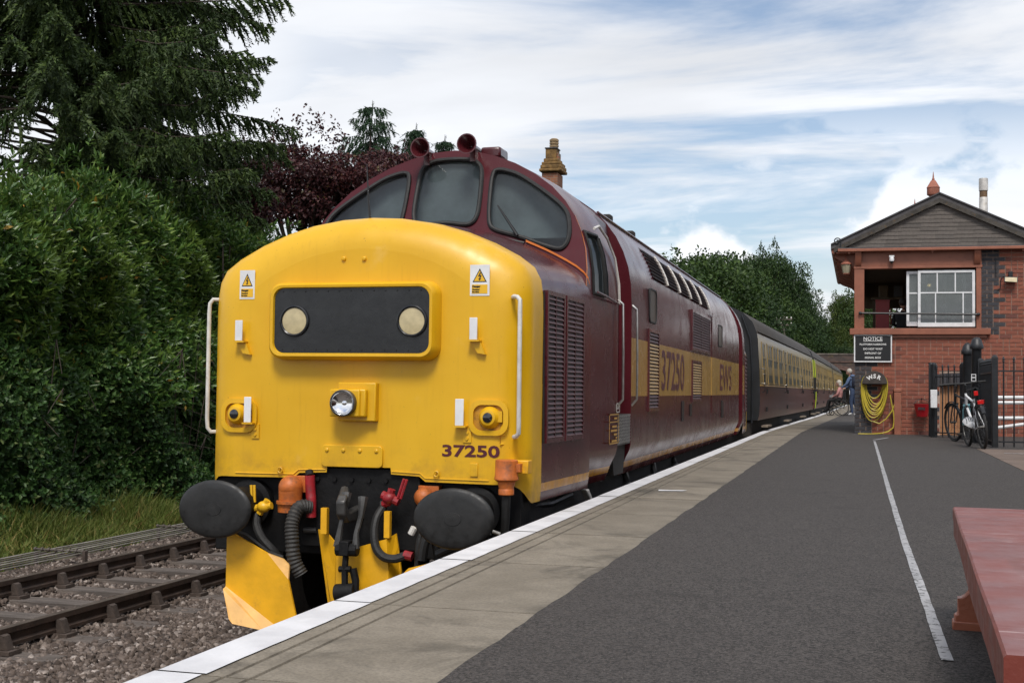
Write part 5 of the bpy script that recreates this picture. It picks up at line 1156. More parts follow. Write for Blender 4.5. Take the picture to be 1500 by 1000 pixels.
# ================================================================ coaches behind the engine
CW = 1.385
CP_ = [(1.34, 1.26), (1.365, 1.36), (1.385, 1.58), (1.385, 2.0), (1.375, 2.3), (1.335, 3.0), (1.31, 3.14)]
RP_ = [(1.31, 3.14), (1.22, 3.36), (1.02, 3.56), (0.74, 3.70), (0.40, 3.78), (0.0, 3.81)]
def coach_w(z): return float(np.interp(z, [p[1] for p in CP_], [p[0] for p in CP_]))
CL = 19.3
def coach(label, y0, detail, seed):
    x0 = LX+bend(y0); x1 = LX+bend(y0+CL); rz = -math.atan2(x1-x0, CL)
    t = thing('railway_coach', label, 'coach', (x0, y0, 0), rz, 'cream and maroon coaches coupled behind the engine')
    up = [p for p in CP_ if p[1] >= 2.0]; lo = [p for p in CP_ if p[1] <= 2.0]
    for s in (-1, 1):
        b = MB(); b.loft([[(s*u, y, z) for u, z in up] for y in (0.02, CL/2, CL-0.02)]); b.build('side_panel', 'cream', t, smooth=40)
        b = MB(); b.loft([[(s*u, y, z) for u, z in lo] for y in (0.02, CL/2, CL-0.02)]); b.build('lower_panel', 'choc', t, smooth=40)
        b = MB(); b.tube([(s*(CW+0.002), 0.02, 2.0), (s*(CW+0.002), CL-0.02, 2.0)], 0.012, 5); b.build('waist_strip', 'letters_gold', t)
        b = MB(); b.tube([(s*1.325, 0.0, 3.15), (s*1.325, CL, 3.15)], 0.022, 6); b.build('gutter', 'coach_roof', t)
    full = [(-u, z) for u, z in CP_]+[(-u, z) for u, z in RP_[1:]]
    full = full+[(-u, z) for u, z in reversed(full[:-1])]
    b = MB(); b.loft([[(u, y, z) for u, z in mirror([(u, z) for u, z in RP_])] for y in (0, 0.04, CL-0.04, CL)]); b.build('roof', 'coach_roof', t, smooth=40)
    for y in (0.0, CL):
        b = MB(); b.prism(full, 'Y', y, y+(0.03 if y == 0 else -0.03)); e = b.build('end_wall', 'coach_end', t, smooth=0)
        sg = -1 if y == 0 else 1
        b = MB(); b.box(-0.55, 0.55, y+sg*0.001, y+sg*0.55, 1.15, 3.25); b.build('gangway', 'coach_end', t, bevel=0.03)
        for s in (-1, 1):
            b = MB(); b.lathe([(0.22, sg*0.55), (0.23, sg*0.50), (0.09, sg*0.46), (0.09, 0)], (s*0.8635, y, 1.03), 'Y', 20); b.build('buffer', 'black', t)
            b = MB(); b.tube([(s*1.0, y+sg*0.04, 3.5), (s*1.18, y+sg*0.05, 3.0), (s*1.22, y+sg*0.05, 2.4), (s*1.22, y+sg*0.05, 1.2)], 0.018, 6); b.build('end_pipe', 'coach_end', t)
    # windows on the platform side (and mirrored): seating bays between doors
    r = random.Random(seed)
    slots = []
    y = 0.55
    doors = (0.75, 6.55, 12.55, CL-1.45)
    b = MB()
    wins = []
    for k, d in enumerate(doors):
        wins.append((d, d+0.62, 'door'))
        if k < 3:
            n = 3; a = d+0.62+0.42; e = doors[k+1]-0.42; w = (e-a)/n
            for q in range(n): wins.append((a+q*w+0.16, a+(q+1)*w-0.16, 'bay'))
    for s in (1, -1):
        for (a, e, kind) in wins:
            z0, z1 = (2.08, 2.92)
            u0, u1 = coach_w(z0)+0.002, coach_w(z1)+0.002; zt = 2.62
            ut = coach_w(zt)+0.002
            def quad(a, e, z0, z1, d0, d1):
                p0, p1 = coach_w(z0), coach_w(z1)
                return [(s*(p0+d0), a, z0), (s*(p0+d1), a, z0), (s*(p1+d1), a, z1), (s*(p1+d0), a, z1)], [(s*(p0+d0), e, z0), (s*(p0+d1), e, z0), (s*(p1+d1), e, z1), (s*(p1+d0), e, z1)]
            f = MB(); w = 0.045
            for (A, E, Z0, Z1) in ((a-w, e+w, z0-w, z0), (a-w, e+w, z1, z1+w), (a-w, a, z0, z1), (e, e+w, z0, z1), (a, e, zt-0.018, zt+0.018)): f.hexa(*quad(A, E, Z0, Z1, -0.01, 0.014))
            if kind == 'bay':
                m = (a+e)/2; f.hexa(*quad(m-0.02, m+0.02, zt, z1, -0.01, 0.014))
            fr = f.build('door_window' if kind == 'door' else 'window', 'cream', t, smooth=0)
            g = MB(); g.hexa(*quad(a, e, z0, z1, -0.005, 0.003)); g.build('pane', 'glass_coach', fr, smooth=0)
            if kind == 'door' and s == 1:
                d = MB()
                for yy in (a-0.10, e+0.10): d.hexa(*quad(yy-0.006, yy+0.006, 1.30, 1.985, 0.0, 0.004))
                d.build('door_edge', 'sign_black', t, smooth=0)
                for z in (1.48, 1.88):
                    h = MB(); h.box(s*(coach_w(z)), s*(coach_w(z)+0.035), e+0.08, e+0.13, z-0.05, z+0.05); h.build('hinge', 'sign_black', t)
                h = MB(); h.tube([(s*(CW+0.0), a-0.02, 2.05), (s*(CW+0.05), a-0.02, 2.05), (s*(CW+0.05), a-0.02, 2.25), (s*CW, a-0.02, 2.25)], 0.012, 6); h.build('door_handle', 'steel', t)
                h = MB(); h.tube([(s*(CW-0.01), a-0.28, 1.85), (s*(CW+0.06), a-0.28, 1.88), (s*(CW+0.06), a-0.28, 2.35), (s*(CW-0.02), a-0.28, 2.38)], 0.012, 6); h.build('handrail', 'sign_black', t)
                h = MB(); h.box(s*1.36, s*1.50, a-0.15, e+0.15, 1.10, 1.14); h.build('footstep', 'step_wood', t)
    for yb in (2.9, CL-2.9):
        for s in (-1, 1):
            b = MB(); b.box(s*0.95, s*1.08, yb-1.7, yb+1.7, 0.45, 0.68); b.box(s*0.95, s*1.12, yb-1.5, yb-1.05, 0.3, 0.62); b.box(s*0.95, s*1.12, yb+1.05, yb+1.5, 0.3, 0.62); b.build('bogie_frame', 'under', t)
            for q in (-1.28, 1.28):
                b = MB(); b.lathe([(0.08, -0.03), (0.40, -0.02), (0.455, -0.06), (0.48, -0.06), (0.455, 0.06), (0.10, 0.05)], (s*0.7525, yb+q, 0.457), 'X', 20); b.build('wheel', 'under', t)
    b = MB(); b.box(-1.2, 1.2, 0.05, CL-0.05, 0.9, 1.24); b.box(-0.9, 1.0, 6.5, 8.5, 0.4, 0.82); b.box(-1.0, 0.7, 10.5, 12.2, 0.45, 0.82); b.build('underframe', 'under', t)
    for y in np.arange(1.5, CL-1, 2.6):
        b = MB(); b.box(-0.25, 0.25, y, y+0.35, 3.78, 3.86); b.build('roof_vent', 'coach_roof', t, bevel=0.02)
    return t
C1 = coach('cream and maroon coach coupled straight to the engine, black end showing', 27.0, 2, 1)
C2 = coach('cream and maroon coach second behind the engine, past the lime strips', 47.15, 1, 2)
C3 = coach('cream and maroon coach third behind the engine near the bridge', 67.3, 1, 3)
# lime warning strips hung in the gap between the first two coaches
for par, y in ((C1, CL-0.05), (C2, 0.12)):
    for (z0, z1, m) in ((2.42, 3.05, 'lime'), (1.90, 2.42, 'sign_black'), (1.62, 1.90, 'lime' if par is C2 else 'sign_black'), (1.30, 1.62, 'lime' if par is C2 else 'choc')):
        b = MB(); w = 0.05
        b.hexa([(coach_w(z0)+0.004, y-w, z0), (coach_w(z0)+0.03, y-w, z0), (coach_w(z1)+0.03, y-w, z1), (coach_w(z1)+0.004, y-w, z1)], [(coach_w(z0)+0.004, y+w, z0), (coach_w(z0)+0.03, y+w, z0), (coach_w(z1)+0.03, y+w, z1), (coach_w(z1)+0.004, y+w, z1)])
        b.build('warning_strip', m, par, smooth=0)
# ================================================================ signal box
SY = 26.9
def BP(x, y, dY=0.0): q = px_y(x, y, SY+dY); return q.x, q.z
BXL = BP(1252, 560)[0]; BXR = 4.05; BDEP = 7.5
ZS = BP(1345, 481)[1]; ZW = BP(1345, 394.5)[1]; ZB = BP(1345, 377)[1]; ZE = BP(1345, 363)[1]
BOX = thing('signal_box', 'red brick signal box with slate hung gable beside the platform', 'signal box', ((BXL+BXR)/2, SY, PZ))
OX, OY, OZ = (BXL+BXR)/2, SY, PZ
def L_(b):
    b.v = [(x-OX, y-OY, z-OZ) for x, y, z in b.v]; return b
DX0, DX1, DZ1 = BP(1377, 600)[0], BP(1421, 600)[0], BP(1400, 566)[1]
XR0 = BP(1437.5, 430)[0]                           # right of the window the brick goes full height
def signal_box():
    y0 = SY
    # mortar core, with the door niche left open
    b = MB()
    b.box(BXL+0.012, DX0, y0+0.012, y0+0.24, PZ, ZS-0.13); b.box(DX1, BXR, y0+0.012, y0+0.24, PZ, ZS-0.13); b.box(DX0, DX1, y0+0.012, y0+0.24, DZ1+0.26, ZS-0.13)
    b.box(XR0, BXR, y0+0.012, y0+0.24, ZS-0.13, ZE-0.02)
    b.box(BXL+0.012, BXL+0.24, y0+0.24, y0+BDEP, PZ, ZS-0.13); b.box(BXR-0.24, BXR, y0+0.24, y0+BDEP, PZ, ZE); b.box(BXL+0.24, BXR-0.24, y0+BDEP-0.24, y0+BDEP, PZ, ZS-0.13)
    wall = L_(b).build('wall', 'mortar', BOX, smooth=0)
    # bricks
    H, Lb, J, T = 0.0826, 0.232, 0.013, 0.03
    meshes = {}
    def brick_mesh(w, blue):
        key = (round(w, 3), blue)
        if key not in meshes:
            bb = MB(); bb.box(0, w-J, 0, T, 0, H-J); me = bb.mesh('brick', 0); me.materials.append(MT['brick_blue' if blue else 'brick']); meshes[key] = me
        return meshes[key]
    items = []
    r = random.Random(5); row = 0; z = PZ+0.002
    while z < ZE-0.06:
        xs0 = BXL if z+H < ZS-0.12 else XR0; x = xs0; hdr = row % 2
        if z+H >= ZS-0.125 and z < ZS+0.0: xs0 = XR0
        first = True; x = xs0
        while x < 3.62:
            if first: w = Lb if hdr else Lb*0.5
            elif r.random() < (0.42 if hdr else 0.28): w = Lb*0.5
            else: w = Lb
            blue = False
            if z < ZS-0.1 and x < BXL+(0.24 if hdr else 0.12): blue = True
            if z >= ZS-0.13 and x < XR0+(0.26 if hdr else 0.14): blue = True
            x2 = x+w
            if z < DZ1+0.26 and x2 > DX0-0.02 and x < DX1+0.02:
                if x < DX0-0.06: w = DX0-x; items.append((x, z, w, blue or (hdr == 0)))
                x = max(x2, DX1)
                if x == DX1: pass
                first = False; 
                continue
            if 3.62-x < 0.1: break
            items.append((x, z, w, blue)); x = x2; first = False
        z += H; row += 1
    def vis(it):
        x, z, w, bl = it; return -(w*(1 if x < 3.15 else 0.2))
    items.sort(key=vis)
    for (x, z, w, bl) in items[:300]:
        shared('brick', brick_mesh(w, bl), wall, (x-OX, y0-OY-0.002+r.uniform(-.003, .003), z-OZ), (0, 0, 0))
    for bl in (False, True):
        b = MB()
        for (x, z, w, q) in items[300:]:
            if q == bl: d = r.uniform(-.003, .003); b.box(x, x+w-J, y0-0.002+d, y0-0.002+d+T, z, z+H-J)
        if b.v: o = L_(b).build('brickwork', 'brick_blue' if bl else 'brick', wall, smooth=0); o['kind'] = 'stuff'
    # blue brick lintel over the door, arched soldier course
    n = 11
    for k in range(n):
        xa = DX0-0.06+(DX1-DX0+0.12)*k/n; xb = DX0-0.06+(DX1-DX0+0.12)*(k+1)/n
        ya = DZ1+0.035*math.sin(math.pi*(k+0.5)/n)
        b = MB(); b.box(xa+0.004, xb-0.004, y0-0.014, y0+0.05, ya, ya+0.245); L_(b).build('lintel_brick', 'brick_blue', wall, smooth=0)
    # boarded tan door set back in the niche
    nb = 5; wd = (DX1-DX0)/nb
    b = MB(); b.box(DX0-0.02, DX1+0.02, y0+0.14, y0+0.17, PZ+0.01, DZ1+0.20); dr = L_(b).build('door', 'door_tan', BOX, smooth=0)
    for k in range(nb):
        b = MB(); b.box(DX0+k*wd+0.006, DX0+(k+1)*wd-0.006, y0+0.115, y0+0.139, PZ+0.16, DZ1+0.06); L_(b).build('board', 'door_tan', dr, smooth=0, bevel=0.004)
    b = MB(); b.box(DX0+0.004, DX1-0.004, y0+0.085, y0+0.138, PZ+0.012, PZ+0.155); L_(b).build('bottom_rail', 'door_tan', dr, smooth=0)
    # timber front: sill, posts, head beam, brackets
    b = MB(); b.box(BXL-0.10, XR0+0.17, y0-0.10, y0+0.24, ZS-0.128, ZS); L_(b).build('window_sill', 'boxpaint', BOX, bevel=0.008)
    b = MB(); b.box(BXL-0.04, XR0+0.10, y0-0.045, y0-0.005, ZS-0.19, ZS-0.13); L_(b).build('sill_moulding', 'boxpaint', BOX)
    pl = BP(1266, 430)[0]; pr0 = BP(1430, 430)[0]
    for (xa, xb) in ((BXL-0.01, pl), (pr0, XR0+0.0)):
        b = MB(); b.box(xa, xb, y0-0.02, y0+0.16, ZS+0.001, ZW+0.02); L_(b).build('window_post', 'boxpaint', BOX, bevel=0.006)
    b = MB(); b.box(BXL-0.02, XR0+0.02, y0-0.03, y0+0.18, ZW+0.021, ZW+0.075); b.box(BXL-0.01, XR0+0.01, y0-0.015, y0+0.16, ZW+0.076, ZE-0.02); L_(b).build('head_beam', 'boxpaint', BOX, bevel=0.006)
    for xx in (BXL-0.01+0.02, XR0-0.14):
        b = MB(); b.prism([(y0-0.03, ZW+0.08), (y0-0.07, ZW+0.12), (y0-0.16, ZE-0.06), (y0-0.16, ZE-0.02), (y0-0.03, ZE-0.02)], 'X', xx, xx+0.12); L_(b).build('bracket', 'boxpaint', BOX)
    # left side above the brick: posts, glazing, so that daylight comes in
    b = MB(); b.box(BXL, BXL+0.16, y0+0.163, y0+BDEP, ZS-0.128, ZS); b.box(BXL, BXL+0.14, y0+0.163, y0+BDEP, ZW+0.02, ZE-0.02); L_(b).build('side_beam', 'boxpaint', BOX)
    for k in range(5):
        ya = y0+0.9+k*1.6
        b = MB(); b.box(BXL+0.01, BXL+0.12, ya, ya+0.10, ZS+0.001, ZW+0.019); L_(b).build('window_post', 'boxpaint', BOX)
    # back wall with one wide window opening, floor, ceiling, lever frame
    zb0 = ZS+0.55
    b = MB(); yb = y0+BDEP
    b.box(BXL+0.16, BXR-0.24, yb-0.15, yb, zb0+0.35, ZE); b.box(1.15, BXR-0.24, yb-0.15, yb, ZS-0.128, zb0+0.35); b.box(BXL+0.16, 1.15, yb-0.15, yb, ZS-0.128, ZS-0.02)
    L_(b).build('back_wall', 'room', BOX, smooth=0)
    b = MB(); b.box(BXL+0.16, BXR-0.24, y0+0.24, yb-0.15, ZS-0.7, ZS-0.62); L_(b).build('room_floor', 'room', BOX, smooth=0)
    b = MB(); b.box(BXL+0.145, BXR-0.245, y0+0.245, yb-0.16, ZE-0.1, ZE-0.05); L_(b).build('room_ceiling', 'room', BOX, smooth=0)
    # sliding white sashes in front of the right-hand half
    s0, s1 = BP(1328, 430)[0], BP(1428.5, 430)[0]; i0 = BP(1344.5, 430)[0]
    def sash(name, xa, xb, ya, bars_top, bars_bot, zt, zmid, zb):
        b = MB(); w = 0.055
        b.box(xa, xb, ya, ya+0.045, zt-w, zt); b.box(xa, xb, ya, ya+0.045, zb, zb+0.085); b.box(xa, xa+w, ya, ya+0.045, zb+0.085, zt-w); b.box(xb-w, xb, ya, ya+0.045, zb+0.085, zt-w)
        f = L_(b).build(name, 'white', BOX, bevel=0.004)
        b = MB(); b.box(xa+w, xb-w, ya+0.008, ya+0.037, zmid-0.014, zmid+0.014); L_(b).build('glazing_bar', 'white', f)
        for x in bars_top: b = MB(); b.box(x-0.012, x+0.012, ya+0.008, ya+0.037, zmid+0.0145, zt-w); L_(b).build('glazing_bar', 'white', f)
        for x in bars_bot: b = MB(); b.box(x-0.012, x+0.012, ya+0.008, ya+0.037, zb+0.086, zmid-0.0145); L_(b).build('glazing_bar', 'white', f)
        b = MB(); b.box(xa+w*.6, xb-w*.6, ya+0.020, ya+0.025, zb+0.05, zt-w*.6); L_(b).build('pane', 'glass_win', f, smooth=0)
    zt, zb = BP(1380, 395.5)[1], BP(1380, 478.5)[1]; zm = BP(1380, 428.5)[1]
    X = lambda p: BP(p, 430)[0]
    sash('sash_window', i0, s1, y0+0.015, [X(1373), X(1399.5)], [X(1370.5), X(1411)], zt, zm, zb)
    sash('sash_window', s0, X(1415), y0+0.075, [X(1358), X(1384.5)], [X(1386.5)], zt-0.01, zm, zb+0.02)
    # safety bar across the opening
    (bx0, bz0), (bx1, bz1) = BP(1260, 458.7), BP(1433, 460.5)
    b = MB(); b.tube([(bx0, y0-0.06, bz0), (bx1, y0-0.06, bz1+0.0)], 0.020, 8); b.sphere((bx0, y0-0.06, bz0), 0.035); b.sphere((bx1, y0-0.06, bz1), 0.035)
    b.tube([(bx0+0.03, y0-0.06, bz0), (bx0+0.03, y0-0.0, bz0)], 0.012, 6); b.tube([(bx1-0.03, y0-0.06, bz1), (bx1-0.03, y0, bz1)], 0.012, 6); L_(b).build('safety_bar', 'iron', BOX)
    # gable: slates hung in courses
    ax, az = BP(1375.5, 290); ex, ez = BP(1226, 361); slope = (az-ez)/(ax-ex); hw = ax-ex
    ZG = ZE-0.02
    b = MB(); b.prism([(ax-hw+0.25, ZG), (ax+hw-0.25, ZG), (ax, az-0.12)], 'Y', y0-0.05, y0+0.10); gb = L_(b).build('gable', 'verge', BOX, smooth=0)
    r = random.Random(3); row = 0; z = ZG+0.03; ch = 0.082
    tm = []
    for k in range(3):
        bb = MB(); w = 0.36; bb.add([(0.001, -0.016, 0), (w-0.001, -0.016, 0), (w-0.001, -0.004, 0.115), (0.001, -0.004, 0.115), (0.001, 0.0, 0), (w-0.001, 0.0, 0), (w-0.001, 0.004, 0.115), (0.001, 0.004, 0.115)], [(0, 1, 2, 3), (7, 6, 5, 4), (0, 4, 5, 1), (1, 5, 6, 2), (2, 6, 7, 3), (3, 7, 4, 0)])
        me = bb.mesh('gable_tile', 0); me.materials.append(MT['slate_tile']); tm.append(me)
    while z < az-0.2:
        half = (az-0.13-z)/slope-0.12; x = ax-half-0.36-(0.05, 0.2, 0.12, 0.29)[row % 4]
        while x < ax+half:
            if x > ax-half-0.36 and x+0.36 < ax+half+0.36 and x < 3.7 and r.random() > 0.012:
                shared('gable_tile', tm[r.randrange(3)], gb, (x-OX, y0-0.054-OY-0.004+r.uniform(-.003, .003), z-OZ+r.uniform(-.004, .004)), (0, 0, 0))
            x += 0.36
        z += ch; row += 1
    # roof slopes, verges, gutter board
    for s in (-1, 1):
        b = MB(); th = 0.07
        def rp(t, up): return (ax+s*hw*t, az-slope*hw*t+up)
        b.prism([rp(0, -0.02), rp(1.06, -0.02), rp(1.06, th), rp(0, th)], 'Y', y0-0.14, y0+BDEP+0.3); L_(b).build('roof_slope', 'slate', BOX, smooth=0)
        b = MB(); b.prism([rp(0, -0.115), rp(1.03, -0.115), rp(1.03, -0.022), rp(0, -0.022)], 'Y', y0-0.15, y0-0.055); L_(b).build('verge_board', 'verge', BOX, smooth=0)
        b = MB(); b.prism([rp(0, 0.072), rp(1.06, 0.072), rp(1.06, 0.10), rp(0, 0.10)], 'Y', y0-0.17, y0+0.05); L_(b).build('verge_tile', 'slate', BOX, smooth=0)
    b = MB(); b.box(ex+0.02, ax+hw-0.02, y0-0.20, y0-0.055, ZE-0.075, ZE-0.012); L_(b).build('eaves_board', 'boxpaint', BOX, bevel=0.01)
    b = MB(); b.box(ex+0.02, ax+hw-0.02, y0-0.19, y0-0.03, ZE-0.011, ZE+0.012); L_(b).build('eaves_flashing', 'slate', BOX)
    for xx in (BP(1244, 363)[0], BP(1365.5, 370)[0], BP(1498, 370)[0]):
        b = MB(); b.prism([(xx-0.035, ZE-0.075), (xx+0.035, ZE-0.075), (xx, ZE-0.125)], 'Y', y0-0.15, y0-0.08); L_(b).build('drip_block', 'boxpaint', BOX)
    # soffit on the left with rafter feet
    b = MB(); b.box(ex-0.01, BXL+0.0, y0-0.12, y0+BDEP, ZE-0.10, ZE-0.076); L_(b).build('soffit', 'boxpaint', BOX, smooth=0)
    for k in range(9):
        b = MB(); yy = y0+0.1+k*0.8; b.prism([(BXL-0.002, ZE-0.105), (ex-0.03, ZE-0.105), (ex-0.05, ZE-0.16), (ex+0.05, ZE-0.22), (BXL-0.1, ZE-0.30), (BXL-0.002, ZE-0.40)], 'Y', yy, yy+0.07); L_(b).build('rafter_foot', 'boxpaint', BOX)
    b = MB(); b.tube([(ex-0.06, y0-0.1, ZE-0.05), (ex-0.06, y0+BDEP, ZE-0.05)], 0.055, 8); L_(b).build('gutter', 'boxpaint', BOX)
    # curled iron at the eaves corner
    cx, cz = BP(1226.5, 356); b = MB(); pts = [(cx+0.075*math.cos(t)*(1-0.09*t), y0-0.16, cz+0.02+0.075*math.sin(t)*(1-0.09*t)) for t in np.linspace(-0.4, 8.5, 26)]
    b.tube([(cx+0.06, y0-0.16, ZE)]+pts, 0.013, 6); L_(b).build('scroll_iron', 'iron', BOX)
    # ridge ventilators and flue
    fx, fz = BP(1368, 252, 0.6); _, fb = BP(1368, 296, 0.6); k = fz-fb
    def vent(x, y, zt, kk):
        b = MB(); pr = [(0.20*kk, -0.98), (0.20*kk, -0.84), (0.085*kk, -0.82), (0.080*kk, -0.55), (0.125*kk, -0.52), (0.13*kk, -0.51), (0.13*kk, -0.37), (0.14*kk, -0.36), (0.11*kk, -0.31), (0.05*kk, -0.20), (0.022*kk, -0.18), (0.035*kk, -0.17), (0.020*kk, -0.15), (0.004, 0.0)]
        b.lathe([(q, zt+h*kk*0.95) for q, h in pr], (x, y, 0), 'Z', 16); L_(b).build('ridge_ventilator', 'terracotta', BOX)
    vent(ax-0.07, y0+0.75, fz+0.03, 1.0); vent(ax-0.30, y0+4.2, fz-0.02, 0.95)
    ux, uz = BP(1440.5, 261.5, 1.5); b = MB(); b.lathe([(0.090, 5.0), (0.090, uz-0.42), (0.085, uz-0.41)], (ux, y0+1.5, 0), 'Z', 16); fl = L_(b).build('flue', 'flue', BOX)
    b = MB(); b.lathe([(0.082, uz-0.41), (0.082, uz-0.27)], (ux, y0+1.5, 0), 'Z', 16); L_(b).build('flue_band', 'flue_rust', fl)
    b = MB(); b.lathe([(0.094, uz-0.268), (0.094, uz-0.02), (0.088, uz)], (ux, y0+1.5, 0), 'Z', 16); L_(b).build('flue_cap', 'flue', fl)
    # strip of cable on the upper brick
    b = MB(); px = BP(1458, 400)[0]; b.tube([(px, y0-0.02, BP(1458, 378)[1]), (px+0.01, y0-0.02, BP(1458, 405)[1])], 0.008, 5); L_(b).build('cable', 'iron', BOX)
signal_box()

def box_things():
    y0 = SY
    # notice board
    (a, z1), (c, z0) = BP(1251, 490), BP(1306.5, 530.5)
    n = thing('notice_board', 'black notice board with white border on the signal box corner', 'notice board', ((a+c)/2, y0-0.01, z0))
    o = lambda b: (setattr(b, 'v', [(x-(a+c)/2, y-(y0-0.01), z-z0) for x, y, z in b.v]), b)[1]
    b = MB(); b.box(a, c, y0-0.055, y0-0.012, z0, z1); o(b).build('board', 'sign_black', n, bevel=0.003)
    b = MB(); w = 0.024
    b.box(a, c, y0-0.066, y0-0.056, z0, z0+w); b.box(a, c, y0-0.066, y0-0.056, z1-w, z1); b.box(a, a+w, y0-0.066, y0-0.056, z0+w, z1-w); b.box(c-w, c, y0-0.066, y0-0.056, z0+w, z1-w); o(b).build('border', 'white', n)
    for tx, f, s in (('NOTICE', 0.845, 0.105), ('PLATFORM NARROWS', 0.64, 0.052), ('DO NOT WAIT', 0.475, 0.056), ('INFRONT OF', 0.32, 0.056), ('SIGNAL BOX', 0.16, 0.056)):
        me = text_mesh(tx, s, 'letters_white', 0.001, 0.0008); q = link(bpy.data.objects.new('lettering', me), n); q.location = (0, -0.048, (z1-z0)*f); q.rotation_euler = (math.pi/2, 0, 0)
    b = MB(); b.box((a+c)/2-0.19, (a+c)/2+0.19, y0-0.060, y0-0.0565, z0+(z1-z0)*0.755, z0+(z1-z0)*0.772); o(b).build('underline', 'letters_white', n)
    # hose holder and coiled hose
    cx, cz = BP(1281, 562); _, ct = BP(1281, 543.5); R = ct-cz; xl = BP(1262.5, 562)[0]; xr = BP(1299.5, 562)[0]
    h = thing('hose_holder', 'dark half-round hose holder lettered in white on the brick wall', 'hose holder', (cx, y0-0.01, cz))
    pts = [((xr-xl)/2*math.cos(t), R*math.sin(t)) for t in np.linspace(0, math.pi, 20)]
    b = MB(); b.prism(pts, 'Y', -0.20, -0.185); b.build('front_plate', mat('holder brown', (0.045, 0.035, 0.030), 0.6, var=0.3, vs=8), h, bevel=0.003)
    b = MB(); b.prism([(p*0.82, q*0.82-0.01) for p, q in pts], 'Y', -0.184, 0.0); b.build('drum', 'iron', h)
    for ch, ang in (('W', 125), ('S', 90), ('R', 57)):
        me = text_mesh(ch, 0.115, 'letters_white', 0.0012, 0.004); q = link(bpy.data.objects.new('lettering', me), h); t = math.radians(ang)
        q.location = ((xr-xl)/2*0.62*math.cos(t), -0.2025, R*0.60*math.sin(t)-0.005); q.rotation_euler = (math.pi/2, -(math.pi/2-t)*-0.75 if False else (math.radians(90-ang)*0.75), 0)
    hs = thing('hose', 'yellow hose hung in loops under the half-round holder', 'hose', (cx, y0-0.01, PZ))
    r = random.Random(9); b = MB()
    for k in range(9):
        dep = (0.30, 0.42, 0.47, 0.52, 0.55, 0.60, 0.64, 0.70, 0.78)[k]; ww = (xr-xl)/2*(0.66+0.045*k+r.uniform(-.03, .03)); sk = r.uniform(-.04, .04)
        yy = -0.045-0.016*k if k < 8 else -0.06
        loop = []
        for t in np.linspace(0, 2*math.pi, 30)[:-1]:
            x = ww*math.sin(t)*(1.0 if math.cos(t) > 0 else 1.0+0.06*k/9); z = (R*0.83+0.01*(k % 3))*math.cos(t) if math.cos(t) > 0 else dep*math.cos(t)*1.0
            loop.append((x+sk*max(0, -math.cos(t)), yy, (cz-PZ)+z))
        b.tube(loop, 0.0135, 7, closed=True)
    pz = lambda x, y: (BP(x, y)[0]-cx, -0.13, BP(x, y)[1]-PZ)
    tail = [pz(*q) for q in ((1303.5, 578), (1306, 592), (1308.5, 604), (1309.5, 616), (1308, 626), (1301, 631.5), (1292, 634))]
    e = px_z(1285, 633.5, PZ); 
    b.tube(tail+[(BP(1280, 630)[0]-cx, -0.3, 0.015), (BP(1268, 630)[0]-cx, -0.42, 0.015), (BP(1257, 630)[0]-cx, -0.40, 0.015)], 0.0135, 7)
    b.tube([pz(*q) for q in ((1314, 579), (1311, 590), (1306, 602), (1298, 613), (1288, 620), (1279, 617))], 0.0135, 7)
    b.build('coils', 'hose_yellow', hs)
    # timber post
    (a, zt), (c, _) = BP(1309.5, 569), BP(1319.5, 569)
    p = thing('timber_post', 'short terracotta timber post standing against the brick wall', 'post', ((a+c)/2, y0-0.08, PZ)); w = c-a
    b = MB(); b.box(-w/2, w/2, -0.075, 0.07, 0, zt-PZ-0.07); b.build('shaft', 'boxpaint', p, bevel=0.008)
    b = MB(); b.box(-w/2-0.012, w/2+0.012, -0.085, 0.078, zt-PZ-0.069, zt-PZ); b.build('cap', 'boxpaint', p, bevel=0.012)
    # fire bucket and small white box
    (a, z1), (c, z0) = BP(1338, 591), BP(1362, 610); cx2 = (a+c)/2; r1 = (c-a)/2
    bk = thing('fire_bucket', 'red fire bucket hung on the brick wall', 'bucket', (cx2, y0-0.21, z0))
    b = MB(); b.lathe([(r1*0.66, 0.0), (r1*0.68, 0.006), (r1, z1-z0-0.01), (r1*1.03, z1-z0), (r1*0.97, z1-z0), (r1*0.94, z1-z0-0.03), (r1*0.65, 0.02)], (0, 0, 0), 'Z', 24); b.build('pail', 'bucket', bk)
    b = MB(); b.tube([(-r1, 0, z1-z0-0.01), (-r1*.7, 0.09, z1-z0+0.06), (0, 0.17, z1-z0+0.10), (r1*.7, 0.09, z1-z0+0.06), (r1, 0, z1-z0-0.01)], 0.007, 6); b.build('handle', 'steel_dark', bk)
    b = MB(); b.tube([(0, 0.215, z1-z0+0.09), (0, 0.15, z1-z0+0.09), (0, 0.14, z1-z0+0.12)], 0.010, 6); b.build('hook', 'iron', bk)
    me = text_mesh('FIRE', 0.075, 'sign_black', 0.001, 0.003); q = link(bpy.data.objects.new('lettering', me), bk); q.location = (-r1*0.1, -r1*0.95, (z1-z0)*0.62); q.rotation_euler = (math.radians(78), 0, 0)
    (a, z1), (c, z0) = BP(1360, 572), BP(1371.5, 597)
    bx = thing('wall_box', 'small white box with red print fixed to the thick black post', 'box', (px_y(1366.5, 590, 25.33).x, 25.40, px_y(1366, 597, 25.4).z))
    b = MB(); b.box(-(c-a)/2+0.03, (c-a)/2, -0.15, 0, 0, z1-z0); b.build('case', 'white', bx, bevel=0.008)
    for k in range(4):
        b = MB(); b.box(-(c-a)/2+0.026, -(c-a)/2+0.029, -0.13+0.0*k, -0.03, 0.06+0.07*k, 0.09+0.07*k); b.build('print', 'red', bx, smooth=0)
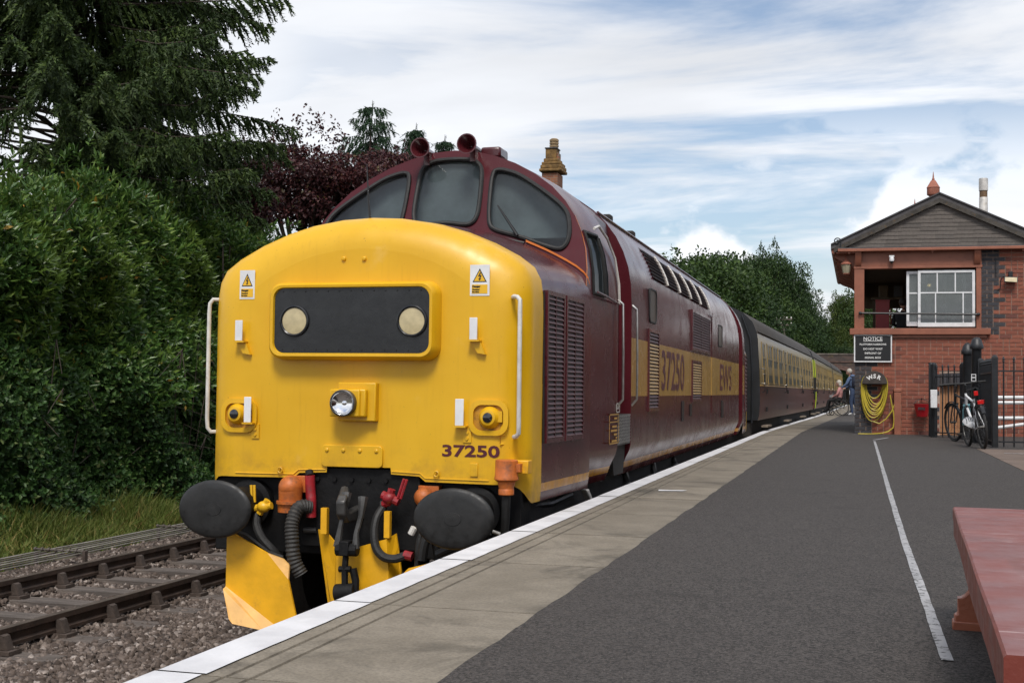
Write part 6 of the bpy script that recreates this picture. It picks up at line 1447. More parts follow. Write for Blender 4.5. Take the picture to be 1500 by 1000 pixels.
    # flood light, camera, lantern
    x, z = BP(1480, 411.5); f = thing('wall_floodlight', 'black floodlight on the brick right of the window', 'floodlight', (x, y0-0.01, z))
    b = MB(); b.add([(-0.14, -0.16, -0.03), (0.12, -0.16, -0.05), (0.13, -0.13, 0.07), (-0.13, -0.13, 0.08), (-0.11, -0.04, -0.03), (0.10, -0.04, -0.04), (0.10, -0.04, 0.05), (-0.10, -0.04, 0.06)], [(0, 1, 2, 3), (7, 6, 5, 4), (0, 4, 5, 1), (1, 5, 6, 2), (2, 6, 7, 3), (3, 7, 4, 0)]); b.build('housing', 'iron', f, bevel=0.006)
    b = MB(); b.add([(-0.12, -0.164, -0.02), (0.105, -0.164, -0.038), (0.112, -0.138, 0.055), (-0.112, -0.138, 0.064)], [(0, 1, 2, 3)]); b.build('glass', 'cream_lamp', f, smooth=0)
    b = MB(); b.box(-0.04, 0.04, -0.06, 0, 0.085, 0.19); b.box(-0.02, 0.02, -0.06, -0.01, 0.04, 0.085); b.build('sensor', 'iron', f, bevel=0.006)
    b = MB(); b.tube([(-0.09, -0.02, 0.10), (-0.16, -0.015, 0.08), (-0.19, -0.015, 0.0), (-0.19, -0.015, -0.15), (-0.24, -0.015, -0.17)], 0.009, 6); b.build('cable', 'iron', f)
    x, z = BP(1306, 380); f = thing('security_camera', 'small white security camera under the gable eaves', 'camera', (x, y0-0.015, z))
    b = MB(); b.box(-0.05, 0.05, -0.13, 0.0, 0.03, 0.07); b.lathe([(0.045, -0.05), (0.05, 0.0), (0.04, 0.03)], (0, -0.10, 0), 'Z', 14); b.build('mount', 'white', f, bevel=0.004)
    b = MB(); b.sphere((0, -0.10, -0.055), (0.040, 0.040, 0.045)); b.build('dome', 'lens_dark', f)
    x, z = BP(1239.5, 391); f = thing('platform_lantern', 'terracotta capped lantern hanging under the left eaves', 'lantern', (x, y0+0.02, z))
    b = MB(); b.lathe([(0.115, 0.05), (0.12, 0.06), (0.06, 0.13), (0.03, 0.16), (0.012, 0.18), (0.012, 0.36)], (0, 0, 0), 'Z', 12); b.build('cap', 'terracotta', f)
    b = MB(); b.lathe([(0.065, -0.13), (0.105, 0.049)], (0, 0, 0), 'Z', 8); b.build('glass', mat('old lantern glass', (0.30, 0.27, 0.19), 0.25, var=0.2), f, smooth=30)
    b = MB(); b.lathe([(0.03, -0.17), (0.07, -0.145), (0.07, -0.131)], (0, 0, 0), 'Z', 8); b.build('base', 'terracotta', f)
    b = MB(); b.tube([(0, 0, 0.30), (0.05, 0.0, 0.33), (BXL-x+0.01, 0.0, 0.33)], 0.012, 6); b.build('arm', 'iron', f)
    # inside the box: locker, levers, lamp
    q0 = px_y(1283, 441, SY+1.6); q1 = px_y(1303, 474, SY+1.6); fl_ = ZS-0.62
    lk = thing('red_locker', 'red cabinet seen through the open signal box window', 'cabinet', (0.5*(q0.x+q1.x), SY+1.7, fl_))
    w = q1.x-q0.x; b = MB(); b.box(-w/2, w/2, -0.15, 0.25, 0, q0.z-fl_); b.build('case', 'locker_red', lk, bevel=0.008)
    b = MB(); b.box(-w/2-0.01, w/2+0.01, -0.16, 0.26, q0.z-fl_+0.001, q0.z-fl_+0.025); b.build('lid', 'locker_red', lk)
    q = px_y(1361, 418, SY+2.4); lp = thing('room_lamp', 'small lit lamp glowing behind the white sashes', 'lamp', (q.x, q.y, q.z))
    b = MB(); b.sphere((0, 0, 0), (0.04, 0.04, 0.03)); b.build('bulb', emit_mat('lamp glow', (1.0, 0.62, 0.25), 14), lp)
    b = MB(); b.tube([(0, 0, 0.03), (0, 0, ZE-0.1-q.z)], 0.006, 5); b.lathe([(0.02, 0.10), (0.07, 0.035)], (0, 0, 0), 'Z', 12); b.build('flex', 'iron', lp)
    lf = thing('lever_frame', 'row of steel signal levers inside the signal box', 'levers', (1.0, SY+2.6, fl_))
    for k in range(9):
        b = MB(); x = -0.55+k*0.13; b.tube([(x, 0, 0), (x, -0.05-0.03*(k % 3), 1.0)], 0.016, 6); b.tube([(x, -0.05-0.03*(k % 3), 1.0), (x, -0.055-0.03*(k % 3), 1.2)], 0.02, 6); b.build('lever', 'steel' if k % 2 else 'red', lf)
    b = MB(); b.box(-0.7, 0.6, -0.2, 0.3, 0, 0.12); b.build('frame', 'iron', lf)
    b = MB(); b.box(-0.7, 0.7, 0.1, 0.45, 1.42, 1.47); b.box(-0.68, -0.62, 0.2, 0.3, 0.12, 1.42); b.box(0.52, 0.58, 0.2, 0.3, 0.12, 1.42); b.build('instrument_shelf', 'room', lf)
    for k in range(4): b = MB(); b.box(-0.55+0.33*k, -0.35+0.33*k, 0.15, 0.38, 1.471, 1.75); b.build('block_instrument', 'iron' if k % 2 else 'room', lf, bevel=0.02)
box_things()

# ================================================================ fence, gate posts, handrail
def spear_bar(h):
    b = MB(); b.tube([(0, 0, 0), (0, 0, h-0.10)], 0.0125, 8); b.lathe([(0.012, h-0.10), (0.022, h-0.085), (0.012, h-0.07), (0.024, h-0.05), (0.001, h)], (0, 0, 0), 'Z', 8)
    return b
def fence(label, p0, p1, h, n, end_posts=(True, True), rails=(0.12, None), group='black iron railings by the signal box'):
    p0, p1 = Vector(p0), Vector(p1); d = p1-p0; L = d.length; rz = math.atan2(d.y, d.x)
    t = thing('iron_fence', label, 'fence', (p0.x, p0.y, PZ), rz, group)
    me = spear_bar(h).mesh('bar', 30); me.materials.append(MT['iron'])
    for k in range(n): shared('bar', me, t, ((k+0.5)/n*L, 0, 0.02))
    for z in (0.10, h-0.22):
        b = MB(); b.box(0, L, -0.02, 0.02, z-0.012, z+0.012); b.build('rail', 'iron', t)
    for e, x in zip(end_posts, (0.0, L)):
        if e: b = MB(); b.box(x-0.045, x+0.045, -0.045, 0.045, 0, h+0.02); b.lathe([(0.05, h+0.02), (0.03, h+0.05), (0.001, h+0.06)], (x, 0, 0), 'Z', 8); b.build('end_post', 'iron', t, bevel=0.006)
    return t
def gate_post(x, y, h, r, label):
    t = thing('gate_post', label, 'post', (x, y, PZ), 0, 'tall black gate posts'); b = MB(); b.box(-r*1.25, r*1.25, -r*1.25, r*1.25, 0, 0.18); b.lathe([(r, 0.18), (r*0.92, h-0.22), (r*1.0, h-0.21)], (0, 0, 0), 'Z', 16); b.build('shaft', 'iron', t)
    b = MB(); b.lathe([(r*1.25, h-0.21), (r*1.3, h-0.19), (r*1.3, h-0.15), (r*1.15, h-0.12), (r*0.9, h-0.05), (r*0.5, h-0.01), (0.001, h)], (0, 0, 0), 'Z', 16); b.build('cap', 'iron', t, smooth=60)
def yard():
    FY = 25.5
    def at(x, y, Y): q = px_y(x, y, Y); return q
    a = at(1368, 640, FY); c = at(1412, 640, FY-0.6); h = at(1370, 535, FY).z-PZ
    fence('short run of black spear-topped railings in front of the tan door', (a.x, FY), (c.x, FY-0.5), h, 5)
    t = thing('fence_post', 'thick black post where the railings meet the brick wall', 'post', (a.x-0.02, FY+0.5, PZ)); b = MB(); b.box(-0.05, 0.05, -0.05, 0.05, 0, h+0.03); b.build('shaft', 'iron', t, bevel=0.01)
    b = MB(); b.lathe([(0.06, h+0.03), (0.05, h+0.06), (0.001, h+0.075)], (0, 0, 0), 'Z', 10); b.build('cap', 'iron', t)
    p = at(1417.5, 640, 24.6); gate_post(p.x, 24.6, at(1417, 502, 24.6).z-PZ, 0.085, 'black domed gate post behind the parked bicycles')
    q = at(1431, 650, 23.2); gate_post(q.x, 23.2, at(1431, 493.5, 23.2).z-PZ, 0.088, 'taller black domed gate post beside the closely barred gate')
    e = at(1457.5, 655, 21.2); hh = at(1457, 525, 21.2).z-PZ
    fence('closely barred black iron gate running back from the corner post', (e.x, 21.2), (q.x+0.05, 23.05), hh, 16)
    f = at(1505, 656, 21.15)
    fence('black spear-topped railings facing the platform over brown paving', (e.x+0.05, 21.15), (e.x+0.05+2.6, 21.15), at(1472, 523, 21.15).z-PZ, 17, (False, True))
    # small white label on the post
    lb = at(1421, 553, 23.8); t = thing('gate_label', 'small black plate with white figures tied to the gate post', 'plate', (lb.x, 23.09, lb.z)); b = MB(); b.box(-0.04, 0.04, -0.02, 0.0, -0.07, 0.055); b.build('plate', 'white', t)
    b = MB(); b.box(-0.028, 0.028, -0.024, -0.021, 0.008, 0.042); b.box(-0.028, 0.028, -0.024, -0.021, -0.055, -0.015); b.build('print', 'sign_black', t)
    # white tubular handrail behind the railings
    Y = 23.6; t = thing('white_handrail', 'white tubular handrail behind the black railings', 'handrail', (2.2, Y, PZ))
    for (ya, yb, r) in ((582, 582, .03), (589.5, 589.5, .03), (612, 612, .03), (626.5, 621, .03)):
        p0, p1 = px_y(1459, ya, Y), px_y(1500, yb, Y); d = (p1-p0)
        b = MB(); b.tube([tuple(p0-Vector((2.2, Y, PZ))), tuple(p0+d*4.5-Vector((2.2, Y, PZ)))], r, 8); b.build('rail', 'white', t)
    for x in (0.10, 1.5, 2.7):
        b = MB(); b.tube([(x, 0.03, 0), (x, 0.03, 1.0)], 0.028, 8); b.build('upright', 'white', t)
yard()
# ================================================================ bench in the foreground
def bench():
    H, W = 0.425, 0.52
    a = px_z(1395.5, 742, PZ+H); c = px_z(1470, 958, PZ+H); d = (a-c); d.z = 0; L = d.length; rz = math.atan2(d.y, d.x)-math.pi/2
    t = thing('platform_bench', 'worn red-brown wooden bench with shaped trestle legs on the asphalt', 'bench', (c.x, c.y, PZ), rz)
    b = MB()
    # top of two planks with softened, slightly dipped edges
    for k, (x0, x1) in enumerate(((0.0, 0.258), (0.262, W))):
        b = MB(); rows = []
        for i in range(23):
            y = L*i/22; wob = 0.0008*math.sin(i*0.7+k)
            rows.append([(x0+wob, y, H-0.045), (x0+wob, y, H-0.005), (x0+0.005+wob, y, H), (x1-0.004, y, H), (x1, y, H-0.004), (x1, y, H-0.045)])
        b.loft(rows, close=True, cap0=True, cap1=True); b.build('top_plank', 'bench', t, smooth=40)
    b = MB(); rows = [[(0.004+0.002*math.sin(i), L*i/10, H-0.105), (0.004+0.002*math.sin(i), L*i/10, H-0.046), (0.030, L*i/10, H-0.046), (0.030, L*i/10, H-0.105)] for i in range(11)]
    b.loft(rows, close=True, cap0=True, cap1=True); b.build('apron', 'bench', t)
    b = MB(); b.box(W-0.030, W-0.004, 0.0, L, H-0.105, H-0.046); b.build('apron', 'bench', t)
    for y in (0.004, L-0.03): b = MB(); b.box(0.031, W-0.031, y, y+0.026, H-0.105, H-0.046); b.build('apron', 'bench_leg', t)
    prof = [(0.0, 0.0), (0.0, 0.055), (0.012, 0.06), (0.012, 0.115)]
    for k in range(9):
        a_ = math.pi/2*k/8; prof.append((0.012+0.060*math.sin(a_), 0.115+0.12*(1-math.cos(a_))))
    for k in range(7):
        a_ = math.pi/2*k/6; prof.append((0.072-0.042*(1-math.cos(a_)), 0.25+0.075*math.sin(a_)))
    prof += [(0.012, 0.335), (0.012, H-0.106), (0.035, H-0.106), (0.035, H-0.047)]
    full = prof+[(W-x, z) for x, z in reversed(prof)]
    for y in (0.38, L-0.16):
        b = MB(); b.prism(full, 'Y', y, y+0.055); lg = b.build('leg', 'bench_leg', t, bevel=0.005)
        b = MB(); b.box(-0.006, W+0.006, y-0.012, y+0.067, 0.0, 0.035); b.build('foot', 'bench_leg', lg, bevel=0.004)
    b = MB(); b.box(W/2-0.02, W/2+0.02, 0.44, L-0.17, 0.15, 0.21); b.build('stretcher', 'bench_leg', t)
    b = MB(); b.box(0.195, 0.225, 0.30, 0.325, H-0.001, H+0.0015); b.build('brass_plate', 'steel', t)
bench()

# ================================================================ bicycles and helmet
def bicycle(label, rear, front, lean, frame_m, accent, seed):
    rear, front = Vector((rear[0], rear[1], 0)), Vector((front[0], front[1], 0)); d = front-rear; rz = math.atan2(d.y, d.x)
    wb = 1.05; t = thing('bicycle', label, 'bicycle', (rear.x, rear.y, PZ), rz, 'bicycles leaning by the gate'); t.rotation_euler = (lean, 0, rz)
    R = 0.345
    for k, x in enumerate((0.0, wb)):
        b = MB(); b.tube([(x+(R-0.02)*math.cos(a), 0, R+(R-0.02)*math.sin(a)) for a in np.linspace(0, 2*math.pi, 33)[:-1]], 0.0215, 8, closed=True); w = b.build('wheel', 'tyre', t)
        b = MB(); b.tube([(x+(R-0.05)*math.cos(a), 0, R+(R-0.05)*math.sin(a)) for a in np.linspace(0, 2*math.pi, 33)[:-1]], 0.011, 6, closed=True); b.build('rim', 'steel_dark', w)
        b = MB(); b.tube([(x, -0.05, R), (x, 0.05, R)], 0.02, 8)
        for q in range(16):
            a = 2*math.pi*q/16; b.tube([(x, (-0.03, 0.03)[q % 2], R), (x+(R-0.055)*math.cos(a), 0, R+(R-0.055)*math.sin(a))], 0.0022, 4)
        b.build('hub_and_spokes', 'steel_dark', w)
        b = MB(); rr = R+0.022
        a0, a1 = (0.5, 2.5) if k == 0 else (0.7, 2.2)
        rows = [[(x+rr*math.cos(a), -0.028, R+rr*math.sin(a)), (x+(rr+0.008)*math.cos(a), 0, R+(rr+0.008)*math.sin(a)), (x+rr*math.cos(a), 0.028, R+rr*math.sin(a))] for a in np.linspace(a0, a1, 12)]
        b.loft(rows); b.build('mudguard', 'black_gloss', t)
    bb = (0.44, 0, 0.29); seat = (0.30, 0, 0.78); head = (0.86, 0, 0.83); hl = (0.90, 0, 0.66)
    b = MB(); b.tube([bb, seat], 0.017, 8); b.tube([(0.32, 0, 0.72), head], 0.018, 8); b.tube([bb, hl], 0.021, 8); b.tube([(0.85, 0, 0.86), hl], 0.020, 8)
    for s in (-1, 1): b.tube([bb, (0.0, s*0.055, R)], 0.010, 6); b.tube([(0.31, 0, 0.70), (0.0, s*0.055, R)], 0.009, 6)
    b.build('frame', frame_m, t)
    b = MB()
    for s in (-1, 1): b.tube([(0.90, s*0.03, 0.67), (0.93, s*0.05, 0.60), (wb, s*0.055, R)], [0.014, 0.013, 0.009], 6)
    b.box(0.88, 0.93, -0.05, 0.05, 0.66, 0.69); b.build('fork', accent, t)
    b = MB(); b.tube([(0.845, 0, 0.88), (0.80, 0, 0.99), (0.86, 0, 1.02)], 0.015, 8); b.tube([(0.80, -0.31, 1.03), (0.84, -0.16, 1.03), (0.86, 0, 1.02), (0.84, 0.16, 1.03), (0.80, 0.31, 1.03)], 0.0125, 8)
    for s in (-1, 1): b.tube([(0.80, s*0.31, 1.03), (0.77, s*0.19, 1.03)][::-1], 0.017, 8); b.tube([(0.84, s*0.2, 1.02), (0.88, s*0.26, 0.99)], 0.007, 5)
    b.build('handlebar', 'rubber', t)
    b = MB(); b.tube([seat, (0.27, 0, 0.90)], 0.014, 8); b.build('seat_post', 'steel_dark', t)
    b = MB(); b.loft([[(x, -w, 0.91+q), (x, -w*0.6, 0.945+q), (x, 0, 0.952+q), (x, w*0.6, 0.945+q), (x, w, 0.91+q)] for x, w, q in ((0.12, 0.03, 0), (0.15, 0.075, 0.008), (0.22, 0.07, 0.0), (0.32, 0.028, -0.006), (0.40, 0.014, -0.012))]); b.build('saddle', 'black', t, smooth=60)
    b = MB(); b.lathe([(0.09, -0.004), (0.09, 0.004)], (bb[0], 0.05, bb[2]), 'Y', 18); b.tube([(bb[0], 0.06, bb[2]), (bb[0]+0.11, 0.07, bb[2]-0.12)], 0.009, 6); b.tube([(bb[0], -0.06, bb[2]), (bb[0]-0.11, -0.07, bb[2]+0.12)], 0.009, 6); b.box(bb[0]+0.07, bb[0]+0.16, 0.07, 0.16, bb[2]-0.14, bb[2]-0.115); b.box(bb[0]-0.16, bb[0]-0.07, -0.16, -0.07, bb[2]+0.105, bb[2]+0.13); b.build('crankset', 'steel_dark', t)
    b = MB(); b.tube([(-0.12, -0.05, 0.74), (0.24, -0.05, 0.74)], 0.006, 5); b.tube([(-0.12, 0.05, 0.74), (0.24, 0.05, 0.74)], 0.006, 5); b.tube([(-0.12, -0.05, 0.74), (-0.12, 0.05, 0.74)], 0.006, 5)
    for s in (-1, 1): b.tube([(0, s*0.06, R), (-0.05, s*0.055, 0.74)], 0.005, 5)
    b.build('carrier', 'iron', t)
    b = MB(); b.box(-0.15, -0.125, -0.045, 0.045, 0.70, 0.76); b.build('rear_reflector', 'reflector', t, bevel=0.004)
    b = MB(); b.box(0.10, 0.125, -0.03, 0.03, 0.83, 0.90); b.build('rear_lamp', 'reflector', t, bevel=0.004)
    return t
def bikes():
    r = px_z(1441, 658, PZ); bicycle('white and pale blue bicycle leaning on the closely barred gate', (r.x, r.y), (r.x-0.13, r.y+1.04), math.radians(-6), 'white', 'cyan_paint', 1)
    f = px_z(1404, 647, PZ); bicycle('black bicycle leaning on the gate post beside the white one', (f.x+0.32, f.y-1.0+0.15), (f.x, f.y), math.radians(-5), 'iron', 'iron', 2)
    q = px_y(1420.5, 619, 20.95)
    t = thing('cycle_helmet', 'white slotted cycle helmet hanging from the bicycles', 'helmet', (q.x, 20.95, q.z)); t.rotation_euler = (math.radians(25), math.radians(10), 0.3)
    b = MB(); n = 18
    rings = []
    for i in range(8):
        p = math.pi/2*i/7; rings.append([(0.105*math.cos(p)*math.cos(a), 0.145*math.cos(p)*math.sin(a), 0.105*math.sin(p)-0.02) for a in np.linspace(0, 2*math.pi, 25)[:-1]])
    b.loft(rings, close=True); b.build('shell', 'white', t, smooth=60)
    for k in range(7):
        b = MB(); x = -0.078+k*0.026; rows = []
        for p in np.linspace(-0.85, 0.85, 9):
            z = 0.107*math.sqrt(max(0.0, 1-(x/0.107)**2-(math.sin(p)*0.8)**2))-0.018; y = 0.148*math.sin(p)*0.8
            rows.append([(x-0.006, y, z+0.002), (x+0.006, y, z+0.002)])
        b.loft(rows); b.build('vent_slot', 'sign_black', t)
bikes()

# ================================================================ people
def skin_body(name, parent, joints, bones, mats, sub=2):
    """joints: name -> (x,y,z,r); bones: (a,b,material); one continuous skinned surface"""
    names = list(joints); idx = {n: i for i, n in enumerate(names)}
    me = bpy.data.meshes.new(name); me.from_pydata([joints[n][:3] for n in names], [(idx[a], idx[b]) for a, b, _ in bones], [])
    o = bpy.data.objects.new(name, me); C.objects.link(o)
    o.modifiers.new('skin', 'SKIN'); s = o.modifiers.new('sub', 'SUBSURF'); s.levels = sub; s.render_levels = sub
    for i, n in enumerate(names):
        r = joints[n][3]; me.skin_vertices[0].data[i].radius = r if isinstance(r, tuple) else (r, r)
    me.skin_vertices[0].data[0].use_root = True
    dg = bpy.context.evaluated_depsgraph_get(); dg.update()
    m2 = bpy.data.meshes.new_from_object(o.evaluated_get(dg)); bpy.data.objects.remove(o); bpy.data.meshes.remove(me)
    keys = list(dict.fromkeys(m for _, _, m in bones)); m2.materials.clear()
    for k in keys: m2.materials.append(MT[k])
    seg = [(Vector(joints[a][:3]), Vector(joints[b][:3]), keys.index(m)) for a, b, m in bones]
    for p in m2.polygons:
        c = p.center; best = min(seg, key=lambda s: (c-(s[0]+(s[1]-s[0])*max(0, min(1, (c-s[0]).dot(s[1]-s[0])/max(1e-9, (s[1]-s[0]).length_squared))))).length)
        p.material_index = best[2]; p.use_smooth = True
    m2.name = name; return link(bpy.data.objects.new(name, m2), parent)
def head(parent, c, m_hair, fwd, long_hair=False):
    """face and hair on the skull of a small figure; fwd is the facing angle"""
    h = bpy.data.objects.new('head', None)
    R = Matrix.Rotation(fwd, 4, 'Z'); c = Vector(c)
    def W(b): b.v = [tuple(c+(R @ Vector(v))) for v in b.v]; return b
    b = MB(); b.sphere((0.0, 0, 0.0), (0.092, 0.075, 0.115), 16, 12); b.sphere((0.05, 0, -0.055), (0.05, 0.05, 0.055), 12, 8); b.prism([(0.085, -0.03), (0.115, -0.028), (0.088, 0.02)], 'Y', -0.012, 0.012)
    for s in (-1, 1): b.sphere((0.0, s*0.076, -0.005), (0.02, 0.012, 0.03), 8, 6)
    hd = W(b).build('head', 'skin', parent, smooth=80)
    b = MB()
    for s in (-1, 1): b.sphere((0.083, s*0.030, 0.010), (0.010, 0.012, 0.008), 8, 6)
    W(b).build('eyes', 'sign_black', hd)
    b = MB(); b.box(0.090, 0.098, -0.022, 0.022, -0.066, -0.058); W(b).build('mouth', 'red', hd)
    b = MB(); b.sphere((-0.018, 0, 0.028), (0.098, 0.086, 0.105), 16, 12)
    if long_hair: b.sphere((-0.05, 0, -0.05), (0.06, 0.08, 0.10), 12, 8)
    W(b).build('hair', m_hair, hd, smooth=80)
def hands(parent, spec):
    for (p, d, m) in spec:
        p = Vector(p); d = Vector(d).normalized(); s = d.cross(Vector((0, 0, 1)))
        s = s.normalized() if s.length > 0.1 else Vector((0, 1, 0)); b = MB(); u = s.cross(d)
        b.tube([p-d*0.02, p+d*0.03, p+d*0.09], [0.024, 0.036, 0.034], 8)
        for k, ln in enumerate((0.065, 0.08, 0.075, 0.06)):
            o = p+d*0.085+s*(k-1.5)*0.018; b.tube([o, o+d*ln*0.5-u*0.008, o+d*ln*0.85-u*0.03], [0.0095, 0.009, 0.007], 6)
        o = p+d*0.03+s*0.03; b.tube([o, o+d*0.03+s*0.025, o+d*0.06+s*0.03], [0.011, 0.010, 0.008], 6)
        b.build('hand', 'skin', parent, smooth=60)
def people():
    # man pushing the chair, back half turned, rucksack on his back
    Y = 48.0; q = px_y(1250, 605, Y)
    t = thing('person', 'person in blue hooded jacket and jeans with dark rucksack, standing behind wheelchair', 'person', (q.x, Y, PZ), math.radians(160)); 
    J = {'pelvis': (0, 0, 0.95, 0.135), 'waist': (0.03, 0, 1.08, 0.125), 'chest': (0.07, 0, 1.30, (0.155, 0.12)), 'neck0': (0.11, 0, 1.46, 0.075), 'neck': (0.135, 0, 1.52, 0.052),
         'lsh': (0.08, 0.18, 1.41, 0.068), 'lel': (0.17, 0.25, 1.17, 0.05), 'lwr': (0.38, 0.22, 1.03, 0.034), 'rsh': (0.08, -0.18, 1.41, 0.068), 'rel': (0.17, -0.25, 1.17, 0.05), 'rwr': (0.38, -0.22, 1.03, 0.034),
         'lhip': (0, 0.10, 0.90, 0.10), 'lkn': (0.05, 0.11, 0.50, 0.068), 'lan': (0.0, 0.11, 0.10, 0.048), 'lto': (0.15, 0.12, 0.045, 0.038), 'rhip': (0, -0.10, 0.90, 0.10), 'rkn': (-0.02, -0.11, 0.50, 0.068), 'ran': (-0.14, -0.11, 0.11, 0.048), 'rto': (0.02, -0.12, 0.045, 0.038)}
    Bn = [('pelvis', 'waist', 'cloth_blue'), ('waist', 'chest', 'cloth_blue'), ('chest', 'neck0', 'cloth_blue'), ('neck0', 'neck', 'skin'), ('chest', 'lsh', 'cloth_blue'), ('lsh', 'lel', 'cloth_blue'), ('lel', 'lwr', 'cloth_blue'), ('chest', 'rsh', 'cloth_blue'), ('rsh', 'rel', 'cloth_blue'), ('rel', 'rwr', 'cloth_blue'),
          ('pelvis', 'lhip', 'cloth_jeans'), ('lhip', 'lkn', 'cloth_jeans'), ('lkn', 'lan', 'cloth_jeans'), ('lan', 'lto', 'white'), ('pelvis', 'rhip', 'cloth_jeans'), ('rhip', 'rkn', 'cloth_jeans'), ('rkn', 'ran', 'cloth_jeans'), ('ran', 'rto', 'white')]
    skin_body('body', t, J, Bn, None); head(t, (0.165, 0, 1.63), 'hair_white', 0); hands(t, [((0.39, 0.22, 1.02), (1, -0.1, -0.3), 0), ((0.39, -0.22, 1.02), (1, 0.1, -0.3), 0)])
    b = MB(); b.sphere((0.03, 0, 1.47), (0.10, 0.13, 0.07)); b.build('hood', 'cloth_blue', t, smooth=80)
    rk = thing('rucksack', 'dark navy rucksack on the back of the person in blue', 'rucksack', (q.x, Y, PZ+0.95), math.radians(160))
    b = MB(); b.loft([[(-0.05-d, -w, z), (-0.05, -w-0.02, z), (0.0, -w, z), (0.0, w, z), (-0.05, w+0.02, z), (-0.05-d, w, z)] for z, w, d in ((0.08, 0.12, 0.10), (0.13, 0.16, 0.16), (0.32, 0.16, 0.17), (0.46, 0.14, 0.13), (0.53, 0.08, 0.05))], close=True, cap0=True, cap1=True); b.build('bag', 'cloth_navy', rk, smooth=60)
    for s in (-1, 1): b = MB(); b.tube([(-0.03, s*0.10, 0.50), (0.08, s*0.13, 0.52), (0.20, s*0.13, 0.40), (0.12, s*0.16, 0.18), (-0.02, s*0.15, 0.12)], 0.017, 6); b.build('strap', 'cloth_navy', rk)
    # wheelchair with a seated woman, turned towards the train
    c = px_y(1233, 604, Y); wx = c.x
    w = thing('wheelchair', 'black wheelchair by the platform edge with a seated person', 'wheelchair', (wx, Y-0.1, PZ), math.radians(168))
    for s in (-1, 1):
        b = MB(); b.tube([(-0.02+0.29*math.cos(a), s*0.27, 0.30+0.29*math.sin(a)) for a in np.linspace(0, 2*math.pi, 29)[:-1]], 0.016, 6, closed=True); wl = b.build('wheel', 'tyre', w)
        b = MB()
        for k in range(12): a = 2*math.pi*k/12; b.tube([(-0.02, s*0.27, 0.30), (-0.02+0.28*math.cos(a), s*0.27, 0.30+0.28*math.sin(a))], 0.003, 4)
        b.tube([(-0.02, s*0.24, 0.30), (-0.02, s*0.30, 0.30)], 0.025, 8); b.build('spokes', 'steel', wl)
        b = MB(); b.tube([(0.42+0.085*math.cos(a), s*0.22, 0.10+0.085*math.sin(a)) for a in np.linspace(0, 2*math.pi, 17)[:-1]], 0.014, 6, closed=True); b.tube([(0.42, s*0.22, 0.10), (0.40, s*0.22, 0.28)], 0.012, 6); b.build('castor', 'tyre', w)
        b = MB(); b.tube([(-0.20, s*0.22, 0.95), (-0.10, s*0.22, 0.92), (-0.08, s*0.22, 0.46), (0.36, s*0.22, 0.46), (0.44, s*0.20, 0.30), (0.56, s*0.16, 0.14)], 0.013, 6); b.tube([(-0.08, s*0.22, 0.68), (0.26, s*0.22, 0.68), (0.28, s*0.22, 0.46)], 0.012, 6); b.tube([(-0.08, s*0.22, 0.46), (-0.02, s*0.22, 0.30), (0.40, s*0.22, 0.26)], 0.012, 6); b.build('side_frame', 'iron', w)
        b = MB(); b.box(0.52, 0.68, s*0.16-0.07, s*0.16+0.07, 0.10, 0.12); b.build('footplate', 'iron', w)
    b = MB(); b.box(-0.08, 0.38, -0.21, 0.21, 0.445, 0.475); b.build('seat', 'cloth_black', w, bevel=0.01)
    b = MB(); b.box(-0.11, -0.08, -0.21, 0.21, 0.50, 0.88); b.build('backrest', 'cloth_black', w, bevel=0.01)
    t = thing('person', 'seated person in pink jacket with pale hair and dark trousers, in the wheelchair', 'person', (wx, Y-0.1, PZ), math.radians(168))
    J = {'pelvis': (0.06, 0, 0.575, 0.125), 'waist': (0.05, 0, 0.72, 0.12), 'chest': (0.05, 0, 0.90, (0.15, 0.115)), 'neck0': (0.07, 0, 1.04, 0.065), 'neck': (0.085, 0, 1.09, 0.048),
         'lsh': (0.06, 0.165, 0.99, 0.062), 'lel': (0.12, 0.22, 0.78, 0.046), 'lwr': (0.30, 0.12, 0.70, 0.033), 'rsh': (0.06, -0.165, 0.99, 0.062), 'rel': (0.12, -0.22, 0.78, 0.046), 'rwr': (0.30, -0.12, 0.70, 0.033),
         'lhip': (0.10, 0.09, 0.565, 0.085), 'lkn': (0.46, 0.11, 0.57, 0.062), 'lan': (0.55, 0.13, 0.19, 0.044), 'lto': (0.68, 0.14, 0.155, 0.034), 'rhip': (0.10, -0.09, 0.565, 0.085), 'rkn': (0.46, -0.11, 0.57, 0.062), 'ran': (0.55, -0.13, 0.19, 0.044), 'rto': (0.68, -0.14, 0.155, 0.034)}
    Bn = [(a, b_, 'cloth_pink' if m == 'cloth_blue' else 'cloth_black' if m in ('cloth_jeans', 'white') else m) for a, b_, m in Bn]
    skin_body('body', t, J, Bn, None); head(t, (0.115, 0, 1.20), 'hair_white', 0, True); hands(t, [((0.31, 0.11, 0.70), (1, -0.5, -0.1), 0), ((0.31, -0.11, 0.70), (1, 0.5, -0.1), 0)])
    g = thing('handbag', 'grey bag resting on the lap of the seated person', 'bag', (wx-0.33, Y-0.03, PZ+0.64), math.radians(168)); b = MB(); b.box(-0.08, 0.10, -0.13, 0.13, 0, 0.12); b.build('bag', 'cloth_grey', g, bevel=0.03)
    b = MB(); b.tube([(0, -0.1, 0.11), (-0.03, -0.05, 0.19), (-0.03, 0.05, 0.19), (0, 0.1, 0.11)], 0.008, 6); b.build('handle', 'cloth_grey', g)
    # signalman seated at his desk, seen from behind
    fl = ZS-0.62; hq = px_y(1321.5, 445, SY+1.3)
    Z0 = hq.z-0.78-0.43
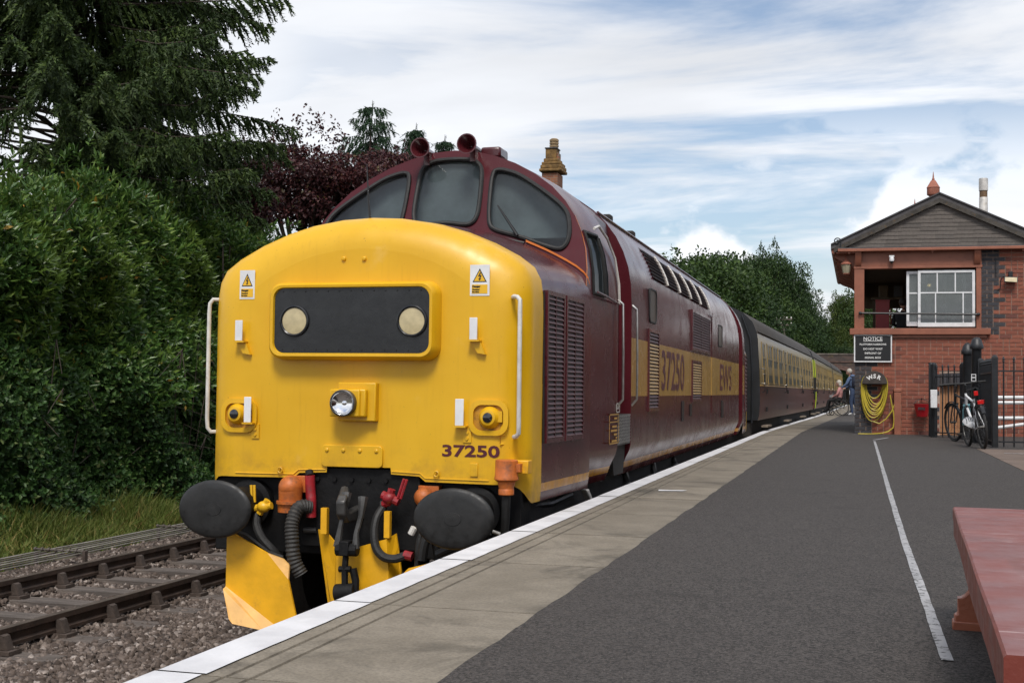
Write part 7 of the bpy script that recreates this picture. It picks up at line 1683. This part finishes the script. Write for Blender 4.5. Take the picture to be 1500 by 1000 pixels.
    st = thing('stool', 'wooden stool under the person in the signal box', 'stool', (hq.x, SY+1.3, fl)); b = MB(); b.lathe([(0.17, Z0+0.45-fl-0.05), (0.18, Z0+0.45-fl)], (0, 0, 0), 'Z', 16); b.build('seat', 'room', st)
    for k in range(4): a = math.pi/4+math.pi/2*k; b = MB(); b.tube([(0.10*math.cos(a), 0.10*math.sin(a), Z0+0.41-fl), (0.17*math.cos(a), 0.17*math.sin(a), 0)], 0.016, 6); b.build('leg', 'room', st)
    t = thing('person', 'person with dark hair and black top seated inside the signal box window', 'person', (hq.x, SY+1.25, Z0), math.radians(75))
    Bn = [(a, b_, 'cloth_black' if m == 'cloth_pink' else m) for a, b_, m in Bn]
    skin_body('body', t, J, Bn, None); head(t, (0.10, 0, 1.22), 'hair_dark', 0); hands(t, [((0.31, 0.11, 0.70), (1, -0.5, -0.1), 0), ((0.31, -0.11, 0.70), (1, 0.5, -0.1), 0)])
people()

# ================================================================ house chimney beyond the engine, telegraph pole, added station building
def house():
    Y = 40.0; q = px_y(804, 262, Y); cx = q.x; zt = px_y(806, 199, Y).z; zs = px_y(800, 213.5, Y).z; zsh = px_y(800, 232, Y).z
    t = thing('brick_house', 'brick house behind the engine, its lichened chimney stack rising above', 'house', (cx, Y, -0.34))
    z = lambda v: v+0.34
    b = MB(); b.box(-4.6, 0.75, 0.9, 7.5, 0, z(5.4)); b.build('wall', 'brick_house', t, smooth=0)
    for s in (0, 1):
        b = MB(); b.prism([(0.4, z(5.2)), (4.2, z(7.7)), (4.2, z(7.8)), (0.4, z(5.32))] if s == 0 else [(8.0, z(5.2)), (4.2, z(7.7)), (4.2, z(7.8)), (8.0, z(5.32))], 'X', -4.9, 1.0); b.build('roof', 'slate', t, smooth=0)
    b = MB(); b.prism([(0.9, z(5.4)), (7.5, z(5.4)), (4.2, z(7.6))], 'X', 0.55, 0.74); b.build('gable', 'brick_house', t, smooth=0)
    for (x, zz) in ((-3.4, 1.6), (-1.4, 1.6), (-3.4, 4.0), (-1.4, 4.0)):
        b = MB(); b.box(x-0.5, x+0.5, 0.84, 0.895, zz-0.6, zz+0.6); w = b.build('window', 'white', t, smooth=0); b = MB(); b.box(x-0.42, x+0.42, 0.82, 0.838, zz-0.52, zz+0.52); b.build('pane', 'glass_coach', w, smooth=0)
    k = 41/1825.0
    def px(a): return (a-806)*k
    b = MB(); b.box(px(793), px(817), 0.2, 0.95, z(4.5), zsh_ := z(px_y(800, 252, Y).z)); b.build('chimney_stack', 'brick_house', t, smooth=0)
    cs = MB()
    for (a, c, ya, yb) in ((789.5, 823.5, 245.5, 250), (791, 822.5, 240, 245.4), (792.5, 821, 235.5, 239.9), (795, 817, 230, 235.4)): cs.box(px(a), px(c), 0.08+(a-789)*k, 1.05-(a-789)*k, z(px_y(800, yb, Y).z), z(px_y(800, ya, Y).z))
    cs.build('chimney_corbel', 'lichen_stone', t, bevel=0.03)
    b = MB(); b.box(px(797), px(813.5), 0.30, 0.80, z(px_y(800, 230, Y).z)+0.002, z(px_y(800, 215.5, Y).z)); b.build('chimney_head', 'lichen_stone', t, bevel=0.02)
    b = MB(); b.box(px(796), px(814.5), 0.27, 0.83, z(px_y(800, 215.4, Y).z), z(px_y(800, 213.6, Y).z)); b.build('chimney_cap', 'slate', t, bevel=0.01)
    b = MB(); b.box(px(813.6), px(816.5), 0.36, 0.7, z(px_y(800, 235.3, Y).z), z(px_y(800, 221.5, Y).z)); b.build('chimney_fin', 'brick_house', t, bevel=0.01)
    b = MB(); r0 = 6.6*k; zz = lambda y: z(px_y(800, y, Y).z)
    pr = [(r0*0.92, zz(213.5)), (r0*0.95, zz(211.5))]
    for yy in (211.5, 207.3, 203.3): pr += [(r0*1.05, zz(yy)), (r0*1.08, zz(yy-2.4)), (r0*0.80, zz(yy-2.6)), (r0*0.80, zz(yy-3.8))]
    pr += [(r0*0.95, zz(200.2)), (r0*0.7, zz(199)), (0.01, zz(198.6))]
    b.lathe(pr, (px(807.5), 0.55, 0), 'Z', 16); b.build('chimney_pot', 'pot', t)
house()
def pole():
    Y = 135.0; q = px_y(1148.5, 463, Y); t = thing('telegraph_pole', 'wooden telegraph pole with short crossarms before the wooded bank', 'pole', (q.x, Y, -0.36))
    h = q.z+0.36; b = MB(); b.tube([(0, 0, 0), (0, 0, h)], [0.17, 0.12], 10); b.build('mast', 'pole_wood', t)
    for k, zz in enumerate((h-0.35, h-0.95)):
        b = MB(); b.box(-0.85, 0.85, -0.22, -0.12, zz-0.07, zz+0.07); a = b.build('crossarm', 'pole_wood', t)
        for x in (-0.75, -0.3, 0.3, 0.75): b = MB(); b.lathe([(0.03, zz+0.07), (0.07, zz+0.12), (0.06, zz+0.26), (0.02, zz+0.28)], (x, -0.17, 0), 'Z', 8); b.build('insulator', 'white_rail', a)
pole()
def station():
    # added station building, out of view: the engine side reflects it instead of sky
    X0, X1, Y0_, Y1_ = 6.2, 12.5, -14.0, 17.5
    t = thing('added_station_building', 'added red brick station building out of view, darkening the engine side reflection', 'station', ((X0+X1)/2, (Y0_+Y1_)/2, PZ)); ox, oy = (X0+X1)/2, (Y0_+Y1_)/2
    def S(b): b.v = [(x-ox, y-oy, z-PZ) for x, y, z in b.v]; return b
    b = MB(); b.box(X0, X1, Y0_, Y1_, PZ+0.005, PZ+4.2); S(b).build('wall', mat('station brick', (0.16, 0.062, 0.04), 0.85, var=0.2, vs=3), t, smooth=0)
    for k in range(8):
        y = Y0_+1.6+k*3.9
        b = MB(); b.box(X0-0.03, X0-0.002, y, y+1.2, PZ+(0.9 if k % 2 else 0.05), PZ+2.6); w = S(b).build('window' if k % 2 else 'door', 'white' if k % 2 else 'boxpaint', t, smooth=0)
        b = MB(); b.box(X0-0.04, X0-0.031, y+0.1, y+1.1, PZ+1.1, PZ+2.5); S(b).build('pane', 'glass_coach', w, smooth=0)
    b = MB(); b.prism([(X0-0.5, PZ+4.15), (X1+0.5, PZ+4.15), (ox, PZ+6.6)], 'Y', Y0_-0.4, Y1_+0.4); S(b).build('roof', 'slate', t, smooth=0)
    b = MB(); b.hexa([(X0-2.6, Y0_, PZ+3.0), (X0-0.002, Y0_, PZ+3.5), (X0-0.002, Y0_, PZ+3.6), (X0-2.6, Y0_, PZ+3.1)], [(X0-2.6, Y1_, PZ+3.0), (X0-0.002, Y1_, PZ+3.5), (X0-0.002, Y1_, PZ+3.6), (X0-2.6, Y1_, PZ+3.1)]); S(b).build('canopy', 'boxpaint', t, smooth=0)
    for k in range(6): b = MB(); b.tube([(X0-2.3, Y0_+0.6+k*6, PZ), (X0-2.3, Y0_+0.6+k*6, PZ+3.06)], 0.07, 10); S(b).build('canopy_post', 'iron', t)
station()
# ================================================================ plants
def mesh_obj(name, V, F, k, m, parent=None):
    me = fast_mesh(name, V, F, k); me.materials.append(MT[m]); return link(bpy.data.objects.new(name, me), parent)
def fbm1(y, z, s): return (np.sin(y*1.7+s)+np.sin(y*0.63+z*1.1+s*2.1)+0.6*np.sin(z*2.3+y*2.9+s*0.7)+0.4*np.sin(y*5.3+z*4.1+s))/3.0
def rosettes(P, axis, nl, L, W, spread=0.75, jit=0.25):
    """nl leaves round each shoot tip P (n,3), pointing out along axis"""
    n = len(P); axis = unit(axis); a = unit(np.cross(axis, RNG.normal(size=(n, 3)))); b = np.cross(axis, a)
    th = (np.arange(nl)*2.399)[None, :]+RNG.uniform(0, 6.28, (n, 1)); th = th+RNG.uniform(-jit, jit, (n, nl))
    k = np.linspace(0.35, 1.0, nl)[None, :, None]*spread*RNG.uniform(0.8, 1.25, (n, nl, 1))
    rad = a[:, None]*np.cos(th)[..., None]+b[:, None]*np.sin(th)[..., None]
    D = unit(axis[:, None]*(1.05-k)+rad*k+np.array([0, 0, -0.12])*RNG.uniform(0, 1, (n, nl, 1)))
    back = np.linspace(0, 1, nl)[None, :, None]*L*0.9
    Pp = P[:, None]-axis[:, None]*back
    N = unit(axis[:, None]-D*np.sum(axis[:, None]*D, -1, keepdims=True)+RNG.normal(size=D.shape)*0.25)
    m = n*nl
    return leaves_arrays(Pp.reshape(m, 3), D.reshape(m, 3), N.reshape(m, 3), L*RNG.uniform(0.65, 1.2, m), W*RNG.uniform(0.75, 1.2, m))
def hedge_x(y, z, s=0.0):
    return -11.4-0.10*z+0.45*fbm1(y, z, s)+0.38*np.sin(y*1.25+1.1*np.sin(z*1.3)+s)*np.sin(z*1.5+0.8*y)+0.02*(y-14)
def hedge_top(y): return np.interp(y, [12, 14.3, 16.2, 19, 22, 26, 33], [3.5, 4.0, 4.6, 5.15, 5.1, 4.7, 4.5])+0.22*np.sin(y*2.1+0.8)+0.14*np.sin(y*5.3)
def laurel():
    t = thing('laurel_hedge', 'tall glossy green laurel hedge beyond the empty track', 'hedge', (-12.5, 20, -0.36))
    n = 11500
    y = RNG.uniform(11.0, 33, n); ztop = hedge_top(y)
    z = 1.3+(ztop-1.3)*RNG.beta(1.5, 1.0, n)
    dep = RNG.exponential(0.22, n); x = hedge_x(y, z)-dep-np.clip((z-(ztop-0.9)), 0, 1)**2*0.9*RNG.uniform(0.2, 1.4, n)
    nx = unit(np.stack([np.ones(n)*0.8, RNG.normal(0, 0.5, n)-0.15, 0.45+RNG.normal(0, 0.35, n)+np.clip((z-(ztop-1.0)), 0, 1)*0.9], 1))
    V, F = rosettes(np.stack([x, y, z], 1), nx, 8, 0.172, 0.056, 0.75, 0.5)
    # a crest of upright shoots against the sky
    m = 1500; y = RNG.uniform(12, 33, m); ztop = hedge_top(y); z = ztop+RNG.exponential(0.18, m)
    P = np.stack([hedge_x(y, z)-RNG.uniform(0.3, 2.0, m), y, z], 1); V2, F2 = rosettes(P, np.stack([RNG.normal(0.2, 0.4, m), RNG.normal(0, 0.4, m), np.ones(m)], 1), 9, 0.16, 0.052)
    V = np.concatenate([V, V2]); F = np.concatenate([F, F2+len(V)-len(V2)])
    mesh_obj('leaves', V-np.array([-12.5, 20, -0.36]), F, 3, 'leaf_laurel', t)
    m = 1500; y = np.concatenate([c+RNG.normal(0, 0.45, 60) for c in RNG.uniform(12, 31, 25)]); zt = hedge_top(y); z = 1.9+(zt-1.7)*RNG.beta(2.2, 1.1, m); P = np.stack([hedge_x(y, z)+0.10-RNG.exponential(0.06, m)-np.clip(z-(zt-0.9), 0, 1)**2*0.8, y, z], 1)
    V, F = rosettes(P, np.stack([np.ones(m)*0.7, RNG.normal(-0.1, 0.5, m), 0.6+RNG.normal(0, 0.3, m)], 1), 8, 0.165, 0.05); mesh_obj('young_shoots', V-np.array([-12.5, 20, -0.36]), F, 3, 'leaf_young', t)
    b = MB(); r = random.Random(2)
    for k in range(60):
        yy = r.uniform(12, 32); zz = r.uniform(2.5, 4.8); b.tube([(-12.6+r.uniform(-.4, .4)+12.5, yy-20, 0.1), (-12.4+r.uniform(-.5, .5)+12.5, yy+r.uniform(-.6, .6)-20, zz*0.6+.36), (hedge_x(yy, zz)-0.3+12.5, yy+r.uniform(-.8, .8)-20, zz+.36)], [0.05, 0.03, 0.012], 5)
    b.build('stems', 'bark', t)
    # dense inner twigs and old leaves that close the hedge
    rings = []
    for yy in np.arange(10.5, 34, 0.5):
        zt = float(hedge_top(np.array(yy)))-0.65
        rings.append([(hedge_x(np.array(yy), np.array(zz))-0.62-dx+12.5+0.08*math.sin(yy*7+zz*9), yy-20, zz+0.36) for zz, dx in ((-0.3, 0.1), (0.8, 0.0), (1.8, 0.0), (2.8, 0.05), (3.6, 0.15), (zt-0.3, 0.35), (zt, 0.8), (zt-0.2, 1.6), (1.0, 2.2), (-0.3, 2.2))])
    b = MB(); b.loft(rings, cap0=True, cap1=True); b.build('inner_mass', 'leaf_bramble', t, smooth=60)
laurel()
def bramble():
    t = thing('bramble_thicket', 'dark bramble thicket at the foot of the laurel hedge', 'bramble', (-11.3, 20, -0.36))
    n = 15000; y = RNG.uniform(11.0, 32, n); z = -0.2+3.0*RNG.beta(1.1, 1.25, n)
    x = hedge_x(y, z, 0.6)+0.08-0.10*z-RNG.exponential(0.16, n)+0.55*np.clip(0.7-z, 0, 1)*RNG.uniform(0, 1, n)
    nx = unit(np.stack([np.ones(n)*0.8, RNG.normal(0, 0.5, n)-0.2, 0.5+RNG.normal(0, 0.4, n)], 1))
    V, F = rosettes(np.stack([x, y, z], 1), nx, 6, 0.088, 0.062, 0.85)
    mesh_obj('leaves', V-np.array([-11.3, 20, -0.36]), F, 3, 'leaf_bramble', t)
    b = MB(); r = random.Random(6)
    for k in range(70):
        yy = r.uniform(12, 31); zz = r.uniform(0.8, 2.6); x0 = float(hedge_x(np.array(yy), np.array(0.2), 0.6)); b.tube([(x0-0.3+11.3, yy-20, 0.05), (x0-0.1+11.3, yy+r.uniform(-.5, .5)-20, zz+.36), (x0+0.2+11.3, yy+r.uniform(-1, 1)-20, zz*0.8+.36)], [0.012, 0.009, 0.004], 4)
    b.build('canes', 'bark', t)
bramble()
def grass():
    n = 36000; y = RNG.uniform(9.5, 30, n); u = RNG.beta(1.3, 1.0, n); x = -9.72-u*1.75+0.1*np.sin(y*3)
    h = (0.12+0.42*u)*RNG.uniform(0.5, 1.3, n)*(0.75+0.4*np.sin(y*1.3+1)**2); w = RNG.uniform(0.006, 0.012, n)
    base = np.stack([x, y, np.full(n, -0.36)], 1); lean = np.stack([RNG.normal(0.1, 0.35, n), RNG.normal(0, 0.35, n), np.ones(n)], 1)*h[:, None]
    s = unit(np.stack([RNG.normal(size=n), RNG.normal(size=n), np.zeros(n)], 1))*w[:, None]
    mid = base+lean*0.55; tip = base+lean+np.stack([RNG.normal(0, 0.06, n), RNG.normal(0, 0.06, n), -0.1*h], 1)
    V = np.stack([base-s, base+s, mid+s*0.8, mid-s*0.8, tip], 1).reshape(-1, 3); i = (np.arange(n)*5)[:, None]
    F = np.concatenate([i+np.array([[0, 1, 2]]), i+np.array([[0, 2, 3]]), i+np.array([[3, 2, 4]])])
    o = mesh_obj('grass', V, F, 3, 'grass'); tag(o, 'rough green grass between the point rods and the hedge', 'grass', kind='stuff')
grass()
def needle_tree(name, label, cat, base, height, mat_n, spread, z_from, levels, per, droop, tw_len, tw_gap, needle_len, needle_w, hang, seed, group=None, top_lean=(0, 0), bare=None):
    rng = np.random.default_rng(seed); r = random.Random(seed)
    t = thing(name, label, cat, base, 0, group)
    b = MB(); b.tube([(top_lean[0]*(k/8)**2, top_lean[1]*(k/8)**2, height*k/8) for k in range(9)], [0.022*height*(1-k/8)*0.9+0.006 for k in range(9)], 9); b.build('trunk', 'bark', t)
    br = MB(); S = []; D = []; Ln = []
    for lv in range(levels):
        z = z_from+(height-z_from)*(max(0.0, lv+r.uniform(-.3, .3))/levels)**1.05
        if z > height-0.15: continue
        f = (height-z)/(height-z_from); L0 = spread(f)
        for k in range(per):
            az = 2*math.pi*(k+r.uniform(-.35, .35))/per+lv*1.1; L = L0*r.uniform(0.72, 1.12)
            dx, dy = math.cos(az), math.sin(az); up = r.uniform(0.05, 0.28)
            ox, oy = top_lean[0]*(z/height)**2, top_lean[1]*(z/height)**2
            pts = []
            for q in np.linspace(0, 1, 7):
                pts.append(Vector((ox+dx*L*q-dy*0.05*L*math.sin(q*5+k), oy+dy*L*q+dx*0.05*L*math.sin(q*5+k), z+L*(up*q-droop*q*q+0.35*max(0, q-0.7)+0.02*math.sin(q*9+lv)))))
            br.tube(pts, [max(0.005, 0.020*L*0.45*(1-q*0.9)) for q in np.linspace(0, 1, 7)], 5)
            m = max(4, int(L/tw_gap))
            isbare = bare and bare(az, z)
            for j in range(m):
                q = (j+0.5)/m
                if q < (0.45+0.4*((k*7+lv*3) % 5)/4 if isbare else 0.12): continue
                i = min(5, int(q*6)); fr = q*6-i; p = pts[i].lerp(pts[i+1], fr); tdir = (pts[i+1]-pts[i]).normalized()
                for s in (-1, 1):
                    side = Vector((-dy*s, dx*s, 0)); l = tw_len*(0.35+0.65*math.sin(math.pi*min(1, 0.15+q*0.85)))*r.uniform(0.6, 1.25)
                    dd = (side*r.uniform(0.5, 0.95)+tdir*r.uniform(0.4, 0.9)+Vector((0, 0, -hang*r.uniform(0.3, 1.2)))).normalized()
                    S.append(p); D.append(dd); Ln.append(l)
                    # a second-order twig
                    p2 = p+dd*l*r.uniform(0.3, 0.6); d2 = (dd*0.6+side*r.uniform(-0.6, 0.6)+tdir*0.3+Vector((0, 0, -hang*r.uniform(0.4, 1.3)))).normalized(); S.append(p2); D.append(d2); Ln.append(l*0.6)
            S.append(pts[-2]); D.append((pts[-1]-pts[-2]).normalized()); Ln.append(tw_len*0.8)
    S.append(Vector((top_lean[0], top_lean[1], height-0.5))); D.append(Vector((0.1*top_lean[0], 0.1*top_lean[1], 1)).normalized()); Ln.append(0.7)
    br.build('branches', 'bark', t)
    S = np.array(S); D = unit(np.array(D)); Ln = np.array(Ln); n = len(S); K = 13
    q = np.linspace(0.05, 1.0, K)[None, :]; sagv = np.array([0, 0, -1.0])
    P = S[:, None]+D[:, None]*(Ln[:, None]*q)[..., None]+sagv*(hang*0.25*Ln[:, None]*q**2)[..., None]
    side = unit(np.cross(D, rng.normal(size=(n, 3))))[:, None]*np.ones((1, K, 1)); side = side*np.where(np.arange(K) % 2, 1, -1)[None, :, None]
    side = unit(side+rng.normal(size=side.shape)*0.55)
    N = n*K
    ND = unit(D[:, None]*0.75+side*0.75).reshape(N, 3); PP = P.reshape(N, 3)
    Lw = needle_len*rng.uniform(0.7, 1.25, N)*(1.1-0.5*np.tile(q, (n, 1)).ravel())
    W = unit(np.cross(ND, rng.normal(size=(N, 3))))*(needle_w*0.5)
    V = np.stack([PP-W, PP+W, PP+ND*Lw[:, None]+sagv*0.004], 1).reshape(-1, 3); F = np.arange(N*3).reshape(-1, 3)
    # a thin leafy core along every twig
    W2 = unit(np.cross(D, rng.normal(size=(n, 3))))*needle_w*0.9; e = S+D*Ln[:, None]+sagv*(hang*0.25*Ln)[:, None]
    V2 = np.stack([S-W2, S+W2, e], 1).reshape(-1, 3)
    V = np.concatenate([V, V2]); F = np.concatenate([F, np.arange(n*3).reshape(-1, 3)+N*3])
    mesh_obj('needles', V, F, 3, mat_n, t)
    return t
tb = px_y(92, 560, 21.5)
needle_tree('spruce_tree', 'tall dark spruce towering behind the laurel hedge', 'tree', (tb.x, 21.5, -0.36), 17.5, 'needle', lambda f: 0.3+4.5*min(1, f*1.25)**0.85*(1-0.4*max(0, (f-0.78)/0.22)), 4.8, 50, 6, 0.26, 0.72, 0.115, 0.115, 0.042, 0.95, 21, bare=lambda az, z: z < 8.4 and math.cos(az-math.radians(195)) > -0.2)
def leafy_tree(name, label, base, crown, mat_l, nleaf, leaf, clumps, seed, group=None, trunk_r=0.22, wisps=0):
    """crown: list of ellipsoids (cx,cy,cz,rx,ry,rz) relative to base; leaves sit on many small clumps through it"""
    rng = np.random.default_rng(seed); t = thing(name, label, 'tree', base, 0, group); r = random.Random(seed)
    cr = np.array(crown); vol = cr[:, 3]*cr[:, 4]*cr[:, 5]; pick = rng.choice(len(cr), clumps, p=vol/vol.sum())
    d = unit(rng.normal(size=(clumps, 3))); rad = rng.uniform(0.35, 1.0, clumps)**0.5
    cc = cr[pick, :3]+d*cr[pick, 3:]*rad[:, None]; cs = (cr[pick, 3:].mean(1))*rng.uniform(0.22, 0.42, clumps)
    k = rng.choice(clumps, nleaf, p=(cs**2)/(cs**2).sum()); ld = unit(rng.normal(size=(nleaf, 3))+np.array([0, 0, 0.35])); P = cc[k]+ld*(cs[k]*rng.uniform(0.55, 1.08, nleaf))[:, None]*np.array([1.1, 1.1, 0.75])
    if wisps:
        tips = cr[rng.choice(len(cr), wisps)]; wd = unit(rng.normal(size=(wisps, 3))+np.array([0, 0, 1.1])); m = 26
        s = tips[:, :3]+wd*tips[:, 3:]*0.9; e = wd*rng.uniform(0.3, 0.9, wisps)[:, None]; q = rng.random((wisps, m, 1)); Pw = (s[:, None]+e[:, None]*q+rng.normal(size=(wisps, m, 3))*0.07).reshape(-1, 3)
        P = np.concatenate([P, Pw]); ld = np.concatenate([ld, unit(rng.normal(size=Pw.shape))]); nleaf = len(P)
    D = unit(ld*0.5+rng.normal(size=(nleaf, 3))*0.7+np.array([0, 0, -0.25])); N = unit(ld+rng.normal(size=(nleaf, 3))*0.5)
    V, F = leaves_arrays(P, D, N, leaf*rng.uniform(0.7, 1.3, nleaf), leaf*0.62*rng.uniform(0.7, 1.3, nleaf), 0.15)
    mesh_obj('crown', V, F, 3, mat_l, t)
    b = MB(); top = cr[:, 2].max(); b.tube([(0, 0, 0), (r.uniform(-.1, .1), r.uniform(-.1, .1), top*0.35), (r.uniform(-.3, .3), r.uniform(-.3, .3), top*0.75), (r.uniform(-.3, .3), r.uniform(-.3, .3), top)], [trunk_r*1.25, trunk_r, trunk_r*0.6, trunk_r*0.15], 8)
    for i in range(min(26, clumps)):
        c = cc[i]; z0 = max(0.2, c[2]*r.uniform(0.35, 0.7)); b.tube([(0, 0, z0), (c[0]*0.5, c[1]*0.5, z0+(c[2]-z0)*0.6), tuple(c)], [trunk_r*0.4, trunk_r*0.22, trunk_r*0.06], 5)
    b.build('trunk', 'bark', t)
    return t
def garden_trees():
    def base(x, Y): q = px_y(x, 560, Y); return (q.x, Y, -0.36)
    k = lambda Y: (Y*0.963+3.5)/1825.0
    # copper-leaved trees between the spruce and the engine
    B = base(440, 31); s = k(31)
    def el(x, y, rx, ry, Y=31, B=B): q = px_y(x, y, Y); return (q.x-B[0], 0, q.z-B[2], rx*k(Y), rx*k(Y)*0.9, ry*k(Y))
    leafy_tree('copper_tree', 'purple-leaved tree with loose shoots beside the spruce', B, [el(455, 280, 75, 60), el(395, 270, 50, 50), el(500, 278, 48, 40), el(425, 228, 24, 24), el(462, 212, 24, 22), el(520, 290, 55, 60)], 'leaf_purple', 24000, 0.10, 90, 31, wisps=60)
    B2 = base(560, 34)
    def el2(x, y, rx, ry): q = px_y(x, y, 34); return (q.x-B2[0], 0, q.z-B2[2], rx*k(34), rx*k(34)*0.9, ry*k(34))
    leafy_tree('copper_tree', 'darker purple-leaved tree against the engine cab', B2, [el2(560, 300, 60, 70), el2(540, 282, 34, 36), el2(590, 280, 40, 50)], 'leaf_purple', 16000, 0.11, 70, 32, wisps=10)
    B3 = base(360, 27)
    def el3(x, y, rx, ry): q = px_y(x, y, 27); return (q.x-B3[0], 0, q.z-B3[2], rx*k(27), rx*k(27)*0.9, ry*k(27))
    leafy_tree('copper_tree', 'purple-leaved tree half hidden under the spruce', B3, [el3(370, 270, 45, 55), el3(340, 310, 60, 50), el3(395, 230, 20, 22)], 'leaf_purple', 14000, 0.10, 60, 33, wisps=8)
    # weeping cypresses
    for (x, ytop, Y, sp, lab, lean, sd) in ((546, 147, 36, 1.6, 'weeping cypress with a bent tip above the copper tree', (0.25, 0.0), 41), (610, 180, 37, 0.62, 'slim weeping cypress beside the engine horns', (0.45, 0.0), 42), (652, 197, 38, 0.40, 'small weeping cypress tip behind the engine horns', (0.5, 0.0), 43)):
        q = px_y(x, ytop, Y); needle_tree('cypress_tree', lab, 'tree', (q.x-lean[0], Y, -0.36), q.z+0.36, 'cypress', (lambda sp: lambda f: 0.25+sp*min(1, f*2.2)**0.8)(sp), 4.0, 26, 5, 0.42, 0.34, 0.10, 0.095, 0.026, 1.5, sd, top_lean=lean)
garden_trees()
def wood():
    rng = random.Random(77); protos = {}
    def hill_z(x, y):
        kk = min(1, max(0, (y-30)/45.0)); xx = x-bend(y); return -0.34+kk*min(9.0, max(0, (-xx-13)*0.22))
    def proto(kind, var):
        key = (kind, var)
        if key in protos: return protos[key]
        r = random.Random(hash(key) % 1000+var*7); cr = [(0, 0, 0.62, 0.30, 0.30, 0.30)]
        for i in range(9):
            a = 6.28*i/9+r.uniform(-.3, .3); zz = r.uniform(0.30, 0.82); rr = 0.20*(1.15-abs(zz-0.5)); cr.append((math.cos(a)*rr*1.25, math.sin(a)*rr*1.25, zz, r.uniform(0.13, 0.2), r.uniform(0.13, 0.2), r.uniform(0.12, 0.2)))
        cr.append((r.uniform(-.06, .06), 0, 0.88, 0.13, 0.13, 0.12))
        cr = [tuple(v*12 for v in c) for c in cr]
        t = leafy_tree('woodland_tree', 'x', (0, 0, 0), cr, {'a': 'leaf_a', 'b': 'leaf_b', 'c': 'leaf_c'}[kind], 15000, 0.25, 190, 100+var+ord(kind)*3, trunk_r=0.28, wisps=14)
        protos[key] = t; return t
    G1 = 'trees of the wood behind the train'
    spots = []
    # (pixel x, pixel y of the top, distance, width factor, kind)
    for s in ((968, 372, 52, 1.1, 'a'), (990, 364, 60, 1.0, 'a'), (1012, 360, 66, 1.0, 'a'), (1035, 356, 60, 1.05, 'a'), (1056, 362, 70, 0.95, 'b'),
              (1000, 410, 44, 1.0, 'a'), (1020, 425, 52, 0.85, 'b'), (1045, 432, 64, 0.8, 'a'), (1020, 440, 48, 0.7, 'b')):
        spots.append(s+('bank',))
    for s in ((1076, 360, 160, 1.0, 'a'), (1096, 366, 163, 1.0, 'b'), (1114, 362, 165, 0.9, 'b'), (1085, 400, 158, 1.0, 'a'), (1105, 420, 157, 1.0, 'b'), (1120, 450, 158, 1.0, 'a'), (1133, 356, 166, 0.9, 'b'), (1150, 374, 168, 0.9, 'b'), (1163, 400, 170, 0.9, 'b'), (1178, 424, 168, 0.8, 'b'), (1190, 450, 172, 0.8, 'a'), (1118, 380, 164, 1.0, 'a'), (1140, 430, 162, 1.0, 'a'), (1168, 450, 162, 0.9, 'b'), (1200, 464, 176, 0.9, 'a'), (1218, 474, 185, 0.8, 'a'), (1228, 470, 172, 0.7, 'c'), (1242, 425, 178, 0.8, 'c'), (1252, 420, 182, 0.9, 'c'), (1264, 420, 176, 1.0, 'a'), (1236, 452, 196, 1.0, 'c'), (1212, 500, 166, 0.8, 'b'), (1238, 500, 165, 0.8, 'b'), (1225, 490, 205, 1.3, 'a'), (1195, 490, 164, 0.8, 'b'), (1150, 470, 160, 1.0, 'a'), (1280, 430, 186, 1.2, 'a')):
        spots.append(s+('beyond',))
    for s in ((1640, 380, 40, 1.0, 'a'), (1760, 360, 44, 1.0, 'b'), (1640, 400, 50, 1.0, 'a'), (1900, 380, 38, 1.0, 'b'), (1700, 380, 60, 1.0, 'a'), (1330, 470, 90, 1.0, 'a'), (1400, 470, 80, 1.0, 'b'), (1470, 480, 70, 1.0, 'a'), (1550, 460, 60, 1.0, 'b')):
        spots.append(s+('right',))  # trees added at the right so the engine side reflects less open sky
    used = set()
    for i, (x, y, Y, wf, kind, zone) in enumerate(spots):
        q = px_y(x, y, Y); var = i % 2; p = proto(kind, var)
        gz = hill_z(q.x, Y) if zone == 'bank' else (0.5 if zone == 'beyond' else -0.36)
        H = q.z-gz; sc = H/12.0
        key = (kind, var)
        if key in used: t = copy_tree(p)
        else: t = p; used.add(key)
        t.location = (q.x, Y, gz-0.2); w = max(0.55, min(1.25, (0.9*wf*12/H if H > 14 else wf)))*sc
        w = min(w, 1.15*sc); t.scale = (w, w, sc); t.rotation_euler = (0, 0, rng.uniform(0, 6.28))
        lab, grp = {'bank': ('broad green tree in the wood rising behind the engine and coaches', G1), 'beyond': ('leafy tree standing beyond the arch bridge', 'trees beyond the bridge'), 'right': ('leafy tree added behind the signal box for reflections', 'trees added behind the signal box')}[zone]
        if zone == 'bank' and kind == 'b': lab = 'darker green tree in the wood rising behind the coaches'
        if zone == 'beyond' and kind == 'c': lab = 'yellow-green tree standing beyond the arch bridge'
        if zone == 'beyond' and kind == 'b': lab = 'dark green tree standing beyond the arch bridge'
        if zone == 'right' and kind == 'b': lab = 'dark leafy tree added behind the signal box for reflections'
        tag(t, lab, 'tree', grp)
    for key, p in protos.items():
        if key not in used: raise RuntimeError(key)
wood()
